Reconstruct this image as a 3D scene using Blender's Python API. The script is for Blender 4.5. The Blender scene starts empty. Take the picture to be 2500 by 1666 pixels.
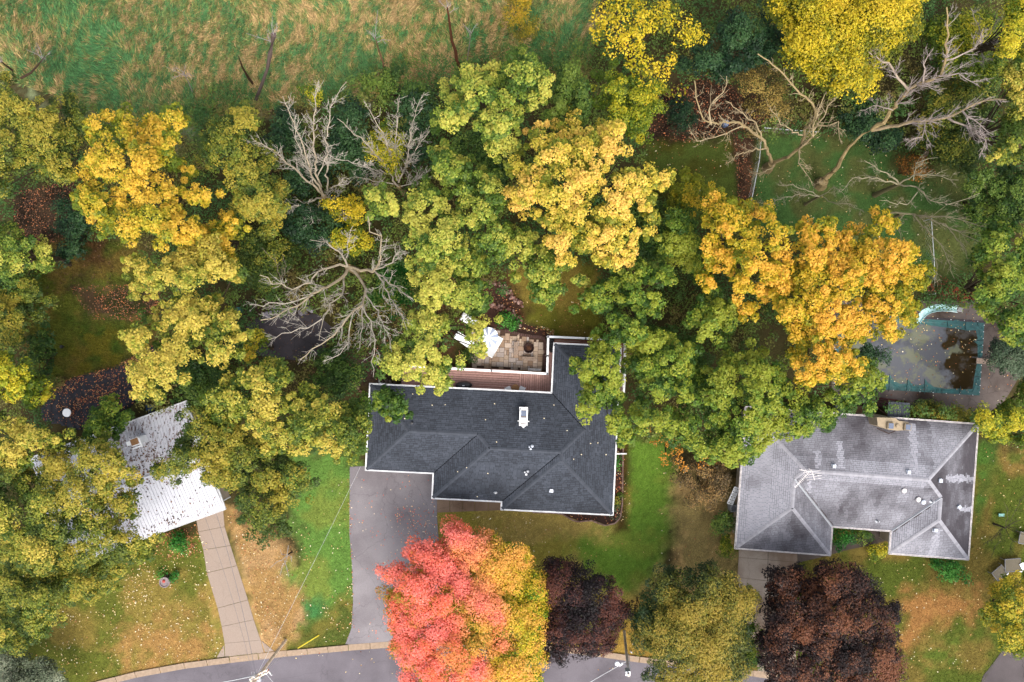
import bpy, math, random
import numpy as np

# ------------------------------------------------------------------ camera, sky, sun, exposure
C = bpy.context.scene.collection
sc = bpy.context.scene
H = 60.0            # camera height in metres
K = 2500 / 78.0     # photo pixels per metre on the ground

cam_d = bpy.data.cameras.new('camera')
cam = bpy.data.objects.new('camera', cam_d)
C.objects.link(cam)
cam.location = (0, 0, H)
cam.rotation_euler = (0, 0, 0)
cam_d.sensor_width = 36
cam_d.lens = 36 * H / 78.0
cam_d.clip_end = 5000
sc.camera = cam

w = bpy.data.worlds.new("World")
sc.world = w
w.use_nodes = True
nt = w.node_tree
nt.nodes.clear()
sky = nt.nodes.new('ShaderNodeTexSky')
sky.sky_type = 'NISHITA'
sky.sun_disc = False
sky.sun_elevation = math.radians(58)
sky.sun_rotation = math.radians(160)
sky.air_density = 1.0
sky.dust_density = 4.0
sky.ozone_density = 1.0
bg = nt.nodes.new('ShaderNodeBackground')
bg.inputs[1].default_value = 0.15
wo = nt.nodes.new('ShaderNodeOutputWorld')
hs_ = nt.nodes.new('ShaderNodeHueSaturation')      # high thin cloud greys the blue of the sky
hs_.inputs['Saturation'].default_value = 0.45
nt.links.new(sky.outputs[0], hs_.inputs['Color'])
nt.links.new(hs_.outputs[0], bg.inputs[0])
nt.links.new(bg.outputs[0], wo.inputs[0])

sd = bpy.data.lights.new('sun', 'SUN')
sd.energy = 0.65
sd.angle = math.radians(45)
sd.color = (1.0, 0.93, 0.84)
sun = bpy.data.objects.new('sun', sd)
C.objects.link(sun)
sun.rotation_euler = (math.radians(90 - 58), 0, math.radians(20))
sc.view_settings.view_transform = 'Standard'
sc.view_settings.look = 'None'
sc.view_settings.exposure = 1.88
sc.view_settings.gamma = 1.0
sc.cycles.max_bounces = 5
sc.cycles.diffuse_bounces = 3
sc.cycles.transparent_max_bounces = 4

# ------------------------------------------------------------------ helpers
rng = np.random.default_rng(11)
random.seed(5)


def P(px, py, z=0.0):
    """photo position of a point standing z metres above the ground -> metres east, north, up"""
    f = (H - z) / H / K
    return ((px - 1250) * f, -(py - 833) * f, z)


def lin(r, g, b, k=0.4):
    o = []
    for c in (r, g, b):
        c = c / 255.0
        c = c / 12.92 if c <= 0.04045 else ((c + 0.055) / 1.055) ** 2.4
        o.append(c * k)
    return tuple(o)


def L(r, g, b):
    return lin(r, g, b, 0.62)


def vnoise(x, y, s=0):
    x = np.asarray(x, float); y = np.asarray(y, float)
    xi = np.floor(x).astype(np.int64); yi = np.floor(y).astype(np.int64)
    fx = x - xi; fy = y - yi
    fx = fx * fx * (3 - 2 * fx); fy = fy * fy * (3 - 2 * fy)

    def h(a, b):
        n = (a * 374761393 + b * 668265263 + s * 1442695041) & 0xffffffff
        n = ((n ^ (n >> 13)) * 1274126177) & 0xffffffff
        return ((n ^ (n >> 16)) & 0xffff) / 65535.0
    return (h(xi, yi) * (1 - fx) + h(xi + 1, yi) * fx) * (1 - fy) + (h(xi, yi + 1) * (1 - fx) + h(xi + 1, yi + 1) * fx) * fy


def fbm(x, y, s=0, o=3):
    t = 0; a = 0.5; n = 0
    for i in range(o):
        t = t + a * vnoise(x * 2 ** i, y * 2 ** i, s + i * 7); n += a; a *= 0.5
    return t / n


def inpoly(x, y, poly):
    x = np.asarray(x, float); y = np.asarray(y, float)
    r = np.zeros(x.shape, bool)
    n = len(poly); j = n - 1
    for i in range(n):
        xi, yi = poly[i][:2]; xj, yj = poly[j][:2]
        c = ((yi > y) != (yj > y))
        with np.errstate(divide='ignore', invalid='ignore'):
            c = c & (x < (xj - xi) * (y - yi) / ((yj - yi) if yj != yi else 1e-9) + xi)
        r ^= c
        j = i
    return r


def edist(x, y, poly):
    x = np.asarray(x, float); y = np.asarray(y, float)
    d = np.full(x.shape, 1e9)
    n = len(poly)
    for i in range(n):
        ax, ay = poly[i][:2]; bx, by = poly[(i + 1) % n][:2]
        dx, dy = bx - ax, by - ay
        L2 = dx * dx + dy * dy + 1e-9
        t = np.clip(((x - ax) * dx + (y - ay) * dy) / L2, 0, 1)
        d = np.minimum(d, np.hypot(x - ax - t * dx, y - ay - t * dy))
    return d


def sdist(x, y, poly):
    return np.where(inpoly(x, y, poly), 1, -1) * edist(x, y, poly)


# ---- materials
def new_mat(name):
    m = bpy.data.materials.new(name)
    m.use_nodes = True
    n = m.node_tree.nodes; l = m.node_tree.links
    p = n['Principled BSDF']
    return m, n, l, p


def simple(name, col, rough=0.6, metal=0.0, spec=0.4, var=0.12, scale=6.0, bump=0.0):
    m, n, l, p = new_mat(name)
    tc = n.new('ShaderNodeTexCoord')
    no = n.new('ShaderNodeTexNoise'); no.inputs['Scale'].default_value = scale; no.inputs['Detail'].default_value = 6
    l.new(tc.outputs['Object'], no.inputs['Vector'])
    mr = n.new('ShaderNodeMapRange')
    mr.inputs[1].default_value = 0.3; mr.inputs[2].default_value = 0.7
    mr.inputs[3].default_value = 1 - var; mr.inputs[4].default_value = 1 + var
    l.new(no.outputs[0], mr.inputs[0])
    mx = n.new('ShaderNodeVectorMath'); mx.operation = 'SCALE'
    mx.inputs[0].default_value = col[:3]
    l.new(mr.outputs[0], mx.inputs['Scale'])
    l.new(mx.outputs[0], p.inputs['Base Color'])
    p.inputs['Roughness'].default_value = rough
    p.inputs['Metallic'].default_value = metal
    p.inputs['Specular IOR Level'].default_value = spec
    if bump:
        b = n.new('ShaderNodeBump'); b.inputs['Strength'].default_value = bump; b.inputs['Distance'].default_value = 0.02
        l.new(no.outputs[0], b.inputs['Height']); l.new(b.outputs[0], p.inputs['Normal'])
    return m


def attr_mat(name, rough=0.8, spec=0.2, var=0.1, scale=20.0, bump=0.0, trans=0.0, objcol=False, fine=0.0):
    m, n, l, p = new_mat(name)
    if objcol:
        a = n.new('ShaderNodeObjectInfo'); cout = a.outputs['Color']
    else:
        a = n.new('ShaderNodeAttribute'); a.attribute_name = 'col'; cout = a.outputs['Color']
    if var > 0:
        g = n.new('ShaderNodeNewGeometry')
        no = n.new('ShaderNodeTexNoise'); no.inputs['Scale'].default_value = scale; no.inputs['Detail'].default_value = 5
        l.new(g.outputs['Position'], no.inputs['Vector'])
        mr = n.new('ShaderNodeMapRange'); mr.inputs[1].default_value = 0.25; mr.inputs[2].default_value = 0.75
        mr.inputs[3].default_value = 1 - var; mr.inputs[4].default_value = 1 + var
        l.new(no.outputs[0], mr.inputs[0])
        mx = n.new('ShaderNodeVectorMath'); mx.operation = 'SCALE'
        l.new(cout, mx.inputs[0]); l.new(mr.outputs[0], mx.inputs['Scale'])
        cout = mx.outputs[0]
        if bump:
            b = n.new('ShaderNodeBump'); b.inputs['Strength'].default_value = bump; b.inputs['Distance'].default_value = 0.03
            l.new(no.outputs[0], b.inputs['Height']); l.new(b.outputs[0], p.inputs['Normal'])
    l.new(cout, p.inputs['Base Color'])
    p.inputs['Roughness'].default_value = rough
    p.inputs['Specular IOR Level'].default_value = spec
    if trans > 0:
        t = n.new('ShaderNodeBsdfTranslucent'); l.new(cout, t.inputs['Color'])
        ms = n.new('ShaderNodeMixShader'); ms.inputs[0].default_value = trans
        l.new(p.outputs[0], ms.inputs[1]); l.new(t.outputs[0], ms.inputs[2])
        l.new(ms.outputs[0], n['Material Output'].inputs['Surface'])
    return m


M = {}
M['leaf'] = attr_mat('leaf', rough=0.55, spec=0.22, var=0.0, trans=0.32)
M['grass'] = attr_mat('grass_blades', rough=0.8, spec=0.1, var=0.0, trans=0.1)
M['litter'] = attr_mat('fallen_leaf', rough=0.7, spec=0.2, var=0.0)
M['ground'] = attr_mat('ground_soil', rough=0.95, spec=0.08, var=0.30, scale=9.0, bump=0.5)
M['bark'] = attr_mat('bark', rough=0.9, spec=0.1, var=0.22, scale=14.0, bump=0.5)
M['shingle'] = attr_mat('shingle_grit', rough=0.9, spec=0.2, var=0.14, scale=30.0, bump=0.3)
M['shingle_one'] = attr_mat('shingle_grit_single', rough=0.9, spec=0.2, var=0.14, scale=30.0, bump=0.3, objcol=True)
M['stone'] = attr_mat('stone', rough=0.85, spec=0.2, var=0.22, scale=12.0, bump=0.4, objcol=True)
M['white'] = simple('white_metal', (0.66, 0.66, 0.66), 0.45, 0, 0.4, 0.03, 3)
M['whiteworn'] = simple('worn_white_paint', (0.5, 0.46, 0.44), 0.6, 0, 0.3, 0.35, 5)
M['wall'] = simple('tan_siding', (0.32, 0.26, 0.19), 0.8, 0, 0.2, 0.1, 3)
M['walldark'] = simple('brown_siding', (0.16, 0.1, 0.06), 0.8, 0, 0.2, 0.15, 3)
M['curb'] = simple('kerb_concrete', lin(190, 165, 140), 0.9, 0, 0.15, 0.15, 5, 0.2)
M['tan'] = simple('tan_render', lin(190, 170, 140), 0.85, 0, 0.2, 0.12, 4, 0.2)
M['glassdark'] = simple('dark_glass', (0.03, 0.045, 0.08), 0.08, 0, 0.9, 0.05, 2)
M['greymetal'] = simple('grey_metal', (0.32, 0.33, 0.35), 0.4, 0.5, 0.5, 0.1, 8)
M['black'] = simple('black_plastic', (0.012, 0.012, 0.014), 0.45, 0, 0.4, 0.2, 4)
M['poolgreen'] = simple('green_mesh_cover', lin(28, 100, 98, 0.45), 0.55, 0, 0.4, 0.3, 3, 0.4)
M['wood_weathered'] = simple('weathered_wood', lin(172, 150, 132, .5), 0.85, 0, 0.15, 0.3, 12, 0.3)
M['wood_brown'] = simple('brown_wood', lin(110, 70, 45), 0.8, 0, 0.2, 0.3, 8, 0.3)
M['wood_round'] = simple('light_wood', lin(190, 140, 95), 0.7, 0, 0.2, 0.15, 8)
M['blue'] = simple('blue_plastic', lin(25, 95, 150), 0.4, 0, 0.5, 0.1, 4)
M['teal'] = simple('teal_plastic', lin(120, 190, 175), 0.4, 0, 0.5, 0.1, 4)
M['slide'] = simple('pale_aqua_fibreglass', lin(165, 205, 205, 0.6), 0.3, 0, 0.5, 0.3, 3)
M['yellow'] = simple('yellow_plastic', lin(240, 215, 30, 0.5), 0.4, 0, 0.5, 0.05, 4)
M['wire'] = simple('wire_aluminium', (0.5, 0.5, 0.5), 0.4, 0.4, 0.5, 0.1, 4)
M['ventgrey'] = simple('vent_metal', (0.33, 0.35, 0.39), 0.5, 0, 0.4, 0.1, 8)
M['wiredark'] = simple('dark_cable', (0.12, 0.12, 0.13), 0.6, 0, 0.3, 0.1, 4)
M['polewood'] = simple('pole_wood', lin(205, 184, 160, .85), 0.9, 0, 0.15, 0.25, 3, 0.3)
M['red'] = simple('red_paint', lin(200, 70, 55), 0.5, 0, 0.4, 0.1, 4)
M['sling'] = simple('mesh_sling', lin(130, 120, 100), 0.8, 0, 0.2, 0.2, 20)
M['stoneplain'] = simple('cast_stone', lin(165, 150, 150), 0.85, 0, 0.2, 0.2, 5, 0.3)
M['copper'] = simple('rusty_iron', lin(75, 50, 42), 0.7, 0.3, 0.3, 0.3, 12, 0.3)


def asphalt(name, base, warm, crack=0.0):
    m, n, l, p = new_mat(name)
    g = n.new('ShaderNodeNewGeometry')
    n1 = n.new('ShaderNodeTexNoise'); n1.inputs['Scale'].default_value = 0.35; n1.inputs['Detail'].default_value = 5
    n2 = n.new('ShaderNodeTexNoise'); n2.inputs['Scale'].default_value = 28; n2.inputs['Detail'].default_value = 3
    v = n.new('ShaderNodeTexVoronoi'); v.feature = 'DISTANCE_TO_EDGE'; v.inputs['Scale'].default_value = 0.33
    nd = n.new('ShaderNodeTexNoise'); nd.inputs['Scale'].default_value = 1.3; nd.inputs['Detail'].default_value = 5
    l.new(g.outputs['Position'], nd.inputs['Vector'])
    ad = n.new('ShaderNodeVectorMath'); ad.operation = 'MULTIPLY_ADD'
    l.new(nd.outputs['Color'], ad.inputs[0]); ad.inputs[1].default_value = (0.9, 0.9, 0.9)
    l.new(g.outputs['Position'], ad.inputs[2])
    l.new(ad.outputs[0], v.inputs['Vector'])
    l.new(g.outputs['Position'], n1.inputs['Vector']); l.new(g.outputs['Position'], n2.inputs['Vector'])
    mx = n.new('ShaderNodeMix'); mx.data_type = 'RGBA'
    mx.inputs['A'].default_value = (*[q * .9 for q in base], 1); mx.inputs['B'].default_value = (*[q * 1.06 for q in warm], 1)
    rr = n.new('ShaderNodeMapRange'); rr.inputs[1].default_value = .36; rr.inputs[2].default_value = .62
    l.new(n1.outputs[0], rr.inputs[0]); l.new(rr.outputs[0], mx.inputs['Factor'])
    mr = n.new('ShaderNodeMapRange'); mr.inputs[1].default_value = 0.3; mr.inputs[2].default_value = 0.7
    mr.inputs[3].default_value = 0.86; mr.inputs[4].default_value = 1.14
    l.new(n2.outputs[0], mr.inputs[0])
    s = n.new('ShaderNodeVectorMath'); s.operation = 'SCALE'
    l.new(mx.outputs['Result'], s.inputs[0]); l.new(mr.outputs[0], s.inputs['Scale'])
    cr = n.new('ShaderNodeMapRange'); cr.inputs[1].default_value = 0.0; cr.inputs[2].default_value = 0.012
    cr.inputs[3].default_value = 1 - crack; cr.inputs[4].default_value = 1.0
    l.new(v.outputs['Distance'], cr.inputs[0])
    s2 = n.new('ShaderNodeVectorMath'); s2.operation = 'SCALE'
    l.new(s.outputs[0], s2.inputs[0]); l.new(cr.outputs[0], s2.inputs['Scale'])
    l.new(s2.outputs[0], p.inputs['Base Color'])
    p.inputs['Roughness'].default_value = 0.9; p.inputs['Specular IOR Level'].default_value = 0.2
    b = n.new('ShaderNodeBump'); b.inputs['Strength'].default_value = 0.3; b.inputs['Distance'].default_value = 0.01
    l.new(n2.outputs[0], b.inputs['Height']); l.new(b.outputs[0], p.inputs['Normal'])
    return m


M['road'] = asphalt('road_asphalt', lin(120, 113, 119), lin(132, 125, 131), 0.15)
M['drive'] = asphalt('driveway_asphalt', lin(148, 140, 143), lin(164, 157, 159), 0.22)
M['darkdrive'] = asphalt('dark_asphalt', lin(88, 80, 80), lin(105, 96, 96), 0.5)
M['concrete'] = asphalt('pale_concrete', lin(192, 172, 156), lin(178, 158, 142), 0.12)
M['walk'] = asphalt('walk_concrete', lin(150, 122, 98), lin(168, 142, 118), 0.2)
M['wetcon'] = asphalt('stained_concrete', lin(128, 100, 76), lin(190, 174, 158), 0.2)
M['poolpad'] = asphalt('pool_concrete', lin(78, 62, 52), lin(140, 126, 118), 0.4)
M['darkwalk'] = asphalt('dark_walk', lin(88, 78, 70), lin(110, 98, 90), 0.2)
M['mulch'] = asphalt('mulch_soil', lin(58, 36, 26), lin(84, 52, 38), 0.5)
M['slate'] = asphalt('slate_pad', lin(70, 66, 70), lin(96, 88, 92), 0.3)


def tarp_mat():
    m, n, l, p = new_mat('black_tarp')
    g = n.new('ShaderNodeNewGeometry')
    wv = n.new('ShaderNodeTexWave'); wv.inputs['Scale'].default_value = 0.5; wv.inputs['Distortion'].default_value = 9
    wv.inputs['Detail'].default_value = 4
    l.new(g.outputs['Position'], wv.inputs['Vector'])
    p.inputs['Base Color'].default_value = (0.010, 0.010, 0.014, 1)
    p.inputs['Roughness'].default_value = 0.7; p.inputs['Specular IOR Level'].default_value = .25
    b = n.new('ShaderNodeBump'); b.inputs['Strength'].default_value = 0.6; b.inputs['Distance'].default_value = 0.12
    l.new(wv.outputs[0], b.inputs['Height']); l.new(b.outputs[0], p.inputs['Normal'])
    return m


M['tarp'] = tarp_mat()


def water_mat():
    m, n, l, p = new_mat('murky_water')
    g = n.new('ShaderNodeNewGeometry')
    sep = n.new('ShaderNodeSeparateXYZ'); l.new(g.outputs['Position'], sep.inputs[0])
    n1 = n.new('ShaderNodeTexNoise'); n1.inputs['Scale'].default_value = 0.6; n1.inputs['Detail'].default_value = 9; n1.inputs['Roughness'].default_value = 0.72
    l.new(g.outputs['Position'], n1.inputs['Vector'])
    # olive algae lies thickest in the middle of the cover
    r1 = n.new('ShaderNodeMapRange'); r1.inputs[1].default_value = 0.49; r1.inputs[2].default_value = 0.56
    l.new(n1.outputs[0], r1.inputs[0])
    film_sky = n.new('ShaderNodeMix'); film_sky.data_type = 'RGBA'
    film_sky.inputs['A'].default_value = (*lin(104, 106, 112, 0.38), 1)  # grey tone with the sky's reflection painted in
    film_sky.inputs['B'].default_value = (*lin(128, 130, 106, 0.38), 1)
    l.new(r1.outputs[0], film_sky.inputs['Factor'])
    # clear water near the east end, dark tree reflection painted into its colour
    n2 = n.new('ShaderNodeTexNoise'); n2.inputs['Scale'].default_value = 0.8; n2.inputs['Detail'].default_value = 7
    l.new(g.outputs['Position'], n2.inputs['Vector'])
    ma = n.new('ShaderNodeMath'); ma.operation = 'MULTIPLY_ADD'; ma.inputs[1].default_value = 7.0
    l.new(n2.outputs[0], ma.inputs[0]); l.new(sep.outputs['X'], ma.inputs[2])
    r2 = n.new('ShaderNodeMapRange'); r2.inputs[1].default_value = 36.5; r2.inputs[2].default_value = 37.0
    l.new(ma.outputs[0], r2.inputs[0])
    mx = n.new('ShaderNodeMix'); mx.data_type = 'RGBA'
    l.new(film_sky.outputs['Result'], mx.inputs['A']); mx.inputs['B'].default_value = (*lin(62, 50, 30, 0.4), 1)
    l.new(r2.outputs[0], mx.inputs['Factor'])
    l.new(mx.outputs['Result'], p.inputs['Base Color'])
    p.inputs['Roughness'].default_value = 0.06
    p.inputs['IOR'].default_value = 1.33
    return m


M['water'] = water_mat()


def whiteroof_mat():
    m, n, l, p = new_mat('flaking_white_roof')
    g = n.new('ShaderNodeNewGeometry')
    mp = n.new('ShaderNodeMapping'); mp.inputs['Rotation'].default_value = (0, 0, math.radians(-20)); mp.inputs['Scale'].default_value = (6, 2.2, 1)
    l.new(g.outputs['Position'], mp.inputs[0])
    n1 = n.new('ShaderNodeTexNoise'); n1.inputs['Scale'].default_value = 1.0; n1.inputs['Detail'].default_value = 6; n1.inputs['Roughness'].default_value = 0.7
    l.new(mp.outputs[0], n1.inputs['Vector'])
    n2 = n.new('ShaderNodeTexNoise'); n2.inputs['Scale'].default_value = 0.22; n2.inputs['Detail'].default_value = 3
    l.new(g.outputs['Position'], n2.inputs['Vector'])
    ad = n.new('ShaderNodeMath'); ad.operation = 'ADD'; l.new(n1.outputs[0], ad.inputs[0]); l.new(n2.outputs[0], ad.inputs[1])
    r = n.new('ShaderNodeMapRange'); r.inputs[1].default_value = 1.06; r.inputs[2].default_value = 1.16
    l.new(ad.outputs[0], r.inputs[0])
    mx = n.new('ShaderNodeMix'); mx.data_type = 'RGBA'
    mx.inputs['A'].default_value = (0.36, 0.36, 0.385, 1); mx.inputs['B'].default_value = (0.1, 0.06, 0.05, 1)
    l.new(r.outputs[0], mx.inputs['Factor']); l.new(mx.outputs['Result'], p.inputs['Base Color'])
    p.inputs['Roughness'].default_value = 0.7
    return m


M['whiteroof'] = whiteroof_mat()


# ---- objects
def setp(o, label=None, cat=None, group=None, kind=None):
    if label: o['label'] = label
    if cat: o['category'] = cat
    if group: o['group'] = group
    if kind: o['kind'] = kind
    return o


def empty(name, loc, label, cat, group=None):
    o = bpy.data.objects.new(name, None)
    o.empty_display_size = 0.3
    o.location = loc
    C.objects.link(o)
    return setp(o, label, cat, group)


def link(name, mesh, mat, parent=None):
    if mat is not None:
        mesh.materials.clear(); mesh.materials.append(mat)
    o = bpy.data.objects.new(name, mesh)
    C.objects.link(o)
    if parent is not None:
        o.parent = parent
        # geometry below is written in world coordinates, so cancel the parent chain's offset
        x = y = z = 0.0
        q = parent
        while q is not None:
            x += q.location.x; y += q.location.y; z += q.location.z
            q = q.parent
        o.location = (-x, -y, -z)
    return o


class G:
    """collects plain geometry, then links it as one mesh object"""
    def __init__(s):
        s.v = []; s.f = []; s.c = []; s.smooth = False

    def add(s, vs, fs, col=(1, 1, 1)):
        o = len(s.v); s.v.extend(vs)
        for f in fs:
            s.f.append([i + o for i in f]); s.c.append(col)
        return s

    def box(s, c, size, rz=0, col=(1, 1, 1), rx=0, ry=0):
        from mathutils import Euler, Vector
        R = Euler((rx, ry, rz)).to_matrix(); a, b, d = [q / 2 for q in size]
        vs = []
        for z in (-d, d):
            for x, y in ((-a, -b), (a, -b), (a, b), (-a, b)):
                q = R @ Vector((x, y, z)); vs.append((q.x + c[0], q.y + c[1], q.z + c[2]))
        s.add(vs, [(3, 2, 1, 0), (4, 5, 6, 7), (0, 1, 5, 4), (1, 2, 6, 5), (2, 3, 7, 6), (3, 0, 4, 7)], col)
        return s

    def prism(s, poly, z0, z1, col=(1, 1, 1), inset=0.0):
        # poly: list of world xy
        a = sum(poly[i][0] * poly[(i + 1) % len(poly)][1] - poly[(i + 1) % len(poly)][0] * poly[i][1] for i in range(len(poly)))
        if a < 0: poly = poly[::-1]
        n = len(poly)
        vs = [(x, y, z0) for x, y in poly] + [(x, y, z1) for x, y in poly]
        fs = [list(range(n))[::-1], list(range(n, 2 * n))]
        fs += [(i, (i + 1) % n, n + (i + 1) % n, n + i) for i in range(n)]
        s.add(vs, fs, col); return s

    def tube(s, pts, rad, sides=6, col=(1, 1, 1), cap=True):
        pts = [np.array(p, float) for p in pts]
        if not hasattr(rad, '__len__'): rad = [rad] * len(pts)
        o = len(s.v); n = len(pts)
        for i, p in enumerate(pts):
            d = pts[min(i + 1, n - 1)] - pts[max(i - 1, 0)]
            d = d / (np.linalg.norm(d) + 1e-9)
            ref = np.array([0.13, 0.21, 1.0]) if abs(d[2]) < 0.9 else np.array([1.0, 0.1, 0])
            a = np.cross(d, ref); a /= np.linalg.norm(a) + 1e-9
            b = np.cross(d, a)
            for k in range(sides):
                t = 2 * math.pi * k / sides
                q = p + rad[i] * (math.cos(t) * a + math.sin(t) * b)
                s.v.append((q[0], q[1], q[2]))
        for i in range(n - 1):
            for k in range(sides):
                k2 = (k + 1) % sides
                s.f.append([o + i * sides + k, o + i * sides + k2, o + (i + 1) * sides + k2, o + (i + 1) * sides + k]); s.c.append(col)
        if cap:
            s.f.append([o + k for k in range(sides)]); s.c.append(col)
            s.f.append([o + (n - 1) * sides + k for k in range(sides)][::-1]); s.c.append(col)
        return s

    def lathe(s, c, prof, sides=20, col=(1, 1, 1)):
        o = len(s.v)
        for r, z in prof:
            for k in range(sides):
                t = 2 * math.pi * k / sides
                s.v.append((c[0] + r * math.cos(t), c[1] + r * math.sin(t), c[2] + z))
        for i in range(len(prof) - 1):
            for k in range(sides):
                k2 = (k + 1) % sides
                s.f.append([o + i * sides + k, o + i * sides + k2, o + (i + 1) * sides + k2, o + (i + 1) * sides + k]); s.c.append(col)
        s.f.append([o + k for k in range(sides)][::-1]); s.c.append(col)
        s.f.append([o + (len(prof) - 1) * sides + k for k in range(sides)]); s.c.append(col)
        return s

    def build(s, name, mat, parent=None, attr=False):
        me = bpy.data.meshes.new(name)
        me.from_pydata(s.v, [], s.f)
        if attr:
            a = me.attributes.new('col', 'FLOAT_COLOR', 'FACE')
            arr = np.ones((len(s.f), 4), np.float32); arr[:, :3] = np.array(s.c, np.float32)
            a.data.foreach_set('color', arr.ravel())
        me.update()
        return link(name, me, mat, parent)


def np_mesh(name, V, nside, cols, mat, parent=None):
    """V: (N*nside,3) with each face its own nside verts"""
    nf = len(V) // nside
    me = bpy.data.meshes.new(name)
    me.vertices.add(len(V)); me.vertices.foreach_set('co', V.astype(np.float32).ravel())
    me.loops.add(len(V)); me.loops.foreach_set('vertex_index', np.arange(len(V), dtype=np.int32))
    me.polygons.add(nf)
    me.polygons.foreach_set('loop_start', np.arange(0, len(V), nside, dtype=np.int32))
    try:
        me.polygons.foreach_set('loop_total', np.full(nf, nside, dtype=np.int32))
    except Exception:
        pass
    a = me.attributes.new('col', 'FLOAT_COLOR', 'FACE')
    arr = np.ones((nf, 4), np.float32); arr[:, :3] = cols
    a.data.foreach_set('color', arr.ravel())
    me.update(calc_edges=True)
    return link(name, me, mat, parent)


def leaf_quads(Cn, N, size, r=None):
    n = len(Cn)
    rnd = rng.normal(size=(n, 3))
    t1 = np.cross(N, rnd); t1 /= np.linalg.norm(t1, axis=1, keepdims=True) + 1e-9
    t2 = np.cross(N, t1)
    s = size[:, None]
    wd = (0.30 + 0.12 * rng.random(n))[:, None]
    V = np.empty((n, 4, 3))
    V[:, 0] = Cn + t1 * s * 0.55
    V[:, 1] = Cn + t2 * s * wd + N * s * 0.12
    V[:, 2] = Cn - t1 * s * 0.45
    V[:, 3] = Cn - t2 * s * wd + N * s * 0.12
    return V.reshape(-1, 3)


def leaf_tris(Cn, N, size):
    n = len(Cn)
    t1 = np.cross(N, rng.normal(size=(n, 3))); t1 /= np.linalg.norm(t1, axis=1, keepdims=True) + 1e-9
    t2 = np.cross(N, t1)
    s = size[:, None]
    wd = (0.34 + 0.14 * rng.random(n))[:, None]
    V = np.empty((n, 3, 3))
    V[:, 0] = Cn + t1 * s * 0.62
    V[:, 1] = Cn - t1 * s * 0.38 + t2 * s * wd + N * s * 0.08
    V[:, 2] = Cn - t1 * s * 0.38 - t2 * s * wd
    return V.reshape(-1, 3)


LEAFCOUNT = [0]
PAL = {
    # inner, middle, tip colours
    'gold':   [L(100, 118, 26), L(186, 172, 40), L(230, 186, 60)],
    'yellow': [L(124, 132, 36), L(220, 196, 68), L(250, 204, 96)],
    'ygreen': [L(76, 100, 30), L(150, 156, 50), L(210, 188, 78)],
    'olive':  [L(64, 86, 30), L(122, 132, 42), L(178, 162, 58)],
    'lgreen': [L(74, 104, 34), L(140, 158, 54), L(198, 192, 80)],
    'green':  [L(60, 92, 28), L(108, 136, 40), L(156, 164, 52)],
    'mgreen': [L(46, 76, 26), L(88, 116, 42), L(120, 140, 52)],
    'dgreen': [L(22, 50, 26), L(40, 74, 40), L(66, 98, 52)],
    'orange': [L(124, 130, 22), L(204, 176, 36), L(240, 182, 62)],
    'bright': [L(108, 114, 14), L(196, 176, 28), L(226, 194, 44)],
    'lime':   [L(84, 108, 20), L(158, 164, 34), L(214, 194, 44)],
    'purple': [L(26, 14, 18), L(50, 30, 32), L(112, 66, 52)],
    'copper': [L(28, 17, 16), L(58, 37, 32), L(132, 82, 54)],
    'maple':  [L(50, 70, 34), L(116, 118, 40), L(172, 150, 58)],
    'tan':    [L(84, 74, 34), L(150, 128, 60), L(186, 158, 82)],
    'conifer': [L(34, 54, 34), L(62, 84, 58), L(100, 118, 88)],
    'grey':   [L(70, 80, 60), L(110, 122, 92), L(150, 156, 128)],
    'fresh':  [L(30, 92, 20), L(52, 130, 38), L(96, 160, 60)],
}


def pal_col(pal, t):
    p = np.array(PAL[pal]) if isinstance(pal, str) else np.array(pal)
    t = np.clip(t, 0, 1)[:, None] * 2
    return np.where(t < 1, p[0] * (1 - t) + p[1] * t, p[1] * (2 - t) + p[2] * (t - 1))


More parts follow.
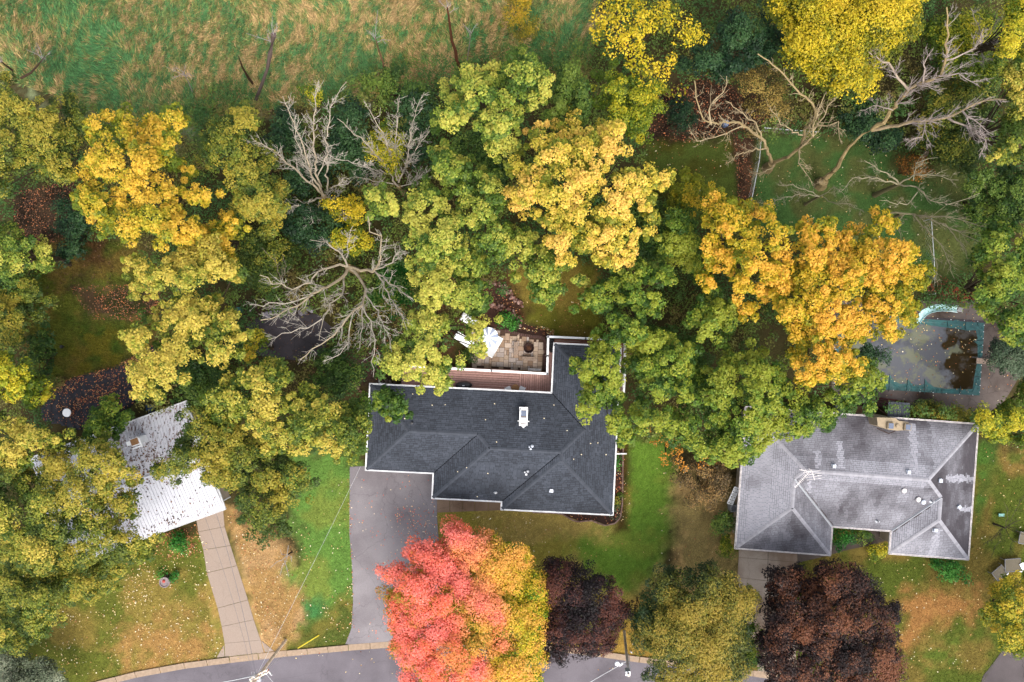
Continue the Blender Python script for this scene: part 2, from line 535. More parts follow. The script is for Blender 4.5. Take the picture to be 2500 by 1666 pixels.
def crown_leaves(poly, ztop, thick, pal, cs=0.62, n_leaf=46, leaf=0.17, lobe=2.0, seed=0, tmean=0.6, tvar=0.5, gap=0.3,
                 colf=None, fill=0.5, lamp=1.0, cr=0.5, holes=()):
    r = np.random.default_rng(seed * 7 + 3)
    low = ztop < 4
    cs = cs * (.85 if low else .77); n_leaf = int(n_leaf * 1.65); leaf = leaf * .86; gap = gap * .7; fill = 1.15 if fill == .5 else fill
    zf = (H - ztop) / H / K           # metres per photo pixel at crown height
    xs = [p[0] for p in poly]; ys = [p[1] for p in poly]
    # lobe centres
    lp = lobe / zf
    gx, gy = np.meshgrid(np.arange(min(xs) - lp, max(xs) + lp, lp), np.arange(min(ys) - lp, max(ys) + lp, lp * 0.87))
    gx = gx + (np.arange(gx.shape[0]) % 2)[:, None] * lp / 2
    lx = (gx + r.uniform(-.36, .36, gx.shape) * lp).ravel(); ly = (gy + r.uniform(-.36, .36, gx.shape) * lp).ravel()
    lh = r.normal(0, 0.55, lx.shape); lt = r.normal(0, 1, lx.shape)
    # spray centres
    sp = cs / zf
    gx, gy = np.meshgrid(np.arange(min(xs), max(xs), sp), np.arange(min(ys), max(ys), sp * 0.87))
    gx = gx + (np.arange(gx.shape[0]) % 2)[:, None] * sp / 2
    x = (gx + r.uniform(-.4, .4, gx.shape) * sp).ravel(); y = (gy + r.uniform(-.4, .4, gx.shape) * sp).ravel()
    wob = (fbm(x / (0.9 / zf), y / (0.9 / zf), seed, 2) - 0.5) * 1.5 / zf
    sdv = sdist(x, y, poly)
    sc_ = min(1.0, max(0.05, sdv.max() * zf / 1.6))
    k = sdv > (0.16 / zf + wob * 0.8) * sc_ if sdv.max() * zf > .5 else sdv > 0
    if not k.any(): k = sdv >= sdv.max()
    for hx, hy, hr in holes:
        k &= np.hypot(x - hx, y - hy) > hr * (0.8 + 0.5 * r.random(len(x)))
    x = x[k]; y = y[k]; sdv = np.maximum(sdv[k], 0)
    if len(x) == 0: return None
    D = np.hypot(x[:, None] - lx[None], y[:, None] - ly[None])
    nl = D.argmin(1); dl = D[np.arange(len(x)), nl] / lp
    Rm = max(1.0, min(sdv.max(), 4.5 / zf))
    q = np.clip(sdv / Rm, 0, 1)
    dome = np.sqrt(np.clip(1 - (1 - q) ** 2, 0, 1))
    lob = 1 - (dl / 0.62) ** 2
    z = ztop - thick * 0.75 * (1 - dome) + lamp * (lob - 0.6) + lh[nl] * lamp
    keep = (np.arange(len(x)) == 0) | (r.random(len(x)) > .05 * (gap > .2) + gap * np.clip((dl - 0.30) / 0.3, 0, 1.6))
    x, y, z, lob, nl, q = [a[keep] for a in (x, y, z, lob, nl, q)]
    n = len(x)
    # inner volume sprays, lower and sparser, give the crown its body
    nf = int(n * fill)
    ii = r.integers(0, n, nf)
    x2 = x[ii] + r.normal(0, .55, nf) * sp; y2 = y[ii] + r.normal(0, .55, nf) * sp
    z2 = z[ii] - r.uniform(0.22, 1, nf) ** 1.3 * np.maximum(thick * 0.55 * (0.4 + 0.6 * q[ii]), 0.4)
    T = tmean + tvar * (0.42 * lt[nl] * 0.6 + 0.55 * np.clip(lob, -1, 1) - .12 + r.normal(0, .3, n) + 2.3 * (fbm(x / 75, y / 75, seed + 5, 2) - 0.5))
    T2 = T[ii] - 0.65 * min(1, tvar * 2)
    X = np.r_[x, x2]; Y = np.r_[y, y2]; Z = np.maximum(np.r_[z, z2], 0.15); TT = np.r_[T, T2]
    f = (H - Z) / H / K
    cen = np.c_[(X - 1250) * f, -(Y - 833) * f, Z]
    m = n_leaf
    rad = cr * (0.6 + 0.7 * r.random(len(cen)))
    d = r.normal(size=(len(cen), m, 3)); d[:, :, 2] = np.abs(d[:, :, 2]) * 1.0 - 0.25
    d /= np.linalg.norm(d, axis=2, keepdims=True)
    rr = (0.35 + 0.7 * r.random((len(cen), m)) ** 0.6)
    off = d * rr[:, :, None] * rad[:, None, None]
    off[:, :, 2] *= 0.8
    Pn = (cen[:, None] + off).reshape(-1, 3)
    Pn[:, 2] = np.maximum(Pn[:, 2], 0.03)
    N = (d * 0.8 + np.array([0, 0, 0.75]) + r.normal(0, 0.42, d.shape)).reshape(-1, 3)
    N /= np.linalg.norm(N, axis=1, keepdims=True)
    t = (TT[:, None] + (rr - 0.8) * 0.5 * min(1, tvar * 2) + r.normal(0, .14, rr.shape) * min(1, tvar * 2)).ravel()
    if colf is not None:
        XX = np.repeat(X, m); YY = np.repeat(Y, m)
        col = colf(XX, YY, t)
    else:
        col = pal_col(pal, t)
    col = col * r.uniform(0.86, 1.14, (len(col), 1)) * (1 + r.normal(0, 0.04, (len(col), 3)))
    sz = leaf * r.uniform(0.7, 1.3, len(Pn)) * np.repeat(np.r_[np.ones(n), np.full(nf, 1.25)], m)
    LEAFCOUNT[0] += len(Pn)
    return leaf_tris(Pn, N, sz), np.clip(col, 0.004, 0.9), cen[:n]


TREE_BARK = lin(88, 76, 58, 0.4)


def tree(name, label, cat, poly, ztop, thick, pal, group=None, bare=0, **kw):
    seed = kw.pop('seed', len(bpy.data.objects) % 997)
    res = crown_leaves(poly, ztop, thick, pal, seed=seed, **kw)
    if res is None: return None
    V, col, cen = res
    low = ztop < 4
    cx, cy = cen[:, 0].mean(), cen[:, 1].mean()
    root = empty(name, (cx, cy, 0), label, cat, group)
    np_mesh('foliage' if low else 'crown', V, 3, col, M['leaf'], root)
    r = random.Random(seed)
    g = G()
    if low:
        for i in range(5):
            t = cen[r.randrange(len(cen))]
            g.tube([(cx + r.uniform(-.1, .1), cy + r.uniform(-.1, .1), 0), ((cx + t[0]) / 2, (cy + t[1]) / 2, t[2] * .5), (t[0], t[1], t[2])], [0.03, 0.02, 0.008], 5, TREE_BARK)
        g.build('stem', M['bark'], root, attr=True)
    else:
        zt = ztop - thick
        R0 = 0.09 + ztop * 0.007
        zt = max(zt, 1.5)
        e_ = .5 * ztop / H
        b = (cx * (1 + e_) + r.uniform(-.4, .4), cy * (1 + e_) + r.uniform(-.4, .4))
        g.tube([(b[0], b[1], -0.05), (b[0] + .03, b[1], 0.5), ((b[0] + cx) / 2, (b[1] + cy) / 2, zt * .55), (cx, cy, zt), (cx + .2, cy + .1, ztop - thick * .4)], [R0 * 1.5, R0 * 1.1, R0, R0 * .8, R0 * .35], 8, TREE_BARK)
        for i in range(9):
            t = cen[r.randrange(len(cen))]
            z0 = zt * r.uniform(.8, 1.0)
            mid = ((cx * .5 + t[0] * .5) + r.uniform(-.3, .3), (cy * .5 + t[1] * .5) + r.uniform(-.3, .3), z0 * .4 + t[2] * .6 - .4)
            g.tube([(cx, cy, z0), mid, (t[0], t[1], t[2] - 0.15)], [R0 * .45, R0 * .25, 0.03], 5, TREE_BARK)
        g.build('trunk', M['bark'], root, attr=True)
    return root


# ------------------------------------------------------------------ ground
ROADTOP = [(60, 1722), (150, 1688), (234, 1664), (330, 1640), (450, 1618), (560, 1604), (700, 1588), (850, 1574), (956, 1566), (1100, 1561), (1250, 1566),
           (1400, 1581), (1470, 1590), (1562, 1603), (1700, 1618), (1840, 1637), (2000, 1660), (2200, 1694), (2400, 1732), (2700, 1800)]
MEADOW = [(-300, -400), (1480, -400), (1440, 60), (1420, 170), (1340, 150), (1180, 130), (1090, 190), (1010, 215), (900, 235), (800, 240), (690, 255), (560, 265), (480, 300), (380, 300), (260, 270), (190, 235), (100, 215), (40, 190), (-300, 170)]
# (polygon in photo pixels, albedo, softness px, patch albedo, patch scale px, patch amount)
Z = []


def zone(poly, c, soft=14, c2=None, ps=60, amt=0.5):
    Z.append((poly, np.array(c), soft, np.array(c2 if c2 else c), ps, amt))


zone(MEADOW, lin(164, 152, 104, .5), 22, lin(150, 152, 104, .5), 90, 0.5)
zone([(0, 60), (230, 20), (430, 150), (520, 250), (420, 330), (300, 300), (150, 220), (60, 180)], lin(140, 152, 110), 70, lin(140, 140, 80), 60, 0.3)
zone([(1000, 40), (1250, 30), (1420, 120), (1400, 200), (1250, 120), (1100, 160), (1000, 220), (900, 200)], lin(96, 120, 70), 40, lin(140, 116, 66), 50, 0.5)
zone([(-200, 1330), (560, 1300), (700, 1620), (-200, 1760)], lin(152, 134, 66), 20, lin(110, 116, 46), 90, 0.55)
zone([(440, 1480), (560, 1500), (520, 1610), (300, 1640), (280, 1560)], lin(180, 140, 82), 40, lin(150, 134, 66), 50, 0.5)
zone([(545, 1230), (620, 1290), (700, 1320), (760, 1420), (760, 1560), (760, 1600), (640, 1610), (580, 1400)], lin(186, 148, 92), 16, lin(196, 158, 108), 50, 0.5)
zone([(690, 1130), (780, 1110), (880, 1110), (880, 1600), (760, 1590), (745, 1470), (700, 1400), (740, 1330), (700, 1250)], lin(110, 148, 66), 18, lin(130, 148, 66), 60, 0.45)
zone([(740, 1470), (800, 1470), (815, 1560), (740, 1560)], lin(78, 134, 72), 14, lin(92, 120, 54), 40, 0.4)
zone([(800, 1480), (870, 1440), (870, 1580), (790, 1600), (700, 1600), (700, 1570)], lin(128, 122, 56), 14, lin(98, 110, 48), 30, 0.5)
zone([(1040, 1180), (1560, 1180), (1560, 1600), (1040, 1600)], lin(134, 124, 54, .62), 16, lin(148, 130, 70, .62), 80, 0.5)
zone([(1500, 1060), (1640, 1060), (1650, 1240), (1620, 1380), (1560, 1450), (1500, 1460), (1420, 1390), (1390, 1320), (1500, 1300), (1530, 1200)], lin(112, 146, 52), 26, lin(130, 150, 58), 60, 0.4)
zone([(1640, 1200), (1710, 1130), (1800, 1180), (1810, 1500), (1500, 1500), (1590, 1440), (1655, 1330)], lin(156, 130, 84, .62), 26, lin(130, 114, 70, .6), 50, 0.6)
zone([(1330, 1440), (1640, 1480), (1640, 1640), (1330, 1620)], lin(156, 126, 58, .55), 22, lin(120, 118, 48), 50, 0.4)
zone([(1940, 1300), (2700, 1020), (2700, 1760), (1700, 1700), (1900, 1500)], lin(92, 104, 38), 14, lin(128, 112, 54), 70, 0.5)
zone([(2220, 1440), (2300, 1430), (2390, 1450), (2370, 1520), (2280, 1520), (2220, 1600), (2190, 1560)], lin(168, 122, 70), 20, lin(150, 128, 66), 40, 0.4)
zone([(2260, 1560), (2340, 1560), (2340, 1620), (2260, 1640)], lin(150, 128, 66), 20, lin(100, 116, 44), 40, 0.4)
zone([(2390, 1080), (2440, 1080), (2420, 1180), (2380, 1300), (2376, 1180)], lin(84, 118, 46), 14, lin(96, 108, 44), 40, 0.4)
zone([(2440, 1090), (2600, 1090), (2600, 1180), (2450, 1150)], lin(140, 116, 60), 14, lin(100, 108, 44), 40, 0.4)
zone([(1560, 340), (1640, 320), (1800, 330), (1830, 400), (1800, 520), (1740, 560), (1600, 480)], lin(88, 102, 42), 12, lin(82, 84, 30), 60, 0.5)
zone([(1840, 330), (2100, 330), (2420, 440), (2400, 640), (2250, 720), (2050, 600), (1840, 560)], lin(82, 116, 58), 12, lin(104, 112, 60), 50, 0.5)
zone([(1225, 690), (1270, 640), (1460, 640), (1480, 840), (1360, 830), (1280, 785), (1240, 740)], lin(100, 98, 34, .6), 10, lin(124, 108, 48, .6), 60, 0.5)
zone([(110, 560), (330, 600), (360, 680), (400, 760), (350, 880), (240, 910), (130, 930), (70, 900), (60, 700)], lin(92, 98, 34, .5), 18, lin(112, 96, 44, .5), 50, 0.5)
zone([(30, 470), (180, 440), (190, 540), (150, 590), (40, 600)], lin(84, 66, 48), 14, lin(56, 44, 32), 30, 0.5)
zone([(170, 700), (400, 690), (380, 790), (220, 780)], lin(76, 60, 42), 18, lin(56, 56, 28), 34, 0.5)
zone([(180, 560), (260, 560), (280, 660), (190, 650)], lin(88, 66, 36), 18, lin(56, 66, 26), 34, 0.5)
zone([(170, 780), (330, 790), (320, 890), (200, 900)], lin(112, 106, 34), 26, lin(72, 92, 30), 40, 0.5)
zone([(1600, 230), (1720, 180), (1880, 250), (1870, 300), (1720, 345), (1560, 345)], lin(74, 54, 40), 12, lin(50, 36, 28), 30, 0.5)
zone([(1790, 330), (1840, 330), (1835, 500), (1800, 500)], lin(96, 70, 50), 10, lin(64, 46, 34), 30, 0.5)
zone([(2170, 1000), (2460, 980), (2460, 1040), (2200, 1030)], lin(96, 100, 34), 12, lin(130, 110, 40), 30, 0.5)
zone([(1500, 1050), (1540, 1060), (1530, 1290), (1500, 1300)], lin(88, 70, 34), 8, lin(70, 60, 30), 30, 0.3)
zone([(1030, 840), (1060, 700), (1230, 660), (1290, 760), (1240, 900), (1050, 900)], lin(88, 60, 40), 12, lin(64, 66, 30), 34, 0.4)
zone([(930, 660), (1010, 640), (1020, 700), (960, 760), (910, 740)], lin(50, 104, 34), 12, lin(40, 80, 30), 20, 0.4)
zone([(860, 860), (950, 860), (950, 930), (860, 940)], lin(92, 72, 62), 12, lin(70, 52, 40), 20, 0.4)
zone([(560, 740), (760, 730), (800, 880), (600, 870)], lin(74, 58, 46), 12, lin(56, 46, 38), 20, 0.4)


def ground_col(px, py):
    px = np.asarray(px, float); py = np.asarray(py, float)
    n1 = fbm(px / 45, py / 45, 3, 3)[..., None]
    # woodland floor: brown leaf litter and dark moss
    c = np.array(lin(64, 66, 34)) * (1 - n1) + np.array(lin(84, 70, 44)) * n1
    wx = (fbm(px / 26, py / 26, 21, 3) - .5); wy = (fbm(px / 9, py / 9, 22, 2) - .5)
    for poly, a, soft, b, ps, amt in Z:
        bx = [q[0] for q in poly]; by = [q[1] for q in poly]
        m = (px > min(bx) - 80) & (px < max(bx) + 80) & (py > min(by) - 80) & (py < max(by) + 80)
        if not m.any(): continue
        d = np.full(px.shape, -1e3); d[m] = sdist(px[m], py[m], poly)
        k = np.clip((d + soft * (3.2 * wx + 1.6 * wy)) / soft * .5 + .5, 0, 1)[..., None]
        pn = fbm(px / ps, py / ps, int(abs(poly[0][0])) % 50, 4)
        pk = np.clip((pn - (1 - amt)) * 7 + .5, 0, 1)[..., None]
        cc = a * (1 - pk) + b * pk
        c = c * (1 - k) + cc * k
    mot = fbm(px / 7, py / 7, 61, 3)[..., None]
    mo2 = fbm(px / 2.6, py / 2.6, 63, 2)[..., None]
    return c * (0.62 + 0.46 * mot + .5 * mo2)


def axis(half, step, far):
    a = list(np.arange(0, half, step))
    s = step
    while a[-1] < far:
        s *= 1.35; a.append(a[-1] + s)
    return np.array([-q for q in a[:0:-1]] + a)


ax = axis(46, 0.28, 2500); ay = axis(32, 0.28, 2500)
GX, GY = np.meshgrid(ax, ay)
gx = GX.ravel(); gy = GY.ravel()
nx, ny = len(ax), len(ay)
me = bpy.data.meshes.new('ground')
gz = (fbm(gx / 3, gy / 3, 9, 3) - 0.5) * 0.02 - 0.012
me.vertices.add(nx * ny); me.vertices.foreach_set('co', np.c_[gx, gy, gz].astype(np.float32).ravel())
ii, jj = np.meshgrid(np.arange(nx - 1), np.arange(ny - 1))
a0 = (jj * nx + ii).ravel()
q = np.c_[a0, a0 + 1, a0 + nx + 1, a0 + nx].astype(np.int32)
me.loops.add(q.size); me.loops.foreach_set('vertex_index', q.ravel())
me.polygons.add(len(q)); me.polygons.foreach_set('loop_start', np.arange(0, q.size, 4, dtype=np.int32))
at = me.attributes.new('col', 'FLOAT_COLOR', 'POINT')
cc = np.ones((nx * ny, 4), np.float32); cc[:, :3] = ground_col(gx * K + 1250, -gy * K + 833)
at.data.foreach_set('color', cc.ravel())
me.update(calc_edges=True)
gr = link('ground', me, M['ground']); setp(gr, 'lawns, dry patches, meadow soil and woodland floor', None, None, 'structure')


def xy(pts, z=0.0):
    return [P(a, b, z)[:2] for a, b in pts]


def sheet(name, pts, z0, z1, mat, parent=None):
    g = G(); g.prism(xy(pts), z0, z1); return g.build(name, mat, parent)


# road
def offs(line, d):
    out = []
    for i, p in enumerate(line):
        a = line[max(i - 1, 0)]; b = line[min(i + 1, len(line) - 1)]
        dx, dy = b[0] - a[0], b[1] - a[1]; l_ = math.hypot(dx, dy)
        out.append((p[0] - dy / l_ * d, p[1] + dx / l_ * d))
    return out


road_low = offs(ROADTOP, 15)
rd = G()
far = offs(ROADTOP, 290)
for i in range(len(ROADTOP) - 1):
    a, b, c_, d_ = xy([road_low[i], road_low[i + 1], far[i + 1], far[i]])
    rd.add([(*a, 0.012), (*b, 0.012), (*c_, 0.012), (*d_, 0.012)], [(3, 2, 1, 0)])
setp(rd.build('road', M['road']), 'grey asphalt road curving along the bottom edge', None, None, 'structure')


def dense(line, step):
    out = []
    for i in range(len(line) - 1):
        a = np.array(line[i], float); b = np.array(line[i + 1], float)
        n = max(1, int(np.hypot(*(b - a)) / step))
        for k in range(n): out.append(tuple(a + (b - a) * k / n))
    out.append(tuple(line[-1])); return out


kr = empty('kerb', (*P(1250, 1570)[:2], 0), 'pale concrete kerb with a gutter lip along the road edge', 'kerb'); kr['kind'] = 'structure'
del kr['category']
seg = dense(ROADTOP, 48)
t0 = seg; t1 = offs(seg, 8); t2 = offs(seg, 15)
for i in range(len(seg) - 1):
    def sh(p, q2, e=0.012):
        return (p[0] + (q2[0] - p[0]) * e, p[1] + (q2[1] - p[1]) * e)
    a, b, c_, d_ = sh(t0[i], t0[i + 1]), sh(t0[i + 1], t0[i]), sh(t1[i + 1], t1[i]), sh(t1[i], t1[i + 1])
    e, f = sh(t2[i + 1], t2[i]), sh(t2[i], t2[i + 1])
    g = G()
    drop = 0.03 if (525 < a[0] < 680 or 840 < a[0] < 1075 or 1780 < a[0] < 1960) else 0.11
    A, B, C_, D_, E_, F_ = [P(*p)[:2] for p in (a, b, c_, d_, e, f)]
    g.prism([A, B, C_, D_], -0.1, drop)
    g.prism([D_, C_, E_, F_], -0.1, 0.022)
    g.build('kerb_stone', M['curb'], kr)


# slabs of concrete: each slab a part
def slabs(name, label, cat, rows, mat, z=0.03, gap=0.7, kind='structure'):
    """rows: list of quads (4 photo points each)"""
    c = np.mean([p for q_ in rows for p in q_], axis=0)
    root = empty(name, (*P(*c)[:2], 0), label, cat)
    root['kind'] = kind
    if kind == 'structure': del root['category']
    for q_ in rows:
        m_ = np.mean(q_, axis=0)
        pts = []
        for p in q_:
            d = np.array(p) - m_; l_ = np.hypot(*d)
            pts.append(tuple(m_ + d * (1 - gap / l_)))
        g = G(); g.prism(xy(pts), -0.05, z + random.uniform(-.004, .004)); g.build('slab', mat, root)
    return root


Lf = [(478, 1262), (484, 1299), (496, 1343), (505, 1399), (531, 1485), (541, 1530), (548, 1571), (549, 1604)]
Rt = [(545, 1240), (549, 1286), (563, 1332), (579, 1381), (606, 1465), (620, 1513), (637, 1563), (645, 1594)]
rows = [(Lf[i], Rt[i], Rt[i + 1], Lf[i + 1]) for i in range(7)]
rows += [((547, 1575), (549, 1604), (529, 1606), (530, 1603)), ((638, 1564), (670, 1590), (647, 1593))]
slabs('concrete_driveway', 'pale narrow concrete driveway of slabs below the white roof', 'driveway', rows, M['concrete'], 0.02)

drv = [(854, 1140), (853, 1304), (859, 1376), (862, 1470), (858, 1534), (843, 1574), (1085, 1562), (1076, 1400), (1067, 1260), (1067, 1216), (1062, 1130)]
sheetd = sheet('asphalt_driveway', drv, -0.05, 0.02, M['drive']); setp(sheetd, 'wide grey asphalt driveway in front of the dark roofed garage', None, None, 'structure')

wx_ = [1067, 1098, 1128.5, 1159, 1192, 1227]
rows = [((wx_[i], 1217 + i * 1.3), (wx_[i + 1], 1217 + (i + 1) * 1.3), (wx_[i + 1], 1252 - (i + 1) * 1.2), (wx_[i], 1252 - i * 1.2)) for i in range(5)]
slabs('front_walk', 'tan concrete walk of five slabs under the dark roof front', 'walk', rows, M['walk'], 0.05)

dl_ = [(1804, 1325), (1803, 1361), (1800, 1410), (1810, 1470), (1830, 1540), (1845, 1600), (1850, 1640)]
dr_ = [(1947, 1340), (1947, 1373), (1947, 1427), (1945, 1480), (1940, 1550), (1945, 1620), (1955, 1655)]
rows = []
for i in range(6):
    m1 = tuple((np.array(dl_[i]) + np.array(dr_[i])) / 2); m2 = tuple((np.array(dl_[i + 1]) + np.array(dr_[i + 1])) / 2)
    rows += [(dl_[i], m1, m2, dl_[i + 1]), (m1, dr_[i], dr_[i + 1], m2)]
slabs('stained_driveway', 'brown stained concrete driveway below the light grey roof', 'driveway', rows, M['wetcon'], 0.02)
sheetd = sheet('entry_path', [(1947, 1330), (2010, 1335), (2060, 1318), (2120, 1290), (2175, 1280), (2172, 1318), (2130, 1330), (2060, 1345), (2000, 1362), (1947, 1374)], -0.05, 0.03, M['darkwalk'])
setp(sheetd, 'dark damp path curving to the entrance of the grey roofed house', None, None, 'structure')
sheetd = sheet('corner_driveway', [(2446, 1590), (2420, 1625), (2400, 1650), (2385, 1700), (2700, 1800), (2700, 1600), (2500, 1600)], -0.05, 0.02, M['darkdrive'])
setp(sheetd, 'dark cracked asphalt driveway in the bottom right corner', None, None, 'structure')
sheetd = sheet('pool_deck', [(2030, 735), (2240, 735), (2380, 735), (2470, 780), (2500, 900), (2455, 975), (2420, 1010), (2330, 1015), (2150, 992), (2030, 975)], -0.05, 0.03, M['poolpad'])
setp(sheetd, 'dark stained concrete apron around the covered pool', None, None, 'structure')
sheetd = sheet('slate_pad', [(630, 775), (700, 765), (775, 768), (810, 800), (790, 860), (720, 880), (640, 870), (600, 840), (600, 800)], -0.05, 0.02, M['slate'])
setp(sheetd, 'dark grey pad under the spreading dead tree', None, None, 'structure')
sheetd = sheet('mulch_bed', [(1500, 1085), (1519, 1089), (1518, 1232), (1513, 1264), (1500, 1276), (1478, 1281), (1445, 1269), (1414, 1272), (1389, 1263), (1363, 1251), (1240, 1248), (1230, 1235), (1490, 1240)], -0.05, 0.025, M['mulch'])
setp(sheetd, 'dark mulch bed wrapped around the corner of the dark roofed house', None, None, 'structure')
sheetd = sheet('planting_bed', [(1165, 695), (1200, 686), (1240, 705), (1275, 745), (1262, 770), (1275, 790), (1310, 800), (1350, 812), (1352, 822), (1330, 825), (1240, 806), (1190, 800), (1160, 740)], -0.05, 0.02, M['mulch'])
setp(sheetd, 'leaf strewn mulch bed above the paved patio', None, None, 'structure')

print('GROUND OK')

# ------------------------------------------------------------------ houses
def chamfer_box(name='piece'):
    """unit box with a narrow bevelled top edge, base on z=0"""
    h = .5; b = .44; z = .8
    v = [(-h, -h, 0), (h, -h, 0), (h, h, 0), (-h, h, 0), (-h, -h, z), (h, -h, z), (h, h, z), (-h, h, z), (-b, -b, 1), (b, -b, 1), (b, b, 1), (-b, b, 1)]
    f = [(3, 2, 1, 0), (8, 9, 10, 11)]
    for i in range(4):
        j = (i + 1) % 4
        f += [(i, j, 4 + j, 4 + i), (4 + i, 4 + j, 8 + j, 8 + i)]
    m_ = bpy.data.meshes.new(name); m_.from_pydata(v, [], f); m_.update()
    return m_


def stone_mesh(seed):
    r = random.Random(seed)
    v = []; f = []
    rings = [(1.0, 0.0), (1.05, .45), (.72, .9), (0.3, 1.0)]
    n = 7
    sc_ = [r.uniform(.8, 1.15) for _ in range(n)]
    for R_, z in rings:
        for k in range(n):
            t = 2 * math.pi * k / n
            v.append((.5 * R_ * sc_[k] * math.cos(t) * r.uniform(.93, 1.05), .5 * R_ * sc_[k] * math.sin(t) * r.uniform(.93, 1.05), z * r.uniform(.9, 1.08)))
    for i in range(3):
        for k in range(n): f.append((i * n + k, i * n + (k + 1) % n, (i + 1) * n + (k + 1) % n, (i + 1) * n + k))
    f.append(tuple(range(3 * n, 4 * n)))
    m_ = bpy.data.meshes.new('stone'); m_.from_pydata(v, [], f); m_.materials.append(M['stone']); m_.update()
    return m_


def put(mesh, name, parent, loc, rz=0, scale=(1, 1, 1), col=None, rot=None):
    o = bpy.data.objects.new(name, mesh); C.objects.link(o); o.parent = parent
    x = y = z = 0; q_ = parent
    while q_ is not None:
        x += q_.location.x; y += q_.location.y; z += q_.location.z; q_ = q_.parent
    o.location = (loc[0] - x, loc[1] - y, loc[2] - z)
    o.rotation_euler = rot if rot else (0, 0, rz); o.scale = scale
    if col: o.color = (*col, 1)
    return o


class House:
    def __init__(s, name, label, O, deg, ze, slope):
        s.O = O; s.a = math.radians(deg); s.ze = ze; s.slope = slope
        s.k = (H - ze) / H / K     # metres per photo pixel at the eaves
        c = s.w(0, 0)
        s.root = empty(name, (c[0], c[1], 0), label, 'house')

    def px(s, u, v):
        c, n = math.cos(s.a), math.sin(s.a)
        return s.O[0] + u * c - v * n, s.O[1] + u * n + v * c

    def w(s, u, v, h=0.0, z=None):
        """h in px of run from the eaves (slope applied)"""
        x, y = s.px(u, v)
        p = P(x, y, s.ze)
        return (p[0], p[1], (s.ze + h * s.k * s.slope) if z is None else z)

    def inv(s, X, Y):
        f = s.k
        x = X / f + 1250 - s.O[0]; y = -Y / f + 833 - s.O[1]
        c, n = math.cos(s.a), math.sin(s.a)
        return x * c + y * n, -x * n + y * c


def roof_facets(hs, facets, mat_under, course=4.65, tab=9.8, colf=None, n_single=300, single_facet=0, thick=0.014, band=.5):
    """facets: (poly [(u,v,h)...], eave direction (du,dv), inward direction (iu,iv), eave offset d0 along inward)"""
    g = G()
    for poly, ed, inn, d0 in facets:
        g.add([hs.w(u, v, h) for u, v, h in poly], [list(range(len(poly)))[::-1]])
    under = g.build('roof', mat_under, hs.root)
    V = []; COL = []; singles = []
    up = np.array([0, 0, 1.0])
    for fi, (poly, ed, inn, d0) in enumerate(facets):
        pu = [(p[0], p[1]) for p in poly]
        ds = [p[0] * inn[0] + p[1] * inn[1] - d0 for p in poly]
        es = [p[0] * ed[0] + p[1] * ed[1] for p in poly]
        nrow = int(max(ds) / course) + 1
        for r_ in range(nrow):
            d = r_ * course
            e = min(es) - tab + rng.uniform(0, tab)
            while e < max(es) + tab:
                wd = tab * rng.choice([0.7, 1.0, 1.0, 1.3])
                dc = d + course * .5; ec = e + wd / 2
                # the tab is clipped sideways at the facet edges
                cand = np.linspace(e, e + wd - 0.5, 7)
                uu = inn[0] * (dc + d0) + ed[0] * cand; vv = inn[1] * (dc + d0) + ed[1] * cand
                ok = inpoly(uu, vv, pu)
                if ok.any():
                    ea, eb = cand[ok].min(), cand[ok].max()
                    if eb - ea > 1.2:
                        t = thick * (0.8 + 0.5 * rng.random())
                        q4 = []
                        for (dd, ee, lift) in ((d - .5, ea, t + .012), (d - .5, eb, t + .012), (d + course + .3, eb, 0.006), (d + course + .3, ea, 0.006)):
                            u = inn[0] * (dd + d0) + ed[0] * ee; v = inn[1] * (dd + d0) + ed[1] * ee
                            p = hs.w(u, v, max(dd, -0.5)); q4.append((p[0], p[1], p[2] + lift))
                        low = [(p[0], p[1], p[2] - t - .01) for p in q4[:2]]
                        um = inn[0] * (dc + d0) + ed[0] * ec; vm = inn[1] * (dc + d0) + ed[1] * ec
                        c3 = colf(um, vm, fi, dc, ec)
                        if fi == single_facet and len(singles) < n_single and r_ > 3:
                            singles.append((q4, low, c3))
                        else:
                            a_, b_, c_, d_ = [np.array(p) for p in q4]
                            bt = band if rng.random() < .72 else 1.0
                            m1, m2 = d_ + (a_ - d_) * .36, c_ + (b_ - c_) * .36
                            V += [a_, b_, m2, m1, m1, m2, c_, d_, low[0], low[1], q4[1], q4[0]]
                            COL += [c3, np.array(c3) * bt, np.array(c3) * .6]  # butt face darkened to paint its shadow; upper band is a printed tone
                e += wd
    V = np.array(V)
    st = np_mesh('shingle_field', V, 4, np.array(COL), M['shingle'], under); st['kind'] = 'stuff'
    # the singled-out shingles: each its own object
    for q4, low, c3 in singles:
        c = np.mean(q4, axis=0)
        vs = [tuple(np.array(p) - c) for p in q4 + low]
        m_ = bpy.data.meshes.new('shingle'); m_.from_pydata(vs, [], [(0, 1, 2, 3), (4, 5, 1, 0)]); m_.materials.append(M['shingle_one'])
        put(m_, 'shingle', under, tuple(c), col=tuple(c3))
    return under


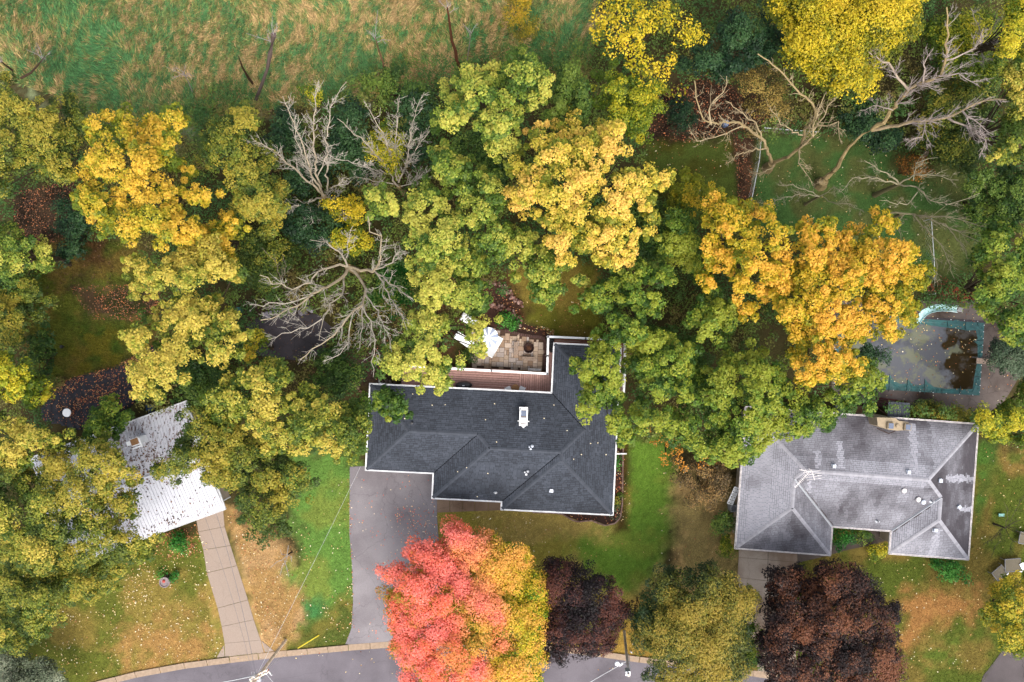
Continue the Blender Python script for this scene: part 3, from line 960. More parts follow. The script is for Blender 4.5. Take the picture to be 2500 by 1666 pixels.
def ridge_caps(hs, under, lines, col, wpx=8.5, step=6.5, lift=0.03, sides=None):
    for (a, b) in lines:
        A = np.array(hs.w(*a)); B = np.array(hs.w(*b))
        d = B - A; Ln = np.linalg.norm(d); d /= Ln
        s_ = np.cross(d, [0, 0, 1]); s_ /= np.linalg.norm(s_)
        hw = wpx * hs.k / 2
        st = step * hs.k
        n = max(1, int(Ln / st))
        V = []; cols = []
        drop = hw * hs.slope * (0.95 if abs(d[2]) < .02 else 0.68)
        for i in range(n):
            p = A + d * (i * st); q_ = A + d * ((i + 1) * st + .04)
            c3 = tuple(np.array(col) * random.uniform(.88, 1.12))
            l1 = lift + .012; l0 = lift
            up = np.array([0, 0, 1.0])
            for sg in (1, -1):
                e0 = p + s_ * hw * sg - up * drop; e1 = q_ + s_ * hw * sg - up * drop
                quad = [p + up * l1, q_ + up * l0, e1 + up * l0, e0 + up * l1]
                if sg > 0: quad = quad[::-1]
                V += quad; cols.append(c3)
        o = np_mesh('ridge_cap', np.array(V), 4, np.array(cols), M['shingle'], under)


def gutters(hs, outline, mat, w_=3.6, h_=0.13, worn=None):
    n = len(outline)
    cx = [p[0] for p in outline]; 
    area = sum(outline[i][0] * outline[(i + 1) % n][1] - outline[(i + 1) % n][0] * outline[i][1] for i in range(n))
    sg = 1 if area > 0 else -1
    for i in range(n):
        a = np.array(outline[i], float); b = np.array(outline[(i + 1) % n], float)
        d = (b - a) / np.hypot(*(b - a)); o = np.array([d[1], -d[0]]) * sg
        p = [a - d * 0.0 + o * 0.2, b + o * 0.2, b + o * w_ + d * (w_ * .9 if True else 0), a + o * w_ - d * w_ * .9]
        # mitre: reflex corners get pulled back
        prv = np.array(outline[i - 1], float); nxt = np.array(outline[(i + 2) % n], float)
        c1 = np.cross(a - prv, b - a) * sg; c2 = np.cross(b - a, nxt - b) * sg
        if c1 < 0: p[3] = a + o * w_ + d * w_
        if c2 < 0: p[2] = b + o * w_ - d * w_
        g = G()
        tw = [hs.w(*q_)[:2] for q_ in p]
        z0 = hs.ze - h_; z1 = hs.ze + 0.02
        # trough: outer lip, floor, back
        inner = [p[0] + (p[3] - p[0]) * .25, p[1] + (p[2] - p[1]) * .25, p[1] + (p[2] - p[1]) * .78, p[0] + (p[3] - p[0]) * .78]
        iw = [hs.w(*q_)[:2] for q_ in inner]
        vs = [(*q_, z0) for q_ in tw] + [(*q_, z1) for q_ in tw] + [(*q_, z1) for q_ in iw] + [(*q_, z0 + .03) for q_ in iw]
        fs = [(0, 1, 2, 3), (0, 4, 5, 1), (1, 5, 6, 2), (2, 6, 7, 3), (3, 7, 4, 0), (4, 8, 9, 5), (5, 9, 10, 6), (6, 10, 11, 7), (7, 11, 8, 4),
              (8, 12, 13, 9), (9, 13, 14, 10), (10, 14, 15, 11), (11, 15, 12, 8), (12, 15, 14, 13)]
        g.add(vs, fs); g.build('gutter', mat, hs.root)


def walls(hs, outline, mat, inset=16):
    n = len(outline)
    area = sum(outline[i][0] * outline[(i + 1) % n][1] - outline[(i + 1) % n][0] * outline[i][1] for i in range(n))
    sg = 1 if area > 0 else -1
    pts = []
    for i in range(n):
        p0 = np.array(outline[i - 1], float); p1 = np.array(outline[i], float); p2 = np.array(outline[(i + 1) % n], float)
        d1 = (p1 - p0) / np.hypot(*(p1 - p0)); d2 = (p2 - p1) / np.hypot(*(p2 - p1))
        n1 = np.array([-d1[1], d1[0]]) * sg; n2 = np.array([-d2[1], d2[0]]) * sg
        pts.append(p1 + (n1 + n2) * inset)
    g = G(); g.prism([hs.w(*q_)[:2] for q_ in pts], -0.1, hs.ze - 0.15)
    wl = g.build('wall', mat, hs.root)
    # soffit closes the overhang
    g = G(); g.prism([hs.w(*q_)[:2] for q_ in outline], hs.ze - .1, hs.ze - .03); g.build('soffit', M['white'], hs.root)
    return wl


def opening(hs, u0, v0, u1, v1, z0, z1, name, mat, depth=0.08):
    A = np.array(hs.w(u0, v0, z=0)); B = np.array(hs.w(u1, v1, z=0))
    c = (A + B) / 2; Ln = np.linalg.norm(B - A)
    rz = math.atan2(B[1] - A[1], B[0] - A[0])
    g = G(); g.box((c[0], c[1], (z0 + z1) / 2), (Ln, depth, z1 - z0), rz); f = g.build(name, M['white'], hs.root)
    g = G(); g.box((c[0], c[1], (z0 + z1) / 2), (Ln - .14, depth + .03, z1 - z0 - .14), rz); g.build('pane' if name == 'window' else 'panel', mat, f)


# ---- house with the dark shingle roof
h1 = House('dark_roofed_house', 'low house with a charcoal shingle hip roof and crisp white gutters beside the asphalt driveway', (905, 939.5), 2.8, 2.8, 0.42)
OUT1 = [(0, 0), (444, 0), (444, -121), (604, -121), (604, 287), (335, 287), (335, 268), (165, 268), (165, 207), (0, 207)]
F1 = [
    ([(0, 0, 0), (444, 0, 0), (524, 80, 80), (470, 134, 134), (299, 134, 134), (268.5, 103.5, 103.5), (103.5, 103.5, 103.5)], (1, 0), (0, 1), 0),
    ([(444, 0, 0), (444, -121, 0), (524, -41, 80), (524, 80, 80)], (0, 1), (1, 0), 444),
    ([(444, -121, 0), (604, -121, 0), (524, -41, 80)], (1, 0), (0, 1), -121),
    ([(604, -121, 0), (604, 287, 0), (469.5, 152.5, 134.5), (469.5, 134.5, 134.5), (524, 80, 80), (524, -41, 80)], (0, 1), (-1, 0), -604),
    ([(604, 287, 0), (335, 287, 0), (469.5, 152.5, 134.5)], (1, 0), (0, -1), -287),
    ([(335, 287, 0), (335, 268, 0), (469.5, 133.5, 134.5), (469.5, 152.5, 134.5)], (0, 1), (1, 0), 335),
    ([(335, 268, 0), (165, 268, 0), (299, 134, 134), (469, 134, 134)], (1, 0), (0, -1), -268),
    ([(165, 268, 0), (165, 207, 0), (268.5, 103.5, 103.5), (299, 134, 134)], (0, 1), (1, 0), 165),
    ([(165, 207, 0), (0, 207, 0), (103.5, 103.5, 103.5), (268.5, 103.5, 103.5)], (1, 0), (0, -1), -207),
    ([(0, 207, 0), (0, 0, 0), (103.5, 103.5, 103.5)], (0, 1), (1, 0), 0),
]


def col1(u, v, fi, d, e):
    n = fbm(np.array([u / 40]), np.array([v / 40]), 4, 3)[0]
    base = np.array(lin(72, 77, 86, .4)) * (0.72 + .56 * n)
    r_ = random.random()
    base = base * (0.8 if r_ < .2 else (1.15 if r_ > .8 else 1.0)) * random.uniform(.92, 1.08) * 1.18
    stain = fbm(np.array([u / 70 + 3]), np.array([v / 70]), 8, 3)[0]
    if fi in (4, 6) and d < 75:
        base = base * (1 - .45 * max(0, min(1, (stain - .38) * 5)) * (1 - d / 75))
    return base


M['under1'] = simple('dark_felt', lin(34, 36, 42), 0.95, 0, 0.1, 0.1, 4)
r1 = roof_facets(h1, F1, M['under1'], colf=col1, single_facet=6)
A1 = (469.5, 134.5, 134.5)
ridge_caps(h1, r1, [((0, 207, 0), (103.5, 103.5, 103.5)), ((0, 0, 0), (103.5, 103.5, 103.5)), ((103.5, 103.5, 103.5), (268.5, 103.5, 103.5)),
                    ((268.5, 103.5, 103.5), (299, 134, 134)), ((165, 268, 0), (299, 134, 134)), ((299, 134, 134), A1),
                    ((524, 80, 80), A1), ((524, -41, 80), (524, 80, 80)), ((444, -121, 0), (524, -41, 80)), ((604, -121, 0), (524, -41, 80)),
                    ((604, 287, 0), (469.5, 152.5, 134.5)), ((335, 287, 0), (469.5, 152.5, 134.5)), ((469.5, 152.5, 134.5), A1)], lin(84, 89, 98, .4))
for a, b in [((165, 207, 0), (268.5, 103.5, 103.5)), ((335, 268, 0), (469, 134, 134)), ((444, 0, 0), (524, 80, 80))]:
    A = h1.w(*a); B = h1.w(*b)
    g = G(); g.tube([(A[0], A[1], A[2] + .015), (B[0], B[1], B[2] + .015)], .035, 4); g.build('valley', M['under1'], h1.root)
gutters(h1, OUT1, M['white'])
walls(h1, OUT1, M['walldark'])
opening(h1, 40, 191.3, 140, 191.3, 0, 2.2, 'garage_door', M['white'])
opening(h1, 380, 271.3, 440, 271.3, 0.9, 2.1, 'window', M['glassdark'])
opening(h1, 500, 271.3, 560, 271.3, 0.9, 2.1, 'window', M['glassdark'])
opening(h1, 200, 16, 260, 16, 1.4, 2.4, 'window', M['glassdark'])
opening(h1, 200, 252, 230, 252, 0, 2.1, 'door', M['wood_brown'])

# skylit chimney housing on the north slope
def on_roof(hs, px_, py_, zg):
    f = (H - zg) / H / K
    return ((px_ - 1250) * f, -(py_ - 833) * f, zg)


def at_h(hs, px_, py_, hfun, extra=0.0):
    """world point whose projection is px,py and which lies on the roof surface"""
    z = hs.ze + 1
    for _ in range(6):
        X, Y, _z = P(px_, py_, z)
        u, v = hs.inv(X, Y)
        z = hs.ze + hfun(u, v) * hs.k * hs.slope + extra
    return P(px_, py_, z)


h1n = lambda u, v: max(0, min(v, 134.5, 604 - u))
h1s = lambda u, v: max(0, 268 - v)
h1e = lambda u, v: max(0, 287 - v)
ang1 = -math.radians(2.8)
c = at_h(h1, 1278, 1017, h1n, 0.35)
cm = empty('chimney_box', c, None, None); cm.parent = h1.root
cm.location = tuple(np.array(c) - np.array(h1.root.location)); cm.name = 'chimney'
def wpart(name, g, mat, parent):
    me_o = g.build(name, mat, None)
    me_o.parent = parent
    x = y = z = 0; q_ = parent
    while q_ is not None:
        x += q_.location.x; y += q_.location.y; z += q_.location.z; q_ = q_.parent
    me_o.location = (-x, -y, -z)
    return me_o
g = G(); kx = 1 / K * .93
g.box((c[0], c[1], c[2] - .25), (19 * kx, 43 * kx, 0.9), ang1); 
wpart('casing', g, M['wood_weathered'], cm)
g = G()
for dx, dy, sx, sy in ((-8.5, 0, 3, 44), (8.5, 0, 3, 44), (0, 20, 20, 7), (0, -20, 20, 3)):
    g.box((c[0] + dx * kx, c[1] + dy * kx, c[2] + .24), (sx * kx, sy * kx, .1), ang1)
wpart('white_rim', g, M['white'], cm)
g = G(); g.box((c[0], c[1] + 8 * kx, c[2] + .23), (13 * kx, 14 * kx, .06), ang1); wpart('flue_glass', g, M['glassdark'], cm)
g = G(); g.box((c[0], c[1] - 9 * kx, c[2] + .26), (13 * kx, 14 * kx, .1), ang1); wpart('flue_cover', g, M['greymetal'], cm)
g = G(); g.box((c[0] - 11 * kx, c[1] - 11 * kx, c[2] + .1), (6 * kx, 2 * kx, .05), ang1); g.box((c[0] + 11 * kx, c[1] - 12 * kx, c[2] + .1), (6 * kx, 2 * kx, .05), ang1)
g.box((c[0], c[1] - 22 * kx, c[2] + .1), (9 * kx, 9 * kx, .05), ang1 + math.pi / 4); wpart('flashing', g, M['white'], cm)


def vent(hs, px_, py_, hf, kind, name='roof_vent', mat='ventgrey'):
    c = at_h(hs, px_, py_, hf, 0.08)
    g = G()
    a = -hs.a
    if kind == 'pipe':
        g.lathe((c[0], c[1], c[2] - .2), [(.16, 0.05), (.16, .1), (.06, .16), (.05, .5), (.06, .5), (.03, .5), (.03, .2)], 12)
    elif kind == 'double':
        g.lathe((c[0] - .08, c[1], c[2] - .2), [(.12, 0.05), (.06, .14), (.05, .45)], 10)
        g.lathe((c[0] + .12, c[1] + .05, c[2] - .2), [(.12, 0.05), (.1, .14), (.1, .35), (.03, .4)], 10)
        g.box((c[0] + .02, c[1] - .18, c[2]), (.14, .12, .1), a)
    elif kind == 'box':
        g.box((c[0], c[1], c[2] + .1), (.24, .24, .09), a); g.box((c[0], c[1], c[2]), (.22, .22, .2), a); g.box((c[0], c[1], c[2] - .06), (.3, .3, .03), a)
    elif kind == 'diamond':
        g.box((c[0], c[1], c[2] + .1), (.24, .24, .09), a + math.pi / 4); g.box((c[0], c[1], c[2]), (.22, .22, .2), a + math.pi / 4); g.box((c[0], c[1], c[2] - .06), (.3, .3, .03), a)
    elif kind == 'cone':
        g.lathe((c[0], c[1], c[2] - .1), [(.13, 0), (.13, .12), (.18, .18), (.15, .23), (.0, .28)], 16)
    elif kind == 'black':
        g.lathe((c[0], c[1], c[2] - .1), [(.09, 0), (.09, .35), (.05, .36)], 10)
    g.build(name, M[mat], hs.root)


vent(h1, 1295, 1091, h1n, 'double', 'vent_pipe', 'ventgrey')
vent(h1, 1284, 1152.5, h1s, 'double', 'vent_pipe', 'greymetal')
vent(h1, 1209.7, 1202, h1s, 'pipe', 'vent_pipe', 'greymetal')
vent(h1, 1346, 1198, h1e, 'box', 'roof_vent', 'ventgrey')
vent(h1, 1006, 1032.6, h1n, 'black', 'vent_pipe', 'black')
# downspouts
def polyt(pts, rad, name, mat, parent, sides=6):
    g = G(); g.tube([P(*p) for p in pts], rad, sides); return g.build(name, mat, parent)
polyt([(1501, 1108, 2.7), (1512, 1108, 2.4), (1514, 1108, .3), (1530, 1108, .15)], .05, 'downspout', M['white'], h1.root, 4)
polyt([(940, 937, 2.6), (930, 936, 2.2), (926, 934, 1.2), (926, 922, .6)], .05, 'downspout', M['white'], h1.root, 4)

# ---- light grey roof
h2 = House('grey_roofed_house', 'house with a streaked light grey shingle hip roof and antenna beside the covered pool', (2386.7, 1037.4), 4.25, 2.8, 0.36)
OUT2 = [(-566, 0), (0, 0), (0, 328), (-190, 328), (-190, 273), (-337, 273), (-337, 343), (-566, 343)]
F2 = [
    ([(-566, 0, 0), (0, 0, 0), (-136.5, 136.5, 136.5), (-429.5, 136.5, 136.5)], (1, 0), (0, 1), 0),
    ([(0, 0, 0), (0, 328, 0), (-95, 233, 95), (-95, 178, 95), (-136.5, 136.5, 136.5)], (0, 1), (-1, 0), 0),
    ([(0, 328, 0), (-190, 328, 0), (-95, 233, 95)], (1, 0), (0, -1), -328),
    ([(-190, 328, 0), (-190, 273, 0), (-95, 178, 95), (-95, 233, 95)], (0, 1), (1, 0), -190),
    ([(-190, 273, 0), (-337, 273, 0), (-451.5, 158.5, 114.5), (-429.5, 136.5, 136.5), (-136.5, 136.5, 136.5), (-95, 178, 95)], (1, 0), (0, -1), -273),
    ([(-337, 273, 0), (-337, 343, 0), (-451.5, 228.5, 114.5), (-451.5, 158.5, 114.5)], (0, 1), (-1, 0), 337),
    ([(-337, 343, 0), (-566, 343, 0), (-451.5, 228.5, 114.5)], (1, 0), (0, -1), -343),
    ([(-566, 343, 0), (-566, 0, 0), (-429.5, 136.5, 136.5), (-451.5, 158.5, 114.5), (-451.5, 228.5, 114.5)], (0, 1), (1, 0), -566),
]
# pale zinc streaks below vents: (facet, along-eave position, from d, to d, half width at start/end)
STREAK = [(0, -343, 128, 62, 7, 9), (0, -162, 128, 10, 7, 11), (0, -398, 132, 92, 4, 8), (1, 132, 86, 0, 7, 10), (1, 206, 34, 0, 5, 8), (2, -89, 70, 0, 6, 14), (4, -412, 112, 82, 4, 7)]


def col2(u, v, fi, d, e):
    U = np.array([u]); Vv = np.array([v])
    base = np.array(lin(184, 183, 191, .4))
    dark = np.array(lin(88, 83, 88, .4))
    n = fbm(U / 60, Vv / 60, 31, 3)[0]; n2 = fbm(U / 12, Vv / 26, 32, 3)[0]
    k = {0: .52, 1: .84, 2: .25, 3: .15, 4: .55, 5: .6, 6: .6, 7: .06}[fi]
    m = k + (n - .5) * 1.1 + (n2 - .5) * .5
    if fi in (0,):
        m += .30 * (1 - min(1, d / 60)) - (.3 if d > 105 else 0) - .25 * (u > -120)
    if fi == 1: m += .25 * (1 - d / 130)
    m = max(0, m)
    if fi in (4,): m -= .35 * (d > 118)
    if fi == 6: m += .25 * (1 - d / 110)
    for f_, ec, d0_, d1_, w0, w1 in STREAK:
        if f_ == fi and d1_ <= d <= d0_:
            t = (d0_ - d) / (d0_ - d1_)
            hw = w0 + (w1 - w0) * t
            x_ = abs(e - ec) / hw
            if x_ < 1.2: m -= (1.3 - .45 * t) * min(1, max(0, (1.2 - x_) * 1.4))
    m = max(-.6, min(1, m))
    c_ = base * (1 - m) + dark * m if m > 0 else base * (1 - .18 * m)
    return c_ * random.uniform(.94, 1.06)


M['under2'] = simple('grey_felt', lin(86, 82, 86), 0.95, 0, 0.1, 0.1, 4)
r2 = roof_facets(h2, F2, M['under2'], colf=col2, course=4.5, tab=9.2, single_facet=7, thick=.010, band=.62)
ridge_caps(h2, r2, [((0, 0, 0), (-136.5, 136.5, 136.5)), ((-136.5, 136.5, 136.5), (-429.5, 136.5, 136.5)), ((-566, 0, 0), (-429.5, 136.5, 136.5)),
                    ((-95, 178, 95), (-136.5, 136.5, 136.5)), ((-95, 233, 95), (-95, 178, 95)), ((0, 328, 0), (-95, 233, 95)), ((-190, 328, 0), (-95, 233, 95)),
                    ((-451.5, 158.5, 114.5), (-429.5, 136.5, 136.5)), ((-451.5, 228.5, 114.5), (-451.5, 158.5, 114.5)), ((-566, 343, 0), (-451.5, 228.5, 114.5)), ((-337, 343, 0), (-451.5, 228.5, 114.5))],
           lin(186, 184, 190, .4))
for a, b in [((-190, 273, 0), (-95, 178, 95)), ((-337, 273, 0), (-451.5, 158.5, 114.5))]:
    A = np.array(h2.w(*a)); B = np.array(h2.w(*b))
    g = G(); g.tube([A + [0, 0, .02], B + [0, 0, .02]], .085, 4); g.build('valley_flashing', M['greymetal'], h2.root)
    d = np.cross(B - A, [0, 0, 1]); d /= np.linalg.norm(d)
    for sg in (1,):
        pts = [A + (B - A) * t + d * sg * .13 + [0, 0, .06] for t in np.linspace(0, .75, 10)]
        g = G()
        for i in range(9):
            if i % 3 != 1: g.tube([pts[i], pts[i + 1]], .022, 4)
        g.build('rust_edge', M['copper'], h2.root)
OUT2b = OUT2
gutters(h2, OUT2b, M['whiteworn'], w_=3.6)
walls(h2, OUT2, M['wall'])
opening(h2, -530, 327, -400, 327, 0, 2.2, 'garage_door', M['white'])
opening(h2, -280, 257, -250, 257, 0, 2.1, 'door', M['wood_brown'])
opening(h2, -130, 312, -70, 312, .9, 2.1, 'window', M['glassdark'])
h2n = lambda u, v: max(0, min(v, 136.5, -u if u > -136 else 999))
h2e = lambda u, v: max(0, -u)
h2s = lambda u, v: max(0, 273 - v)
h2c = lambda u, v: max(0, 328 - v)
vent(h2, 2035.6, 1138.5, h2n, 'box', mat='ventgrey'); vent(h2, 2217.7, 1153, h2n, 'box', mat='ventgrey')
vent(h2, 2295, 1174, h2e, 'box', mat='ventgrey'); vent(h2, 2340.6, 1238, h2e, 'diamond')
vent(h2, 2282.6, 1294.7, h2c, 'box', mat='ventgrey')
vent(h2, 2206.7, 1198, h2s, 'cone', mat='whiteworn'); vent(h2, 2241, 1219.5, h2s, 'cone', mat='whiteworn'); vent(h2, 2253.4, 1226, h2s, 'cone', mat='ventgrey')
vent(h2, 2142, 1272, h2s, 'pipe', 'vent_pipe', 'greymetal'); vent(h2, 2275, 1224, h2s, 'pipe', 'vent_pipe', 'greymetal')
# broad tan chimney breaking the north eave
zc = 4.3
poly = [(2141, 1019.5), (2187, 1021), (2194, 1028), (2218, 1031), (2220, 1050), (2190, 1052), (2168, 1049), (2143, 1040)]
ch = empty('chimney', (*P(2180, 1035, zc)[:2], 0), None, None); ch.parent = h2.root; ch.location = tuple(np.array(ch.location) - np.array(h2.root.location))
g = G(); g.prism([P(a, b, zc)[:2] for a, b in poly], 0, zc); wpart('stack', g, M['tan'], ch)
for (fx, fy) in ((2173.5, 1040), (2215, 1043)):
    p = P(fx, fy, zc + .1)
    g = G(); g.box((p[0], p[1], zc + .1), (.46, .46, .2), -h2.a); fr = wpart('flue_curb', g, M['tan'], ch)
    g = G(); g.box((p[0], p[1], zc + .22), (.34, .38, .06), -h2.a); wpart('flue_cover', g, M['glassdark'], ch)
p = P(2192, 1040, zc + .1); g = G(); g.lathe((p[0], p[1], zc), [(.13, 0), (.13, .12), (.07, .14)], 12); wpart('flue_pot', g, M['tan'], ch)
g = G()
zb = 3.3
g.tube([P(2141, 1046, zb), P(2170, 1059, zb + .15), P(2185, 1053, zb + .1)], .035, 4); wpart('flashing', g, M['copper'], ch)

# antenna
base = P(1973, 1150, 4.6)
an = empty('tv_antenna', base, 'pale metal television antenna with two comb booms on the light grey roof', 'antenna')
g = G(); b0 = P(1973, 1150, 4.2); g.tube([b0, (b0[0], b0[1], 6.1)], .025, 6); g.build('mast', M['wire'], an)
def boom(a, b, za, n, ln0, ln1, ang):
    A = np.array(P(*a, za)); B = np.array(P(*b, za)); g = G(); g.tube([A, B], .022, 5, cap=True)
    d = (B - A) / np.linalg.norm(B - A); s_ = np.array([-d[1], d[0], 0])
    s_ = s_ * math.cos(ang) + d * math.sin(ang)
    g.build('boom', M['whiteworn'], an)
    g = G()
    for i in range(n):
        p = A + (B - A) * (i + .5) / n; l_ = (ln0 + (ln1 - ln0) * i / n) / K * .9
        g.tube([p - s_ * l_, p + s_ * l_], .013, 4)
    g.build('element', M['whiteworn'], an)
boom((1940.5, 1190.6), (1981, 1147), 5.6, 14, 3, 7, 0)
boom((1982, 1149), (1989, 1173), 5.9, 4, 22, 18, .15)
boom((1952, 1147), (1979, 1152), 5.9, 3, 3, 6, .3)
polyt([(1981, 1147, 5.9), (1960, 1160, 5.5), (1940, 1178, 4.4)], .008, 'cable', M['wiredark'], an, 3)

# ladder-like trellis, air conditioner by the west wall
tr = empty('ladder', P(1795, 1210, 0), 'white lattice ladder leaning beside the west wall of the grey roofed house', 'ladder')
A = [P(1794, 1189, 1.9), P(1776, 1229, 1.0)]; B = [P(1804, 1193, 1.9), P(1788, 1233, 1.0)]
for a, b in (A, B):
    g = G(); g.tube([a, b], .04, 5); g.build('rail', M['white'], tr)
for i in range(7):
    t = i / 6
    p = np.array(A[0]) * (1 - t) + np.array(A[1]) * t; q_ = np.array(B[0]) * (1 - t) + np.array(B[1]) * t
    g = G(); g.tube([p, q_], .035, 5)
    g.build('rung', M['white'], tr)
    if i < 6:
        t2 = (i + 1) / 6; q2 = np.array(B[0]) * (1 - t2) + np.array(B[1]) * t2; p2 = np.array(A[0]) * (1 - t2) + np.array(A[1]) * t2
        g = G(); g.tube([p, q2], .025, 4); g.tube([q_, p2], .025, 4); g.build('lattice', M['white'], tr)
ac = empty('air_conditioner', P(1789, 1240, 0), 'grey box air conditioner tucked against the west wall', 'air conditioner')
p = P(1789, 1240, .5); g = G(); g.box((p[0], p[1], .4), (.5, .5, .8), .1); g.build('cabinet', M['greymetal'], ac)
g = G(); g.lathe((p[0], p[1], .8), [(.2, 0), (.2, .03), (.12, .03), (.1, .01)], 16); g.build('fan_guard', M['wiredark'], ac)

# ---- white ribbed roof
h3 = House('white_roofed_house', 'house under trees with a flaking white ribbed metal roof and brown stains', (77, 1119), -20, 2.9, 0.12)
LU, LV = 400, 277
w3 = 0
OUT3 = [(0, 0), (LU, 0), (LU, LV), (0, LV)]
rf = empty('roof', (0, 0, 0), None, None); rf.parent = h3.root
c0 = h3.w(LU / 2, LV / 2, LV / 2); rf.location = tuple(np.array(c0) - np.array(h3.root.location))
n3 = 50
for side in (0, 1):
    for i in range(n3):
        u0 = LU * i / n3; u1 = LU * (i + 1) / n3
        va, vb = (0, LV / 2) if side == 0 else (LV, LV / 2)
        vs = [h3.w(u0 + .15, va, 0), h3.w(u1 - 1.3, va, 0), h3.w(u1 - 1.3, vb, LV / 2), h3.w(u0 + .15, vb, LV / 2)]
        rs = [h3.w(u1 - 1.3, va, 0), h3.w(u1, va, 0), h3.w(u1, vb, LV / 2), h3.w(u1 - 1.3, vb, LV / 2)]
        g = G()
        lo = [(x, y, z) for x, y, z in vs]
        # flat pan with a raised standing rib at its edge
        up_ = [(x, y, z + .035) for x, y, z in rs]
        g.add(vs + [(x, y, z - .02) for x, y, z in vs], [(0, 1, 2, 3) if side else (3, 2, 1, 0), (4, 5, 1, 0), (6, 7, 3, 2), (5, 6, 2, 1), (7, 4, 0, 3)])
        g.add([(x, y, z - .02) for x, y, z in rs] + up_, [(4, 5, 6, 7), (0, 1, 5, 4), (1, 2, 6, 5), (2, 3, 7, 6), (3, 0, 4, 7)])
        wpart('panel', g, M['whiteroof'], rf)
g = G(); g.tube([np.array(h3.w(0, LV / 2, LV / 2)) + [0, 0, .03], np.array(h3.w(LU, LV / 2, LV / 2)) + [0, 0, .03]], .06, 5); wpart('ridge_cap', g, M['whiteroof'], rf)
gutters(h3, OUT3, M['white'], w_=3.2)
walls(h3, OUT3, M['wall'])
opening(h3, 330, 261, 385, 261, 0, 2.2, 'garage_door', M['white'])
cz = 4.2
ch = empty('chimney', P(331, 1078, cz), None, None); ch.parent = h3.root; ch.location = tuple(np.array(P(331, 1078, cz)) - np.array(h3.root.location))
a3 = math.radians(20)
p = P(332, 1078, cz)
g = G(); g.box((p[0], p[1], cz - .5), (.62, .52, 1.4), a3); wpart('casing', g, M['white'], ch)
g = G(); g.box((p[0], p[1], cz + .21), (.56, .44, .04), a3); wpart('cap', g, M['wood_round'], ch)
g = G(); q_ = P(345, 1080, cz); g.box((q_[0], q_[1], cz), (.08, .66, .3), a3); q_ = P(336, 1092, cz); g.box((q_[0], q_[1], cz - .1), (.7, .08, .3), a3); wpart('flashing', g, M['white'], ch)
q_ = P(313, 1084, cz); g = G(); g.box((q_[0], q_[1], cz - .3), (.3, .3, .5), a3); wpart('flue', g, M['white'], ch)

# ------------------------------------------------------------------ deck
dk = empty('timber_deck', (*P(1200, 920, 1)[:2], 0), 'reddish brown board deck with white rails behind the dark roofed house', 'deck')
zd = 0.95
deckred = lin(192, 150, 138, .72); 
M['deck'] = attr_mat('deck_board', rough=0.8, spec=0.2, var=0.2, scale=9.0, bump=0.3, objcol=True)
cb = chamfer_box('plank'); cb.materials.append(M['deck'])
# long boards run east-west between the rail and the house, following the eave
def plank(a, b, wpx, z=zd, col=None, name='plank'):
    A = np.array(P(*a, z)); B = np.array(P(*b, z)); c_ = (A + B) / 2; Ln = np.linalg.norm(B - A)
    rz = math.atan2(B[1] - A[1], B[0] - A[0])
    k_ = random.uniform(.86, 1.1)
    cc_ = tuple(q_ * k_ for q_ in (col or deckred))
    put(cb, name, dk, (c_[0], c_[1], z - .04), rz, (Ln, wpx / K * .98, .04), cc_)
n_ = 9
for i in range(n_):
    t = (i + .5) / n_
    y0 = 892.5 + t * 50 - 2; y1 = 912 + t * 43 - 4
    plank((980, y0), (1268, y0 + (1268 - 980) * .047), 4.6)
for i in range(15):
    x = 1271 + i * 5.2
    plank((x, 912), (x - 1.5, 958), 4.3)
for i in range(9):
    x = 1338 + i * 0
for i in range(26):
    y = 836 + i * 5.0
    pass
for i in range(2):
    plank((1341.5 + i * 5, 828), (1337.5 + i * 5, 962), 4.3)
for i in range(3):
    plank((1352, 829.5 + i * 5), (1526, 837 + i * 5), 4.3, col=lin(165, 110, 92, .6))
for i in range(3):
    plank((1515 + i * 4.6, 842), (1508 + i * 4.6, 960), 4.0)
# strip of boards against the house, the deck's shadow painted in as brown
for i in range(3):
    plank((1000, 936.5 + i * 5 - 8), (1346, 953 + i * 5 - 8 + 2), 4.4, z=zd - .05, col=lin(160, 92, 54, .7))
plank((1356, 832), (1416, 835), 2.5, z=zd + .05, col=lin(190, 160, 140))
# framing below
g = G(); g.prism(xy([(985, 890), (1335, 908), (1338, 830), (1526, 838), (1520, 962), (1340, 962), (1345, 965), (985, 945)], .9), .1, zd - .12)
fo = g.build('joist_frame', M['walldark'], dk)
# white rails
RAIL = [(1000, 893.5), (1068, 898.5), (1200, 905.5), (1336, 913), (1337, 869), (1338.5, 822.5), (1430, 826.5), (1527, 832), (1526, 900), (1523, 958)]
zr = 1.95
for i in range(len(RAIL) - 1):
    a = P(*RAIL[i], zr); b = P(*RAIL[i + 1], zr)
    Ln = math.dist(a, b); rz = math.atan2(b[1] - a[1], b[0] - a[0]); c_ = ((a[0] + b[0]) / 2, (a[1] + b[1]) / 2)
    g = G(); g.box((c_[0], c_[1], zr), (Ln + .13, .155, .05), rz); rl = g.build('rail', M['white'], dk)
    g = G(); nb = int(Ln / .14)
    for j in range(nb):
        t = (j + .5) / nb; g.box((a[0] + (b[0] - a[0]) * t, a[1] + (b[1] - a[1]) * t, (zr + zd) / 2), (.025, .025, zr - zd - .05), rz)
    g.box((c_[0], c_[1], zd + .08), (Ln, .04, .05), rz)
    bo = g.build('balusters', M['white'], rl); bo['kind'] = 'stuff'
for a in RAIL:
    p = P(*a, zr); g = G(); g.box((p[0], p[1], (zr) / 2 + .02), (.1, .1, zr - .08)); g.build('post', M['white'], dk)
g = G(); p = P(1305, 905, .6); g.box((p[0], p[1], .35), (1.0, .28, .08), ang1); g.box((p[0], p[1] - .2, .65), (1.0, .28, .08), ang1); g.build('step', M['whiteworn'], dk)

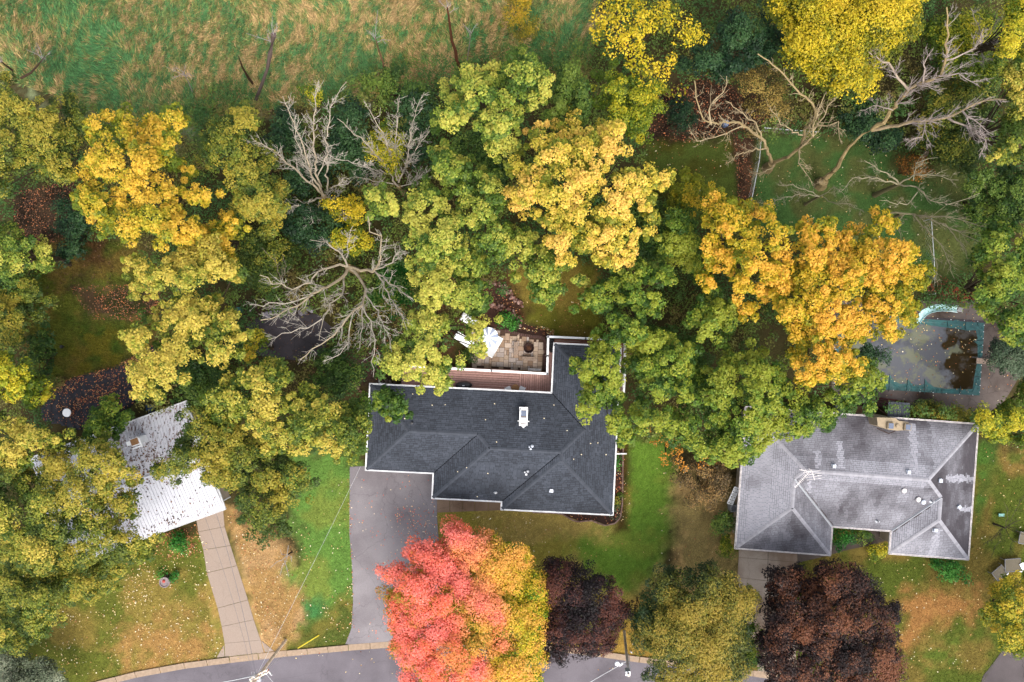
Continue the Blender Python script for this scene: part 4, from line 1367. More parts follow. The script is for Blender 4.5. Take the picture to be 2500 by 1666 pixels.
# things on the deck
gl = empty('grill', P(1130, 943, zd), 'black covered barbecue grill at the eave of the deck', 'grill')
p = P(1132, 941, zd + .8)
g = G(); g.lathe((p[0], p[1], zd), [(.5, 0), (.52, .5), (.5, .8), (.35, .95), (.1, 1.0)], 14)
g.v = [(p[0] + (x - p[0]) * 1.25, p[1] + (y - p[1]) * .5, z) for x, y, z in g.v]; g.build('cover', M['black'], gl)
g = G(); g.box((p[0], p[1] - .02, zd + 1.02), (.16, .05, .03)); g.build('handle', M['white'], gl)
tb = empty('round_table', P(1257, 950, zd), 'small round light wooden table on the deck by the dark roof', 'table')
p = P(1258, 948, zd + .7)
g = G(); g.lathe((p[0], p[1], zd), [(.29, .68), (.3, .69), (.3, .72), (.29, .73)], 20); g.build('table_top', M['wood_round'], tb)
g = G()
g.tube([(p[0], p[1], zd), (p[0], p[1], zd + .68)], .04, 6); g.build('leg', M['wood_brown'], tb)
for dx, lab in ((-17, 'white deck chair west of the small round table'), (16, 'white deck chair east of the small round table')):
    p = P(1258 + dx, 951, zd + .5)
    chd = empty('deck_chair', (p[0], p[1], zd), lab, 'chair', 'white deck chairs at the round table')
    g = G(); g.box((p[0], p[1], zd + .42), (.4, .4, .04), .5 if dx < 0 else -.5); g.build('seat', M['white'], chd)
    g = G(); g.box((p[0] + (-.18 if dx < 0 else .18), p[1] - .05, zd + .65), (.04, .4, .45), .5 if dx < 0 else -.5); g.build('backrest', M['white'], chd)
    for ax_ in (-.15, .15):
        for ay_ in (-.15, .15):
            g = G(); g.tube([(p[0] + ax_, p[1] + ay_, zd), (p[0] + ax_, p[1] + ay_, zd + .4)], .015, 4); g.build('leg', M['white'], chd)
bag = empty('black_bag', P(1348, 843, zd), 'crumpled black bag slumped in the corner of the deck rail', 'bag')
g = G(); p = P(1347, 843, zd + .4)
for k_ in range(5):
    g.lathe((p[0] + random.uniform(-.1, .1), p[1] + .35 - k_ * .18, zd), [(.15, 0), (.2 - .02 * (k_ % 2), .25), (.14, .5), (.04, .62)], 9)
g.build('sack', M['black'], bag)

# ------------------------------------------------------------------ patio of pavers
pt = empty('paved_patio', P(1250, 860, 0), 'patio of mixed square tan pavers below the deck rail', 'patio'); pt['kind'] = 'structure'; del pt['category']
PAT = [(1148, 800), (1190, 795), (1230, 806), (1245, 808), (1267, 816), (1299, 822), (1331, 827), (1332, 906), (1189, 900), (1150, 895)]
g = G(); g.prism(xy(PAT), -.05, .02); g.build('joint_sand', simple('joint_sand', lin(96, 74, 62), .95, 0, .1, .2, 20), pt)
M['paver'] = attr_mat('paver_stone', rough=0.9, spec=0.15, var=0.18, scale=14.0, bump=0.3, objcol=True)
pb = chamfer_box('paver'); pb.materials.append(M['paver'])
cell = 5.9
nxp, nyp = 34, 22
occ = np.zeros((nyp, nxp), bool)
rr_ = random.Random(3)
ca, sa = math.cos(math.radians(2.8)), math.sin(math.radians(2.8))
inner = [(1150, 803), (1190, 799), (1228, 811), (1243, 813), (1265, 821), (1298, 828), (1325, 833), (1325, 905), (1189, 899), (1150, 895)]
for j in range(nyp):
    for i in range(nxp):
        if occ[j, i]: continue
        for (a, b) in rr_.sample([(2, 2), (2, 2), (2, 2), (1, 2), (2, 1), (3, 2), (2, 3), (1, 1)], 8) + [(1, 1)]:
            if i + a <= nxp and j + b <= nyp and not occ[j:j + b, i:i + a].any(): break
        occ[j:j + b, i:i + a] = True
        cu = (i + a / 2) * cell; cv = (j + b / 2) * cell
        px_ = 1146 + cu * ca - cv * sa; py_ = 786 + cu * sa + cv * ca
        if not inpoly(np.array([px_]), np.array([py_]), inner)[0]: continue
        p = P(px_, py_)
        base = np.array(rr_.choice([lin(184, 162, 140, .62), lin(172, 146, 124, .62), lin(190, 170, 152, .62), lin(156, 130, 108, .62), lin(178, 164, 154, .62)])) * rr_.uniform(.88, 1.08)
        put(pb, 'paver', pt, (p[0], p[1], .02 + rr_.uniform(0, .008)), -math.radians(2.8), (a * cell / K - .022, b * cell / K - .022, .04), tuple(base))
# darker soldier course along the curved edge
edge = dense([(1232, 808), (1245, 808.5), (1267, 816), (1299, 822), (1318, 823), (1330, 828), (1330, 866), (1330, 904)], 4.2)
for i in range(len(edge) - 1):
    a = np.array(edge[i]); b = np.array(edge[i + 1]); m_ = (a + b) / 2
    p = P(*m_); rz = math.atan2(-(b - a)[1], (b - a)[0])
    put(pb, 'edging_brick', pt, (p[0], p[1], .02), rz, (3.6 / K, 7 / K, .06), tuple(np.array(lin(112, 84, 78)) * rr_.uniform(.85, 1.15)))

fp = empty('fire_pit', P(1291, 850, 0), 'round dark rusty fire pit bowl on the paved patio', 'fire pit')
p = P(1291, 850, .35)
g = G(); g.lathe((p[0], p[1], 0), [(.2, .05), (.33, .2), (.38, .36), (.40, .38), (.36, .39), (.34, .36), (.27, .2), (.1, .14)], 24); g.build('bowl', M['copper'], fp)
g = G()
for k_ in range(5):
    t = k_ * 1.3; g.tube([(p[0] - .22 * math.cos(t), p[1] - .22 * math.sin(t), .24), (p[0] + .2 * math.cos(t), p[1] + .2 * math.sin(t), .3)], .03, 5)
lo = g.build('log', M['wood_brown'], fp)
for k_ in range(3):
    t = k_ * 2.1; g = G(); g.tube([(p[0] + .25 * math.cos(t), p[1] + .25 * math.sin(t), .2), (p[0] + .34 * math.cos(t), p[1] + .34 * math.sin(t), 0)], .02, 5); g.build('leg', M['copper'], fp)


def bench(px_, py_, ang, lab):
    z = .42; p = P(px_, py_, z)
    b = empty('bench', (p[0], p[1], 0), lab, 'bench', 'plank benches by the fire pit')
    ca_, sa_ = math.cos(ang), math.sin(ang)
    for o_ in (-.11, 0, .11):
        g = G(); g.box((p[0] - sa_ * o_, p[1] + ca_ * o_, z), (1.0, .095, .04), ang); g.build('slat', M['wood_weathered'], b)
    for e in (-.38, .38):
        g = G(); g.box((p[0] + ca_ * e, p[1] + sa_ * e, z / 2 - .01), (.07, .3, z - .04), ang); g.build('leg', M['wood_weathered'], b)


bench(1260, 851, math.radians(88), 'weathered plank bench standing west of the fire pit')
bench(1291, 876.5, math.radians(-2), 'weathered plank bench standing south of the fire pit')

# retaining stones
st_m = [stone_mesh(i) for i in range(7)]


def stone_row(pts, n, size, name, lab, cols, jit=3, zz=0.0, rows=1):
    c_ = np.mean(pts, axis=0); root = empty(name, (*P(*c_)[:2], 0), lab, 'stone edging')
    ln = dense(pts, 1.0)
    for r_ in range(rows):
        for i in range(n):
            q_ = ln[int((i + .5) / n * (len(ln) - 1))]
            s_ = size * random.uniform(.75, 1.3)
            p = P(q_[0] + random.uniform(-jit, jit), q_[1] + random.uniform(-jit, jit) + r_ * size * .8)
            cc_ = tuple(np.array(random.choice(cols)) * random.uniform(.8, 1.2))
            put(random.choice(st_m), 'stone', root, (p[0], p[1], zz), random.uniform(0, 6), (s_ / K, s_ * random.uniform(.6, .9) / K, random.uniform(.12, .25)), cc_)
    return root


SC = [lin(186, 142, 126), lin(150, 108, 92), lin(168, 130, 118), lin(118, 80, 66), lin(196, 160, 146)]
stone_row([(1180, 688), (1199, 688), (1222, 694), (1240, 710), (1250, 728), (1266, 738), (1272, 748)], 46, 9, 'upper_stone_wall', 'curved wall of rough pinkish stones beside the small back lawn', SC, 6)
stone_row([(1178, 730), (1190, 738), (1208, 750), (1232, 752), (1250, 764), (1266, 778), (1270, 798)], 46, 9, 'lower_stone_wall', 'curved wall of rough stones stepping down to the paved patio', SC, 5)
stone_row([(925, 925), (945, 934), (968, 938)], 10, 8, 'rock_pile', 'loose pale stones at the corner downspout', [lin(170, 150, 130), lin(140, 120, 104)], 4)
stone_row([(870, 935), (878, 955), (888, 975), (895, 1000)], 14, 7, 'rock_border', 'line of small tan stones west of the dark roofed house', [lin(170, 140, 116), lin(140, 110, 90)], 3)
EC = [lin(176, 146, 134), lin(160, 128, 114)]
eb = empty('bed_edging', P(1518, 1200, 0), 'curved edging of small pinkish blocks round the mulch bed', 'edging')
ln = dense([(1521, 1088), (1520, 1160), (1519, 1232), (1514, 1264), (1501, 1277.5), (1478, 1283), (1462, 1278), (1445, 1271), (1428, 1272), (1414, 1274), (1400, 1271), (1389, 1265), (1376, 1257), (1360, 1253), (1300, 1251)], 5.4)
for i in range(len(ln) - 1):
    a = np.array(ln[i]); b = np.array(ln[i + 1]); p = P(*((a + b) / 2))
    put(pb, 'edging_block', eb, (p[0], p[1], 0), math.atan2(-(b - a)[1], (b - a)[0]), (np.hypot(*(b - a)) / K - .01, 3.2 / K, .12), tuple(np.array(random.choice(EC)) * random.uniform(.85, 1.1)))

# parasol and lounge chairs half hidden by the tree over the patio
pz = empty('patio_parasol', P(1192, 825, 0), 'grey and white striped parasol half hidden by leaves over the patio', 'parasol')
p = P(1192, 824, 2.1)
g = G()
for k_ in range(16):
    t0_, t1_ = 2 * math.pi * k_ / 16, 2 * math.pi * (k_ + 1) / 16
    R_ = .75
    col = (.75, .75, .78) if k_ % 2 else (.22, .25, .32)
    g.add([(p[0], p[1], 2.3), (p[0] + R_ * math.cos(t0_), p[1] + R_ * math.sin(t0_), 2.0), (p[0] + R_ * math.cos(t1_), p[1] + R_ * math.sin(t1_), 2.0)], [(0, 1, 2)], col)
M['parasol'] = attr_mat('striped_canvas', .8, .1, .05, 5)
g.build('canopy', M['parasol'], pz, attr=True)
g = G(); g.tube([(p[0], p[1], 0), (p[0], p[1], 2.3)], .025, 6); g.build('pole', M['wire'], pz)


def lounger(px_, py_, ang, lab):
    p = P(px_, py_, .35)
    b = empty('lounge_chair', (p[0], p[1], 0), lab, 'lounge chair', 'white lounge furniture under the tree')
    ca_, sa_ = math.cos(ang), math.sin(ang)
    g = G(); g.box((p[0] + ca_ * .2, p[1] + sa_ * .2, .34), (1.2, .62, .1), ang); g.build('seat', M['white'], b)
    g = G(); g.box((p[0] - ca_ * .62, p[1] - sa_ * .62, .55), (.62, .62, .09), ang, ry=math.radians(42)); g.build('backrest', M['white'], b)
    for e, s_ in ((-.3, .25), (-.3, -.25), (.7, .25), (.7, -.25)):
        g = G(); g.tube([(p[0] + ca_ * e - sa_ * s_, p[1] + sa_ * e + ca_ * s_, 0), (p[0] + ca_ * e - sa_ * s_, p[1] + sa_ * e + ca_ * s_, .3)], .02, 4); g.build('leg', M['wire'], b)


lounger(1136, 833, math.radians(-35), 'white lounge chair seen through leaves west of the parasol')
lounger(1152, 786, math.radians(-30), 'white lounge chair farthest up among the leaves')
lounger(1207, 845, math.radians(60), 'white lounge chair under the rim of the striped parasol')

print('HOUSES OK')

# ------------------------------------------------------------------ pool
pl = empty('swimming_pool', P(2220, 870, 0), 'rectangular pool under a dark green mesh cover with murky water pooled on top', 'pool')
OUTP = [(2045, 762), (2403, 786), (2391, 966), (2036, 944)]
INP = [(2062, 786), (2235, 790), (2300, 799), (2336, 803), (2362, 808), (2382, 806), (2386, 828), (2376, 832), (2386, 842), (2386, 880), (2378, 920), (2374, 950), (2346, 951), (2345, 943),
       (2344, 949), (2310, 950), (2280, 945), (2264, 934), (2258, 926), (2256, 938), (2244, 941), (2226, 938), (2216, 926), (2214, 936), (2198, 938), (2182, 930), (2172, 915), (2170, 925), (2150, 930), (2058, 922)]
g = G()
# cover as a band sagging from rim to water edge
ow = xy(OUTP, .08)
iw = xy(INP, 0)
# build band using a dense outer loop matched to inner loop by angle
cxp, cyp = np.mean(ow, axis=0)
out_d = []
for q_ in INP:
    # nearest point on outer boundary
    best = None
    for i in range(4):
        a = np.array(OUTP[i], float); b = np.array(OUTP[(i + 1) % 4], float); d = b - a
        t = np.clip(np.dot(np.array(q_) - a, d) / np.dot(d, d), 0, 1); pp = a + d * t
        ds = np.hypot(*(pp - q_))
        if best is None or ds < best[0]: best = (ds, pp)
    out_d.append(tuple(best[1]))
n_ = len(INP)
vs = [(*P(*q_)[:2], .05 + .015 * (i % 2)) for i, q_ in enumerate(out_d)] + [(*P(*((np.array(q_) + np.array(o_)) / 2))[:2], .04 + .03 * (i % 2)) for i, (q_, o_) in enumerate(zip(INP, out_d))] + [(*P(*q_)[:2], -.02) for q_ in INP]
g.add(vs, [(i, (i + 1) % n_, n_ + (i + 1) % n_, n_ + i) for i in range(n_)] + [(n_ + i, n_ + (i + 1) % n_, 2 * n_ + (i + 1) % n_, 2 * n_ + i) for i in range(n_)])
g.prism(xy(OUTP), -.03, .036)
g.build('cover', M['poolgreen'], pl)
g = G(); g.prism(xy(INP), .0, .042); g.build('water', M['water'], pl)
# seams and anchor straps
SE = [(2172, 915, 2170, 956), (2216, 926, 2213, 958), (2258, 926, 2257, 962), (2345, 943, 2344, 965), (2376, 832, 2400, 832), (2378, 920, 2395, 921), (2357, 786, 2357, 806), (2313, 784, 2314, 798), (2300, 950, 2300, 963)]
for a, b, c_, d_ in SE:
    g = G(); g.tube([P(a, b, .06), P(c_, d_, .08)], .022, 4); g.build('strap', simple('strap', lin(20, 70, 74), .6) if 'strapm' not in M else M['strapm'], pl)
    M.setdefault('strapm', bpy.data.materials.get('strap'))
g = G()
g.prism(xy([(2045, 760), (2403, 784), (2404.5, 789), (2045, 765)]), .03, .062); g.build('rim', M['slate'], pl)
g = G()
for k_ in range(44):
    side = k_ % 4
    t = (k_ // 4 + .5) / 11
    a = np.array(OUTP[side], float) * (1 - t) + np.array(OUTP[(side + 1) % 4], float) * t
    p = P(a[0], a[1], .07); g = G(); g.lathe((p[0], p[1], .05), [(.035, 0), (.035, .04), (.01, .05)], 6); g.build('anchor', M['wire'], pl)
# fold wrinkles on the cover
g = G()
for k_ in range(70):
    side = random.choice([0, 0, 1, 1, 1, 2, 2])
    t = random.random()
    a = np.array(OUTP[side], float) * (1 - t) + np.array(OUTP[(side + 1) % 4], float) * t
    n2_ = {0: (random.uniform(.3, 1), 1), 1: (-1, random.uniform(-1, 1)), 2: (random.uniform(-1, 1), -1), 3: (1, 0)}[side]
    ln_ = random.uniform(5, 15)
    b = a + np.array(n2_) * ln_
    g = G(); g.tube([P(a[0], a[1], .05), P((a[0] + b[0]) / 2, (a[1] + b[1]) / 2, .062), P(b[0], b[1], .04)], [.01, .028, .01], 4); g.build('wrinkle', M['poolgreen'], pl)
db = empty('diving_board', P(2410, 883, 0), 'short weathered diving board over the east edge of the pool cover', 'diving board')
g = G()
A = P(2384, 881, .5); B = P(2445, 886, .5); rz = math.atan2(B[1] - A[1], B[0] - A[0])
g.box(((A[0] + B[0]) / 2, (A[1] + B[1]) / 2, .5), (math.dist(A, B), .42, .05), rz); g.build('board', M['wood_weathered'], db)
p = P(2435, 885, .2); g = G(); g.box((p[0], p[1], .25), (.35, .4, .46), rz); g.build('stand', M['greymetal'], db)
sl = empty('water_slide', P(2290, 755, 0), 'curved pale aqua water slide dropping into the covered pool', 'slide')
path = [(2236, 788, .5), (2243, 776, .75), (2255, 764, 1.05), (2270, 756, 1.35), (2285, 752.5, 1.6), (2300, 751.5, 1.8), (2318, 752.5, 1.95), (2336, 755, 2.0)]
W_ = [np.array(P(*q_)) for q_ in path]
g = G(); prof = [(-.27, .16), (-.24, .17), (-.2, .04), (0, 0), (.2, .04), (.24, .17), (.27, .16), (.27, .1), (.2, -.03), (0, -.05), (-.2, -.03), (-.27, .1)]
vs = []
for i, q_ in enumerate(W_):
    d = W_[min(i + 1, len(W_) - 1)] - W_[max(i - 1, 0)]; s_ = np.array([-d[1], d[0], 0]); s_ /= np.linalg.norm(s_)
    for a, b in prof: vs.append(tuple(q_ + s_ * a + np.array([0, 0, b])))
n_ = len(prof); fs = []
for i in range(len(W_) - 1):
    for k_ in range(n_): fs.append((i * n_ + k_, (i + 1) * n_ + k_, (i + 1) * n_ + (k_ + 1) % n_, i * n_ + (k_ + 1) % n_))
g.add(vs, fs); g.build('chute', M['slide'], sl)
for q_ in (path[2], path[5]):
    p = P(*q_); g = G(); g.tube([(p[0], p[1] + .15, 0), (p[0], p[1] + .15, q_[2])], .03, 6); g.tube([(p[0], p[1] - .15, 0), (p[0], p[1] - .15, q_[2])], .03, 6); g.build('support', M['wire'], sl)
g = G(); a = np.array(P(2338, 751, 2.0)); b = np.array(P(2352, 753, .0)); a2 = np.array(P(2336, 759, 2.0)); b2 = np.array(P(2350, 762, .0))
g.tube([a, b], .022, 5); g.tube([a2, b2], .022, 5)
g.build('ladder', M['wire'], sl)
for i in range(1, 6):
    t = i / 6; g = G(); g.tube([a * (1 - t) + b * t, a2 * (1 - t) + b2 * t], .02, 5); g.build('rung', M['wire'], sl)
g = G(); g.tube([P(2312, 745, 2.2), P(2320, 746, 2.5), P(2330, 748, 2.2)], .018, 5); g.build('handrail', M['wire'], sl); g = G(); g.tube([P(2312, 759, 2.2), P(2320, 759, 2.5), P(2330, 760, 2.2)], .018, 5); g.build('handrail', M['wire'], sl)

# canopy and clutter behind the grey roofed house
cn = empty('metal_canopy', P(2194, 1001, 0), 'small dark blue corrugated canopy behind the grey roofed house', 'canopy')
zc_ = 2.2; A = [(2169, 981), (2221, 984), (2221, 1023), (2166, 1019)]
for i in range(11):
    t0_, t1_ = i / 11, (i + .92) / 11
    q4 = [np.array(A[0]) * (1 - t0_) + np.array(A[1]) * t0_, np.array(A[0]) * (1 - t1_) + np.array(A[1]) * t1_, np.array(A[3]) * (1 - t1_) + np.array(A[2]) * t1_, np.array(A[3]) * (1 - t0_) + np.array(A[2]) * t0_]
    g = G(); g.prism([P(*q_, zc_)[:2] for q_ in q4], zc_ - .02, zc_ + .02 + .02 * (i % 2)); g.build('sheet', M['bluesheet'] if 'bluesheet' in M else M.setdefault('bluesheet', simple('blue_grey_sheet', lin(46, 58, 70), .5, .2, .4, .15, 4)), cn)
for q_ in A:
    p = P(*q_, zc_); g = G(); g.tube([(p[0], p[1], 0), (p[0], p[1], zc_)], .035, 5); g.build('post', M['wood_brown'], cn)
sp = empty('plank_platform', P(2120, 1003, 0), 'weathered slatted timber platform under the branches by the canopy', 'platform')
M['plank2'] = simple('old_plank', lin(150, 112, 76), .85, 0, .2, .35, 10)
for i in range(8):
    g = G(); a = (2064, 994 + i * 2.9 - 2); b = (2130, 997 + i * 2.9 - 2)
    A_ = P(*a, .6); B_ = P(*b, .6); g.box(((A_[0] + B_[0]) / 2, (A_[1] + B_[1]) / 2, .6), (math.dist(A_, B_), .07, .04), math.atan2(B_[1] - A_[1], B_[0] - A_[0])); g.build('plank', M['plank2'], sp)
g = G(); g.prism(xy([(2040, 990), (2130, 994), (2132, 1016), (2040, 1010)], .5), 0, .5); g.build('frame', M['wiredark'], sp)
tb = empty('timber_stack', P(2147, 990, 0), 'stack of dark purple brown boards between the platform and canopy', 'timber')
M['plank3'] = simple('dark_plank', lin(96, 66, 60), .85, 0, .2, .35, 10)
for i in range(6):
    g = G(); A_ = P(2128, 975 + i * 3.1, .8); B_ = P(2168, 978 + i * 3.1, .8)
    g.box(((A_[0] + B_[0]) / 2, (A_[1] + B_[1]) / 2, .45), (math.dist(A_, B_), .085, .9 + random.uniform(-.05, .05)), math.atan2(B_[1] - A_[1], B_[0] - A_[0])); g.build('plank', M['plank3'], tb)
g = G(); A_ = P(2140, 995, 1.1); B_ = P(2170, 1017, 1.3); g.tube([A_, B_], .04, 5); g.build('beam', M['red2'] if 'red2' in M else M.setdefault('red2', simple('dark_red_wood', lin(110, 50, 44), .7)), tb)
g = G(); A_ = P(2128, 970, .3); B_ = P(2218, 981, .3); g.tube([A_, B_], .05, 4); setp(g.build('red_beam', M['red2']), 'long dark red beam lying along the pool apron', 'beam')
g = G(); g.tube([P(2236, 1022, .8), P(2258, 1012, 1.0)], .02, 5); setp(g.build('white_pipe', M['white']), 'thin white pipe sticking out over the shrubs north of the grey roof', 'pipe')

# ------------------------------------------------------------------ back yard of the white roof
TA = [(103, 1011), (109, 972), (137, 954), (176, 926), (230, 908), (279, 899), (309, 879), (330, 868), (400, 835), (410, 860), (345, 893), (326, 933), (325, 985), (300, 1000), (244, 1012), (201, 1050), (180, 1046), (144, 1034), (106, 1026)]
g = G()
vs = []; fs = []
gxx, gyy = np.meshgrid(np.arange(95, 420, 5.0), np.arange(825, 1060, 5.0))
ins = inpoly(gxx, gyy, TA)
zz = .03 + .09 * fbm(gxx / 26 + gyy / 50, gyy / 22 - gxx / 60, 77, 3) + .05 * np.abs(np.sin(gxx / 19 + gyy / 9 + 3 * fbm(gxx / 40, gyy / 40, 12)))
idx = {}
for j in range(ins.shape[0]):
    for i in range(ins.shape[1]):
        idx[j, i] = len(vs); p = P(gxx[j, i], gyy[j, i]); vs.append((p[0], p[1], zz[j, i] if ins[j, i] else .0))
for j in range(ins.shape[0] - 1):
    for i in range(ins.shape[1] - 1):
        if ins[j, i] or ins[j + 1, i + 1]: fs.append((idx[j + 1, i], idx[j + 1, i + 1], idx[j, i + 1], idx[j, i]))
g.add(vs, fs); o = g.build('tarp', M['tarp']); setp(o, 'crumpled black tarp strewn with brown leaves north of the white roof', 'tarp')
for p_ in o.data.polygons: p_.use_smooth = True
tb = empty('round_table', P(163, 1008, 0), 'round white table top standing on the black leaf strewn tarp', 'table')
p = P(163, 1008, .7)
g = G(); g.lathe((p[0], p[1], 0), [(.31, .68), (.32, .69), (.32, .72), (.31, .73)], 24); g.build('table_top', M['white'], tb)
g = G(); g.tube([(p[0] + .1, p[1], 0), (p[0], p[1], .68)], .03, 6); g.build('leg', M['wiredark'], tb)
bc = empty('blue_cart', P(368, 998, 0), 'blue plastic garden cart at the north corner of the white roof', 'cart')
p = P(369, 995, .5)
g = G(); g.box((p[0], p[1], .5), (.6, .34, .06), .1); g.box((p[0], p[1] + .17, .58), (.6, .03, .2), .1); g.box((p[0] - .29, p[1], .58), (.03, .34, .2), .1); g.box((p[0] + .29, p[1], .58), (.03, .34, .2), .1); g.box((p[0], p[1] - .17, .58), (.6, .03, .2), .1); g.build('tray', M['blue'], bc)
g = G(); g.tube([(p[0] - .2, p[1] - .1, .5), (p[0] - .12, p[1] - .42, .6)], .025, 5); g.tube([(p[0] - .02, p[1] - .1, .5), (p[0] + .02, p[1] - .42, .6)], .025, 5); g.build('handle', M['blue'], bc)
g = G(); g.lathe((p[0] + .12, p[1] - .3, 0), [(.16, 0), (.17, .3), (.15, .35)], 12); g.build('bucket', M['black'], bc)
for dx in (-.22, .22):
    g = G(); g.tube([(p[0] + dx - .03, p[1] + .1, .13), (p[0] + dx + .03, p[1] + .1, .13)], .13, 12); g.build('wheel', M['black'], bc)
# rock slabs near the pad
g = G()
stone_row([(640, 772), (668, 762), (700, 762), (735, 762), (768, 757)], 16, 15, 'pale_rocks', 'ragged row of pale grey flat rocks under the spreading dead tree', [lin(186, 178, 186), lin(160, 152, 160), lin(140, 134, 140)], 5)
for (x, y, lab) in ((585, 758, 'dark green barrel lying left of the grey pad'), (572, 806, 'dark green bin half under leaves below the barrel')):
    p = P(x, y, .3); g = G(); g.lathe((p[0], p[1], 0), [(.2, 0), (.24, .3), (.22, .6), (.24, .62), (.18, .63)], 14)
    setp(g.build('barrel', M['poolgreen']), lab, 'barrel')

# planter on the front lawn
pn = empty('stone_planter', P(402, 1422, 0), 'round pinkish grey stone planter with flowers on the front lawn', 'planter')
p = P(402, 1422, .45)
g = G(); g.lathe((p[0], p[1], 0), [(.3, 0), (.3, .1), (.22, .2), (.34, .45), (.40, .47), (.40, .52), (.34, .52), (.32, .44), (.1, .42)], 28); g.build('bowl', M['stoneplain'], pn)
g = G(); g.lathe((p[0] - .06, p[1] + .08, .44), [(.1, 0), (.12, .05), (.06, .1)], 10); g.build('flower', M['red'], pn)

# bare spindly sapling on the dry lawn
def P3(q_): return np.array(P(*q_))


def grow(g, pts, r0, r1, depth, col0, col1, r, ln=None, dens=2.2, twig=.012, wig=.16, up=.15):
    """add a wandering tube along pts (world) and let side branches spring from it"""
    pts = [np.array(p, float) for p in pts]
    dense_ = [pts[0]]
    for i in range(len(pts) - 1):
        L_ = np.linalg.norm(pts[i + 1] - pts[i]); n = max(1, int(L_ / .45))
        for k_ in range(1, n + 1):
            q_ = pts[i] + (pts[i + 1] - pts[i]) * k_ / n
            if k_ < n or i < len(pts) - 2: q_ = q_ + np.array([r.gauss(0, 1), r.gauss(0, 1), r.gauss(0, .7)]) * wig * min(.45, L_ / n) * .8
            dense_.append(q_)
    N_ = len(dense_)
    tot = sum(np.linalg.norm(dense_[i + 1] - dense_[i]) for i in range(N_ - 1))
    r0 = r0 * .72
    rad = [r0 + (r1 - r0) * (i / (N_ - 1)) ** .8 for i in range(N_)]
    mid = rad[N_ // 2]
    k_ = min(1, max(0, (mid - .015) / .075))
    col = tuple(np.array(col0) * k_ + np.array(col1) * (1 - k_))
    g.tube(dense_, rad, 6 if r0 > .05 else (4 if r0 > .02 else 3), col, cap=r0 > .03)
    if depth <= 0: return
    nb = int(tot * dens * 1.75 * r.uniform(.8, 1.2)) + 1
    for b in range(nb):
        t = r.uniform(.18, .98) ** .8
        i = min(N_ - 2, int(t * (N_ - 1)))
        d = dense_[i + 1] - dense_[i]; d /= np.linalg.norm(d) + 1e-9
        s_ = np.array([r.gauss(0, 1), r.gauss(0, 1), r.gauss(0, .6)]); s_ -= d * np.dot(s_, d); s_ /= np.linalg.norm(s_) + 1e-9
        ang = r.uniform(.45, 1.0)
        nd = d * math.cos(ang) + s_ * math.sin(ang) + np.array([0, 0, up]); nd /= np.linalg.norm(nd)
        bl = (ln or tot * .42) * (1.15 - t * .65) * r.uniform(.55, 1.2)
        br = max(.008, rad[i] * .55)
        q1 = dense_[i] + nd * bl * .5 + np.array([r.gauss(0, .1), r.gauss(0, .1), .03]) * bl * .5
        q2 = q1 + (nd + d * .35) / 1.2 * bl * .5 + np.array([r.gauss(0, .12), r.gauss(0, .12), .05]) * bl * .5
        grow(g, [dense_[i], q1, q2], min(br, .06), max(twig * .55, .006), depth - 1, col0, col1, r, ln=bl * .5, dens=dens * 1.1, twig=twig, wig=wig * 1.1, up=up)


BR0 = lin(172, 150, 106, .45); BR1 = lin(204, 194, 178, .48); BRG = lin(180, 168, 164, .45)


def dead_tree(name, label, base, limbs, r_trunk, twig=.014, dens=1.5, depth=3, c0=BR0, c1=BR1, group=None, seed=1, ln=None, up=.15):
    """base: (px,py,z) where the limbs start; the trunk drops from it to the ground"""
    r = random.Random(seed)
    b = P3(base)
    root = empty(name, (b[0], b[1], 0), label, 'dead tree', group)
    g = G(); g.tube([(b[0] + .1, b[1] - .05, -.1), (b[0] + .05, b[1], b[2] * .4), tuple(b)], [r_trunk * 1.35, r_trunk * 1.05, r_trunk * .85], 9, tuple(np.array(c0) * .8))
    g.build('trunk', M['bark'], root, attr=True)
    for lm in limbs:
        r0 = lm[0]; pts = [P3(q_) for q_ in lm[1]]
        dp = lm[2] if len(lm) > 2 else depth
        g = G(); grow(g, pts, r0, max(.014, r0 * .16), dp, c0, c1, r, ln=ln, dens=dens, twig=twig, up=up)
        g.build('limb', M['bark'], root, attr=True)
    return root


DG = 'pale bare dead trees standing among the leafy ones'
dead_tree('dead_tree', 'bare dead tree fanning grey branches upward, left of the other fan shaped one', (790, 480, 3), [
    (.14, [(790, 480, 3), (740, 430, 6), (690, 385, 8), (640, 350, 10), (616, 338, 11)]), (.13, [(790, 480, 3), (760, 420, 6), (742, 360, 8), (705, 270, 10), (690, 235, 11)]),
    (.13, [(788, 478, 3), (768, 400, 6), (766, 300, 9), (770, 240, 10.5), (778, 196, 12)]), (.1, [(800, 465, 3), (800, 400, 6), (798, 330, 8.5), (806, 260, 10), (846, 200, 12)]),
    (.1, [(785, 485, 3), (730, 502, 5), (680, 508, 6.5), (622, 490, 8)]), (.09, [(785, 490, 3), (770, 520, 4.5), (757, 550, 6)]), (.06, [(800, 475, 3), (815, 458, 5), (846, 432, 6)]),
    (.07, [(775, 440, 4.4), (800, 380, 7), (845, 395, 8), (905, 410, 9)]), (.08, [(768, 455, 4.4), (745, 390, 7), (722, 340, 9), (728, 280, 10)]), (.05, [(800, 485, 3), (830, 510, 5), (858, 534, 6)])],
    .24, dens=1.7, seed=3, group=DG, ln=1.5)
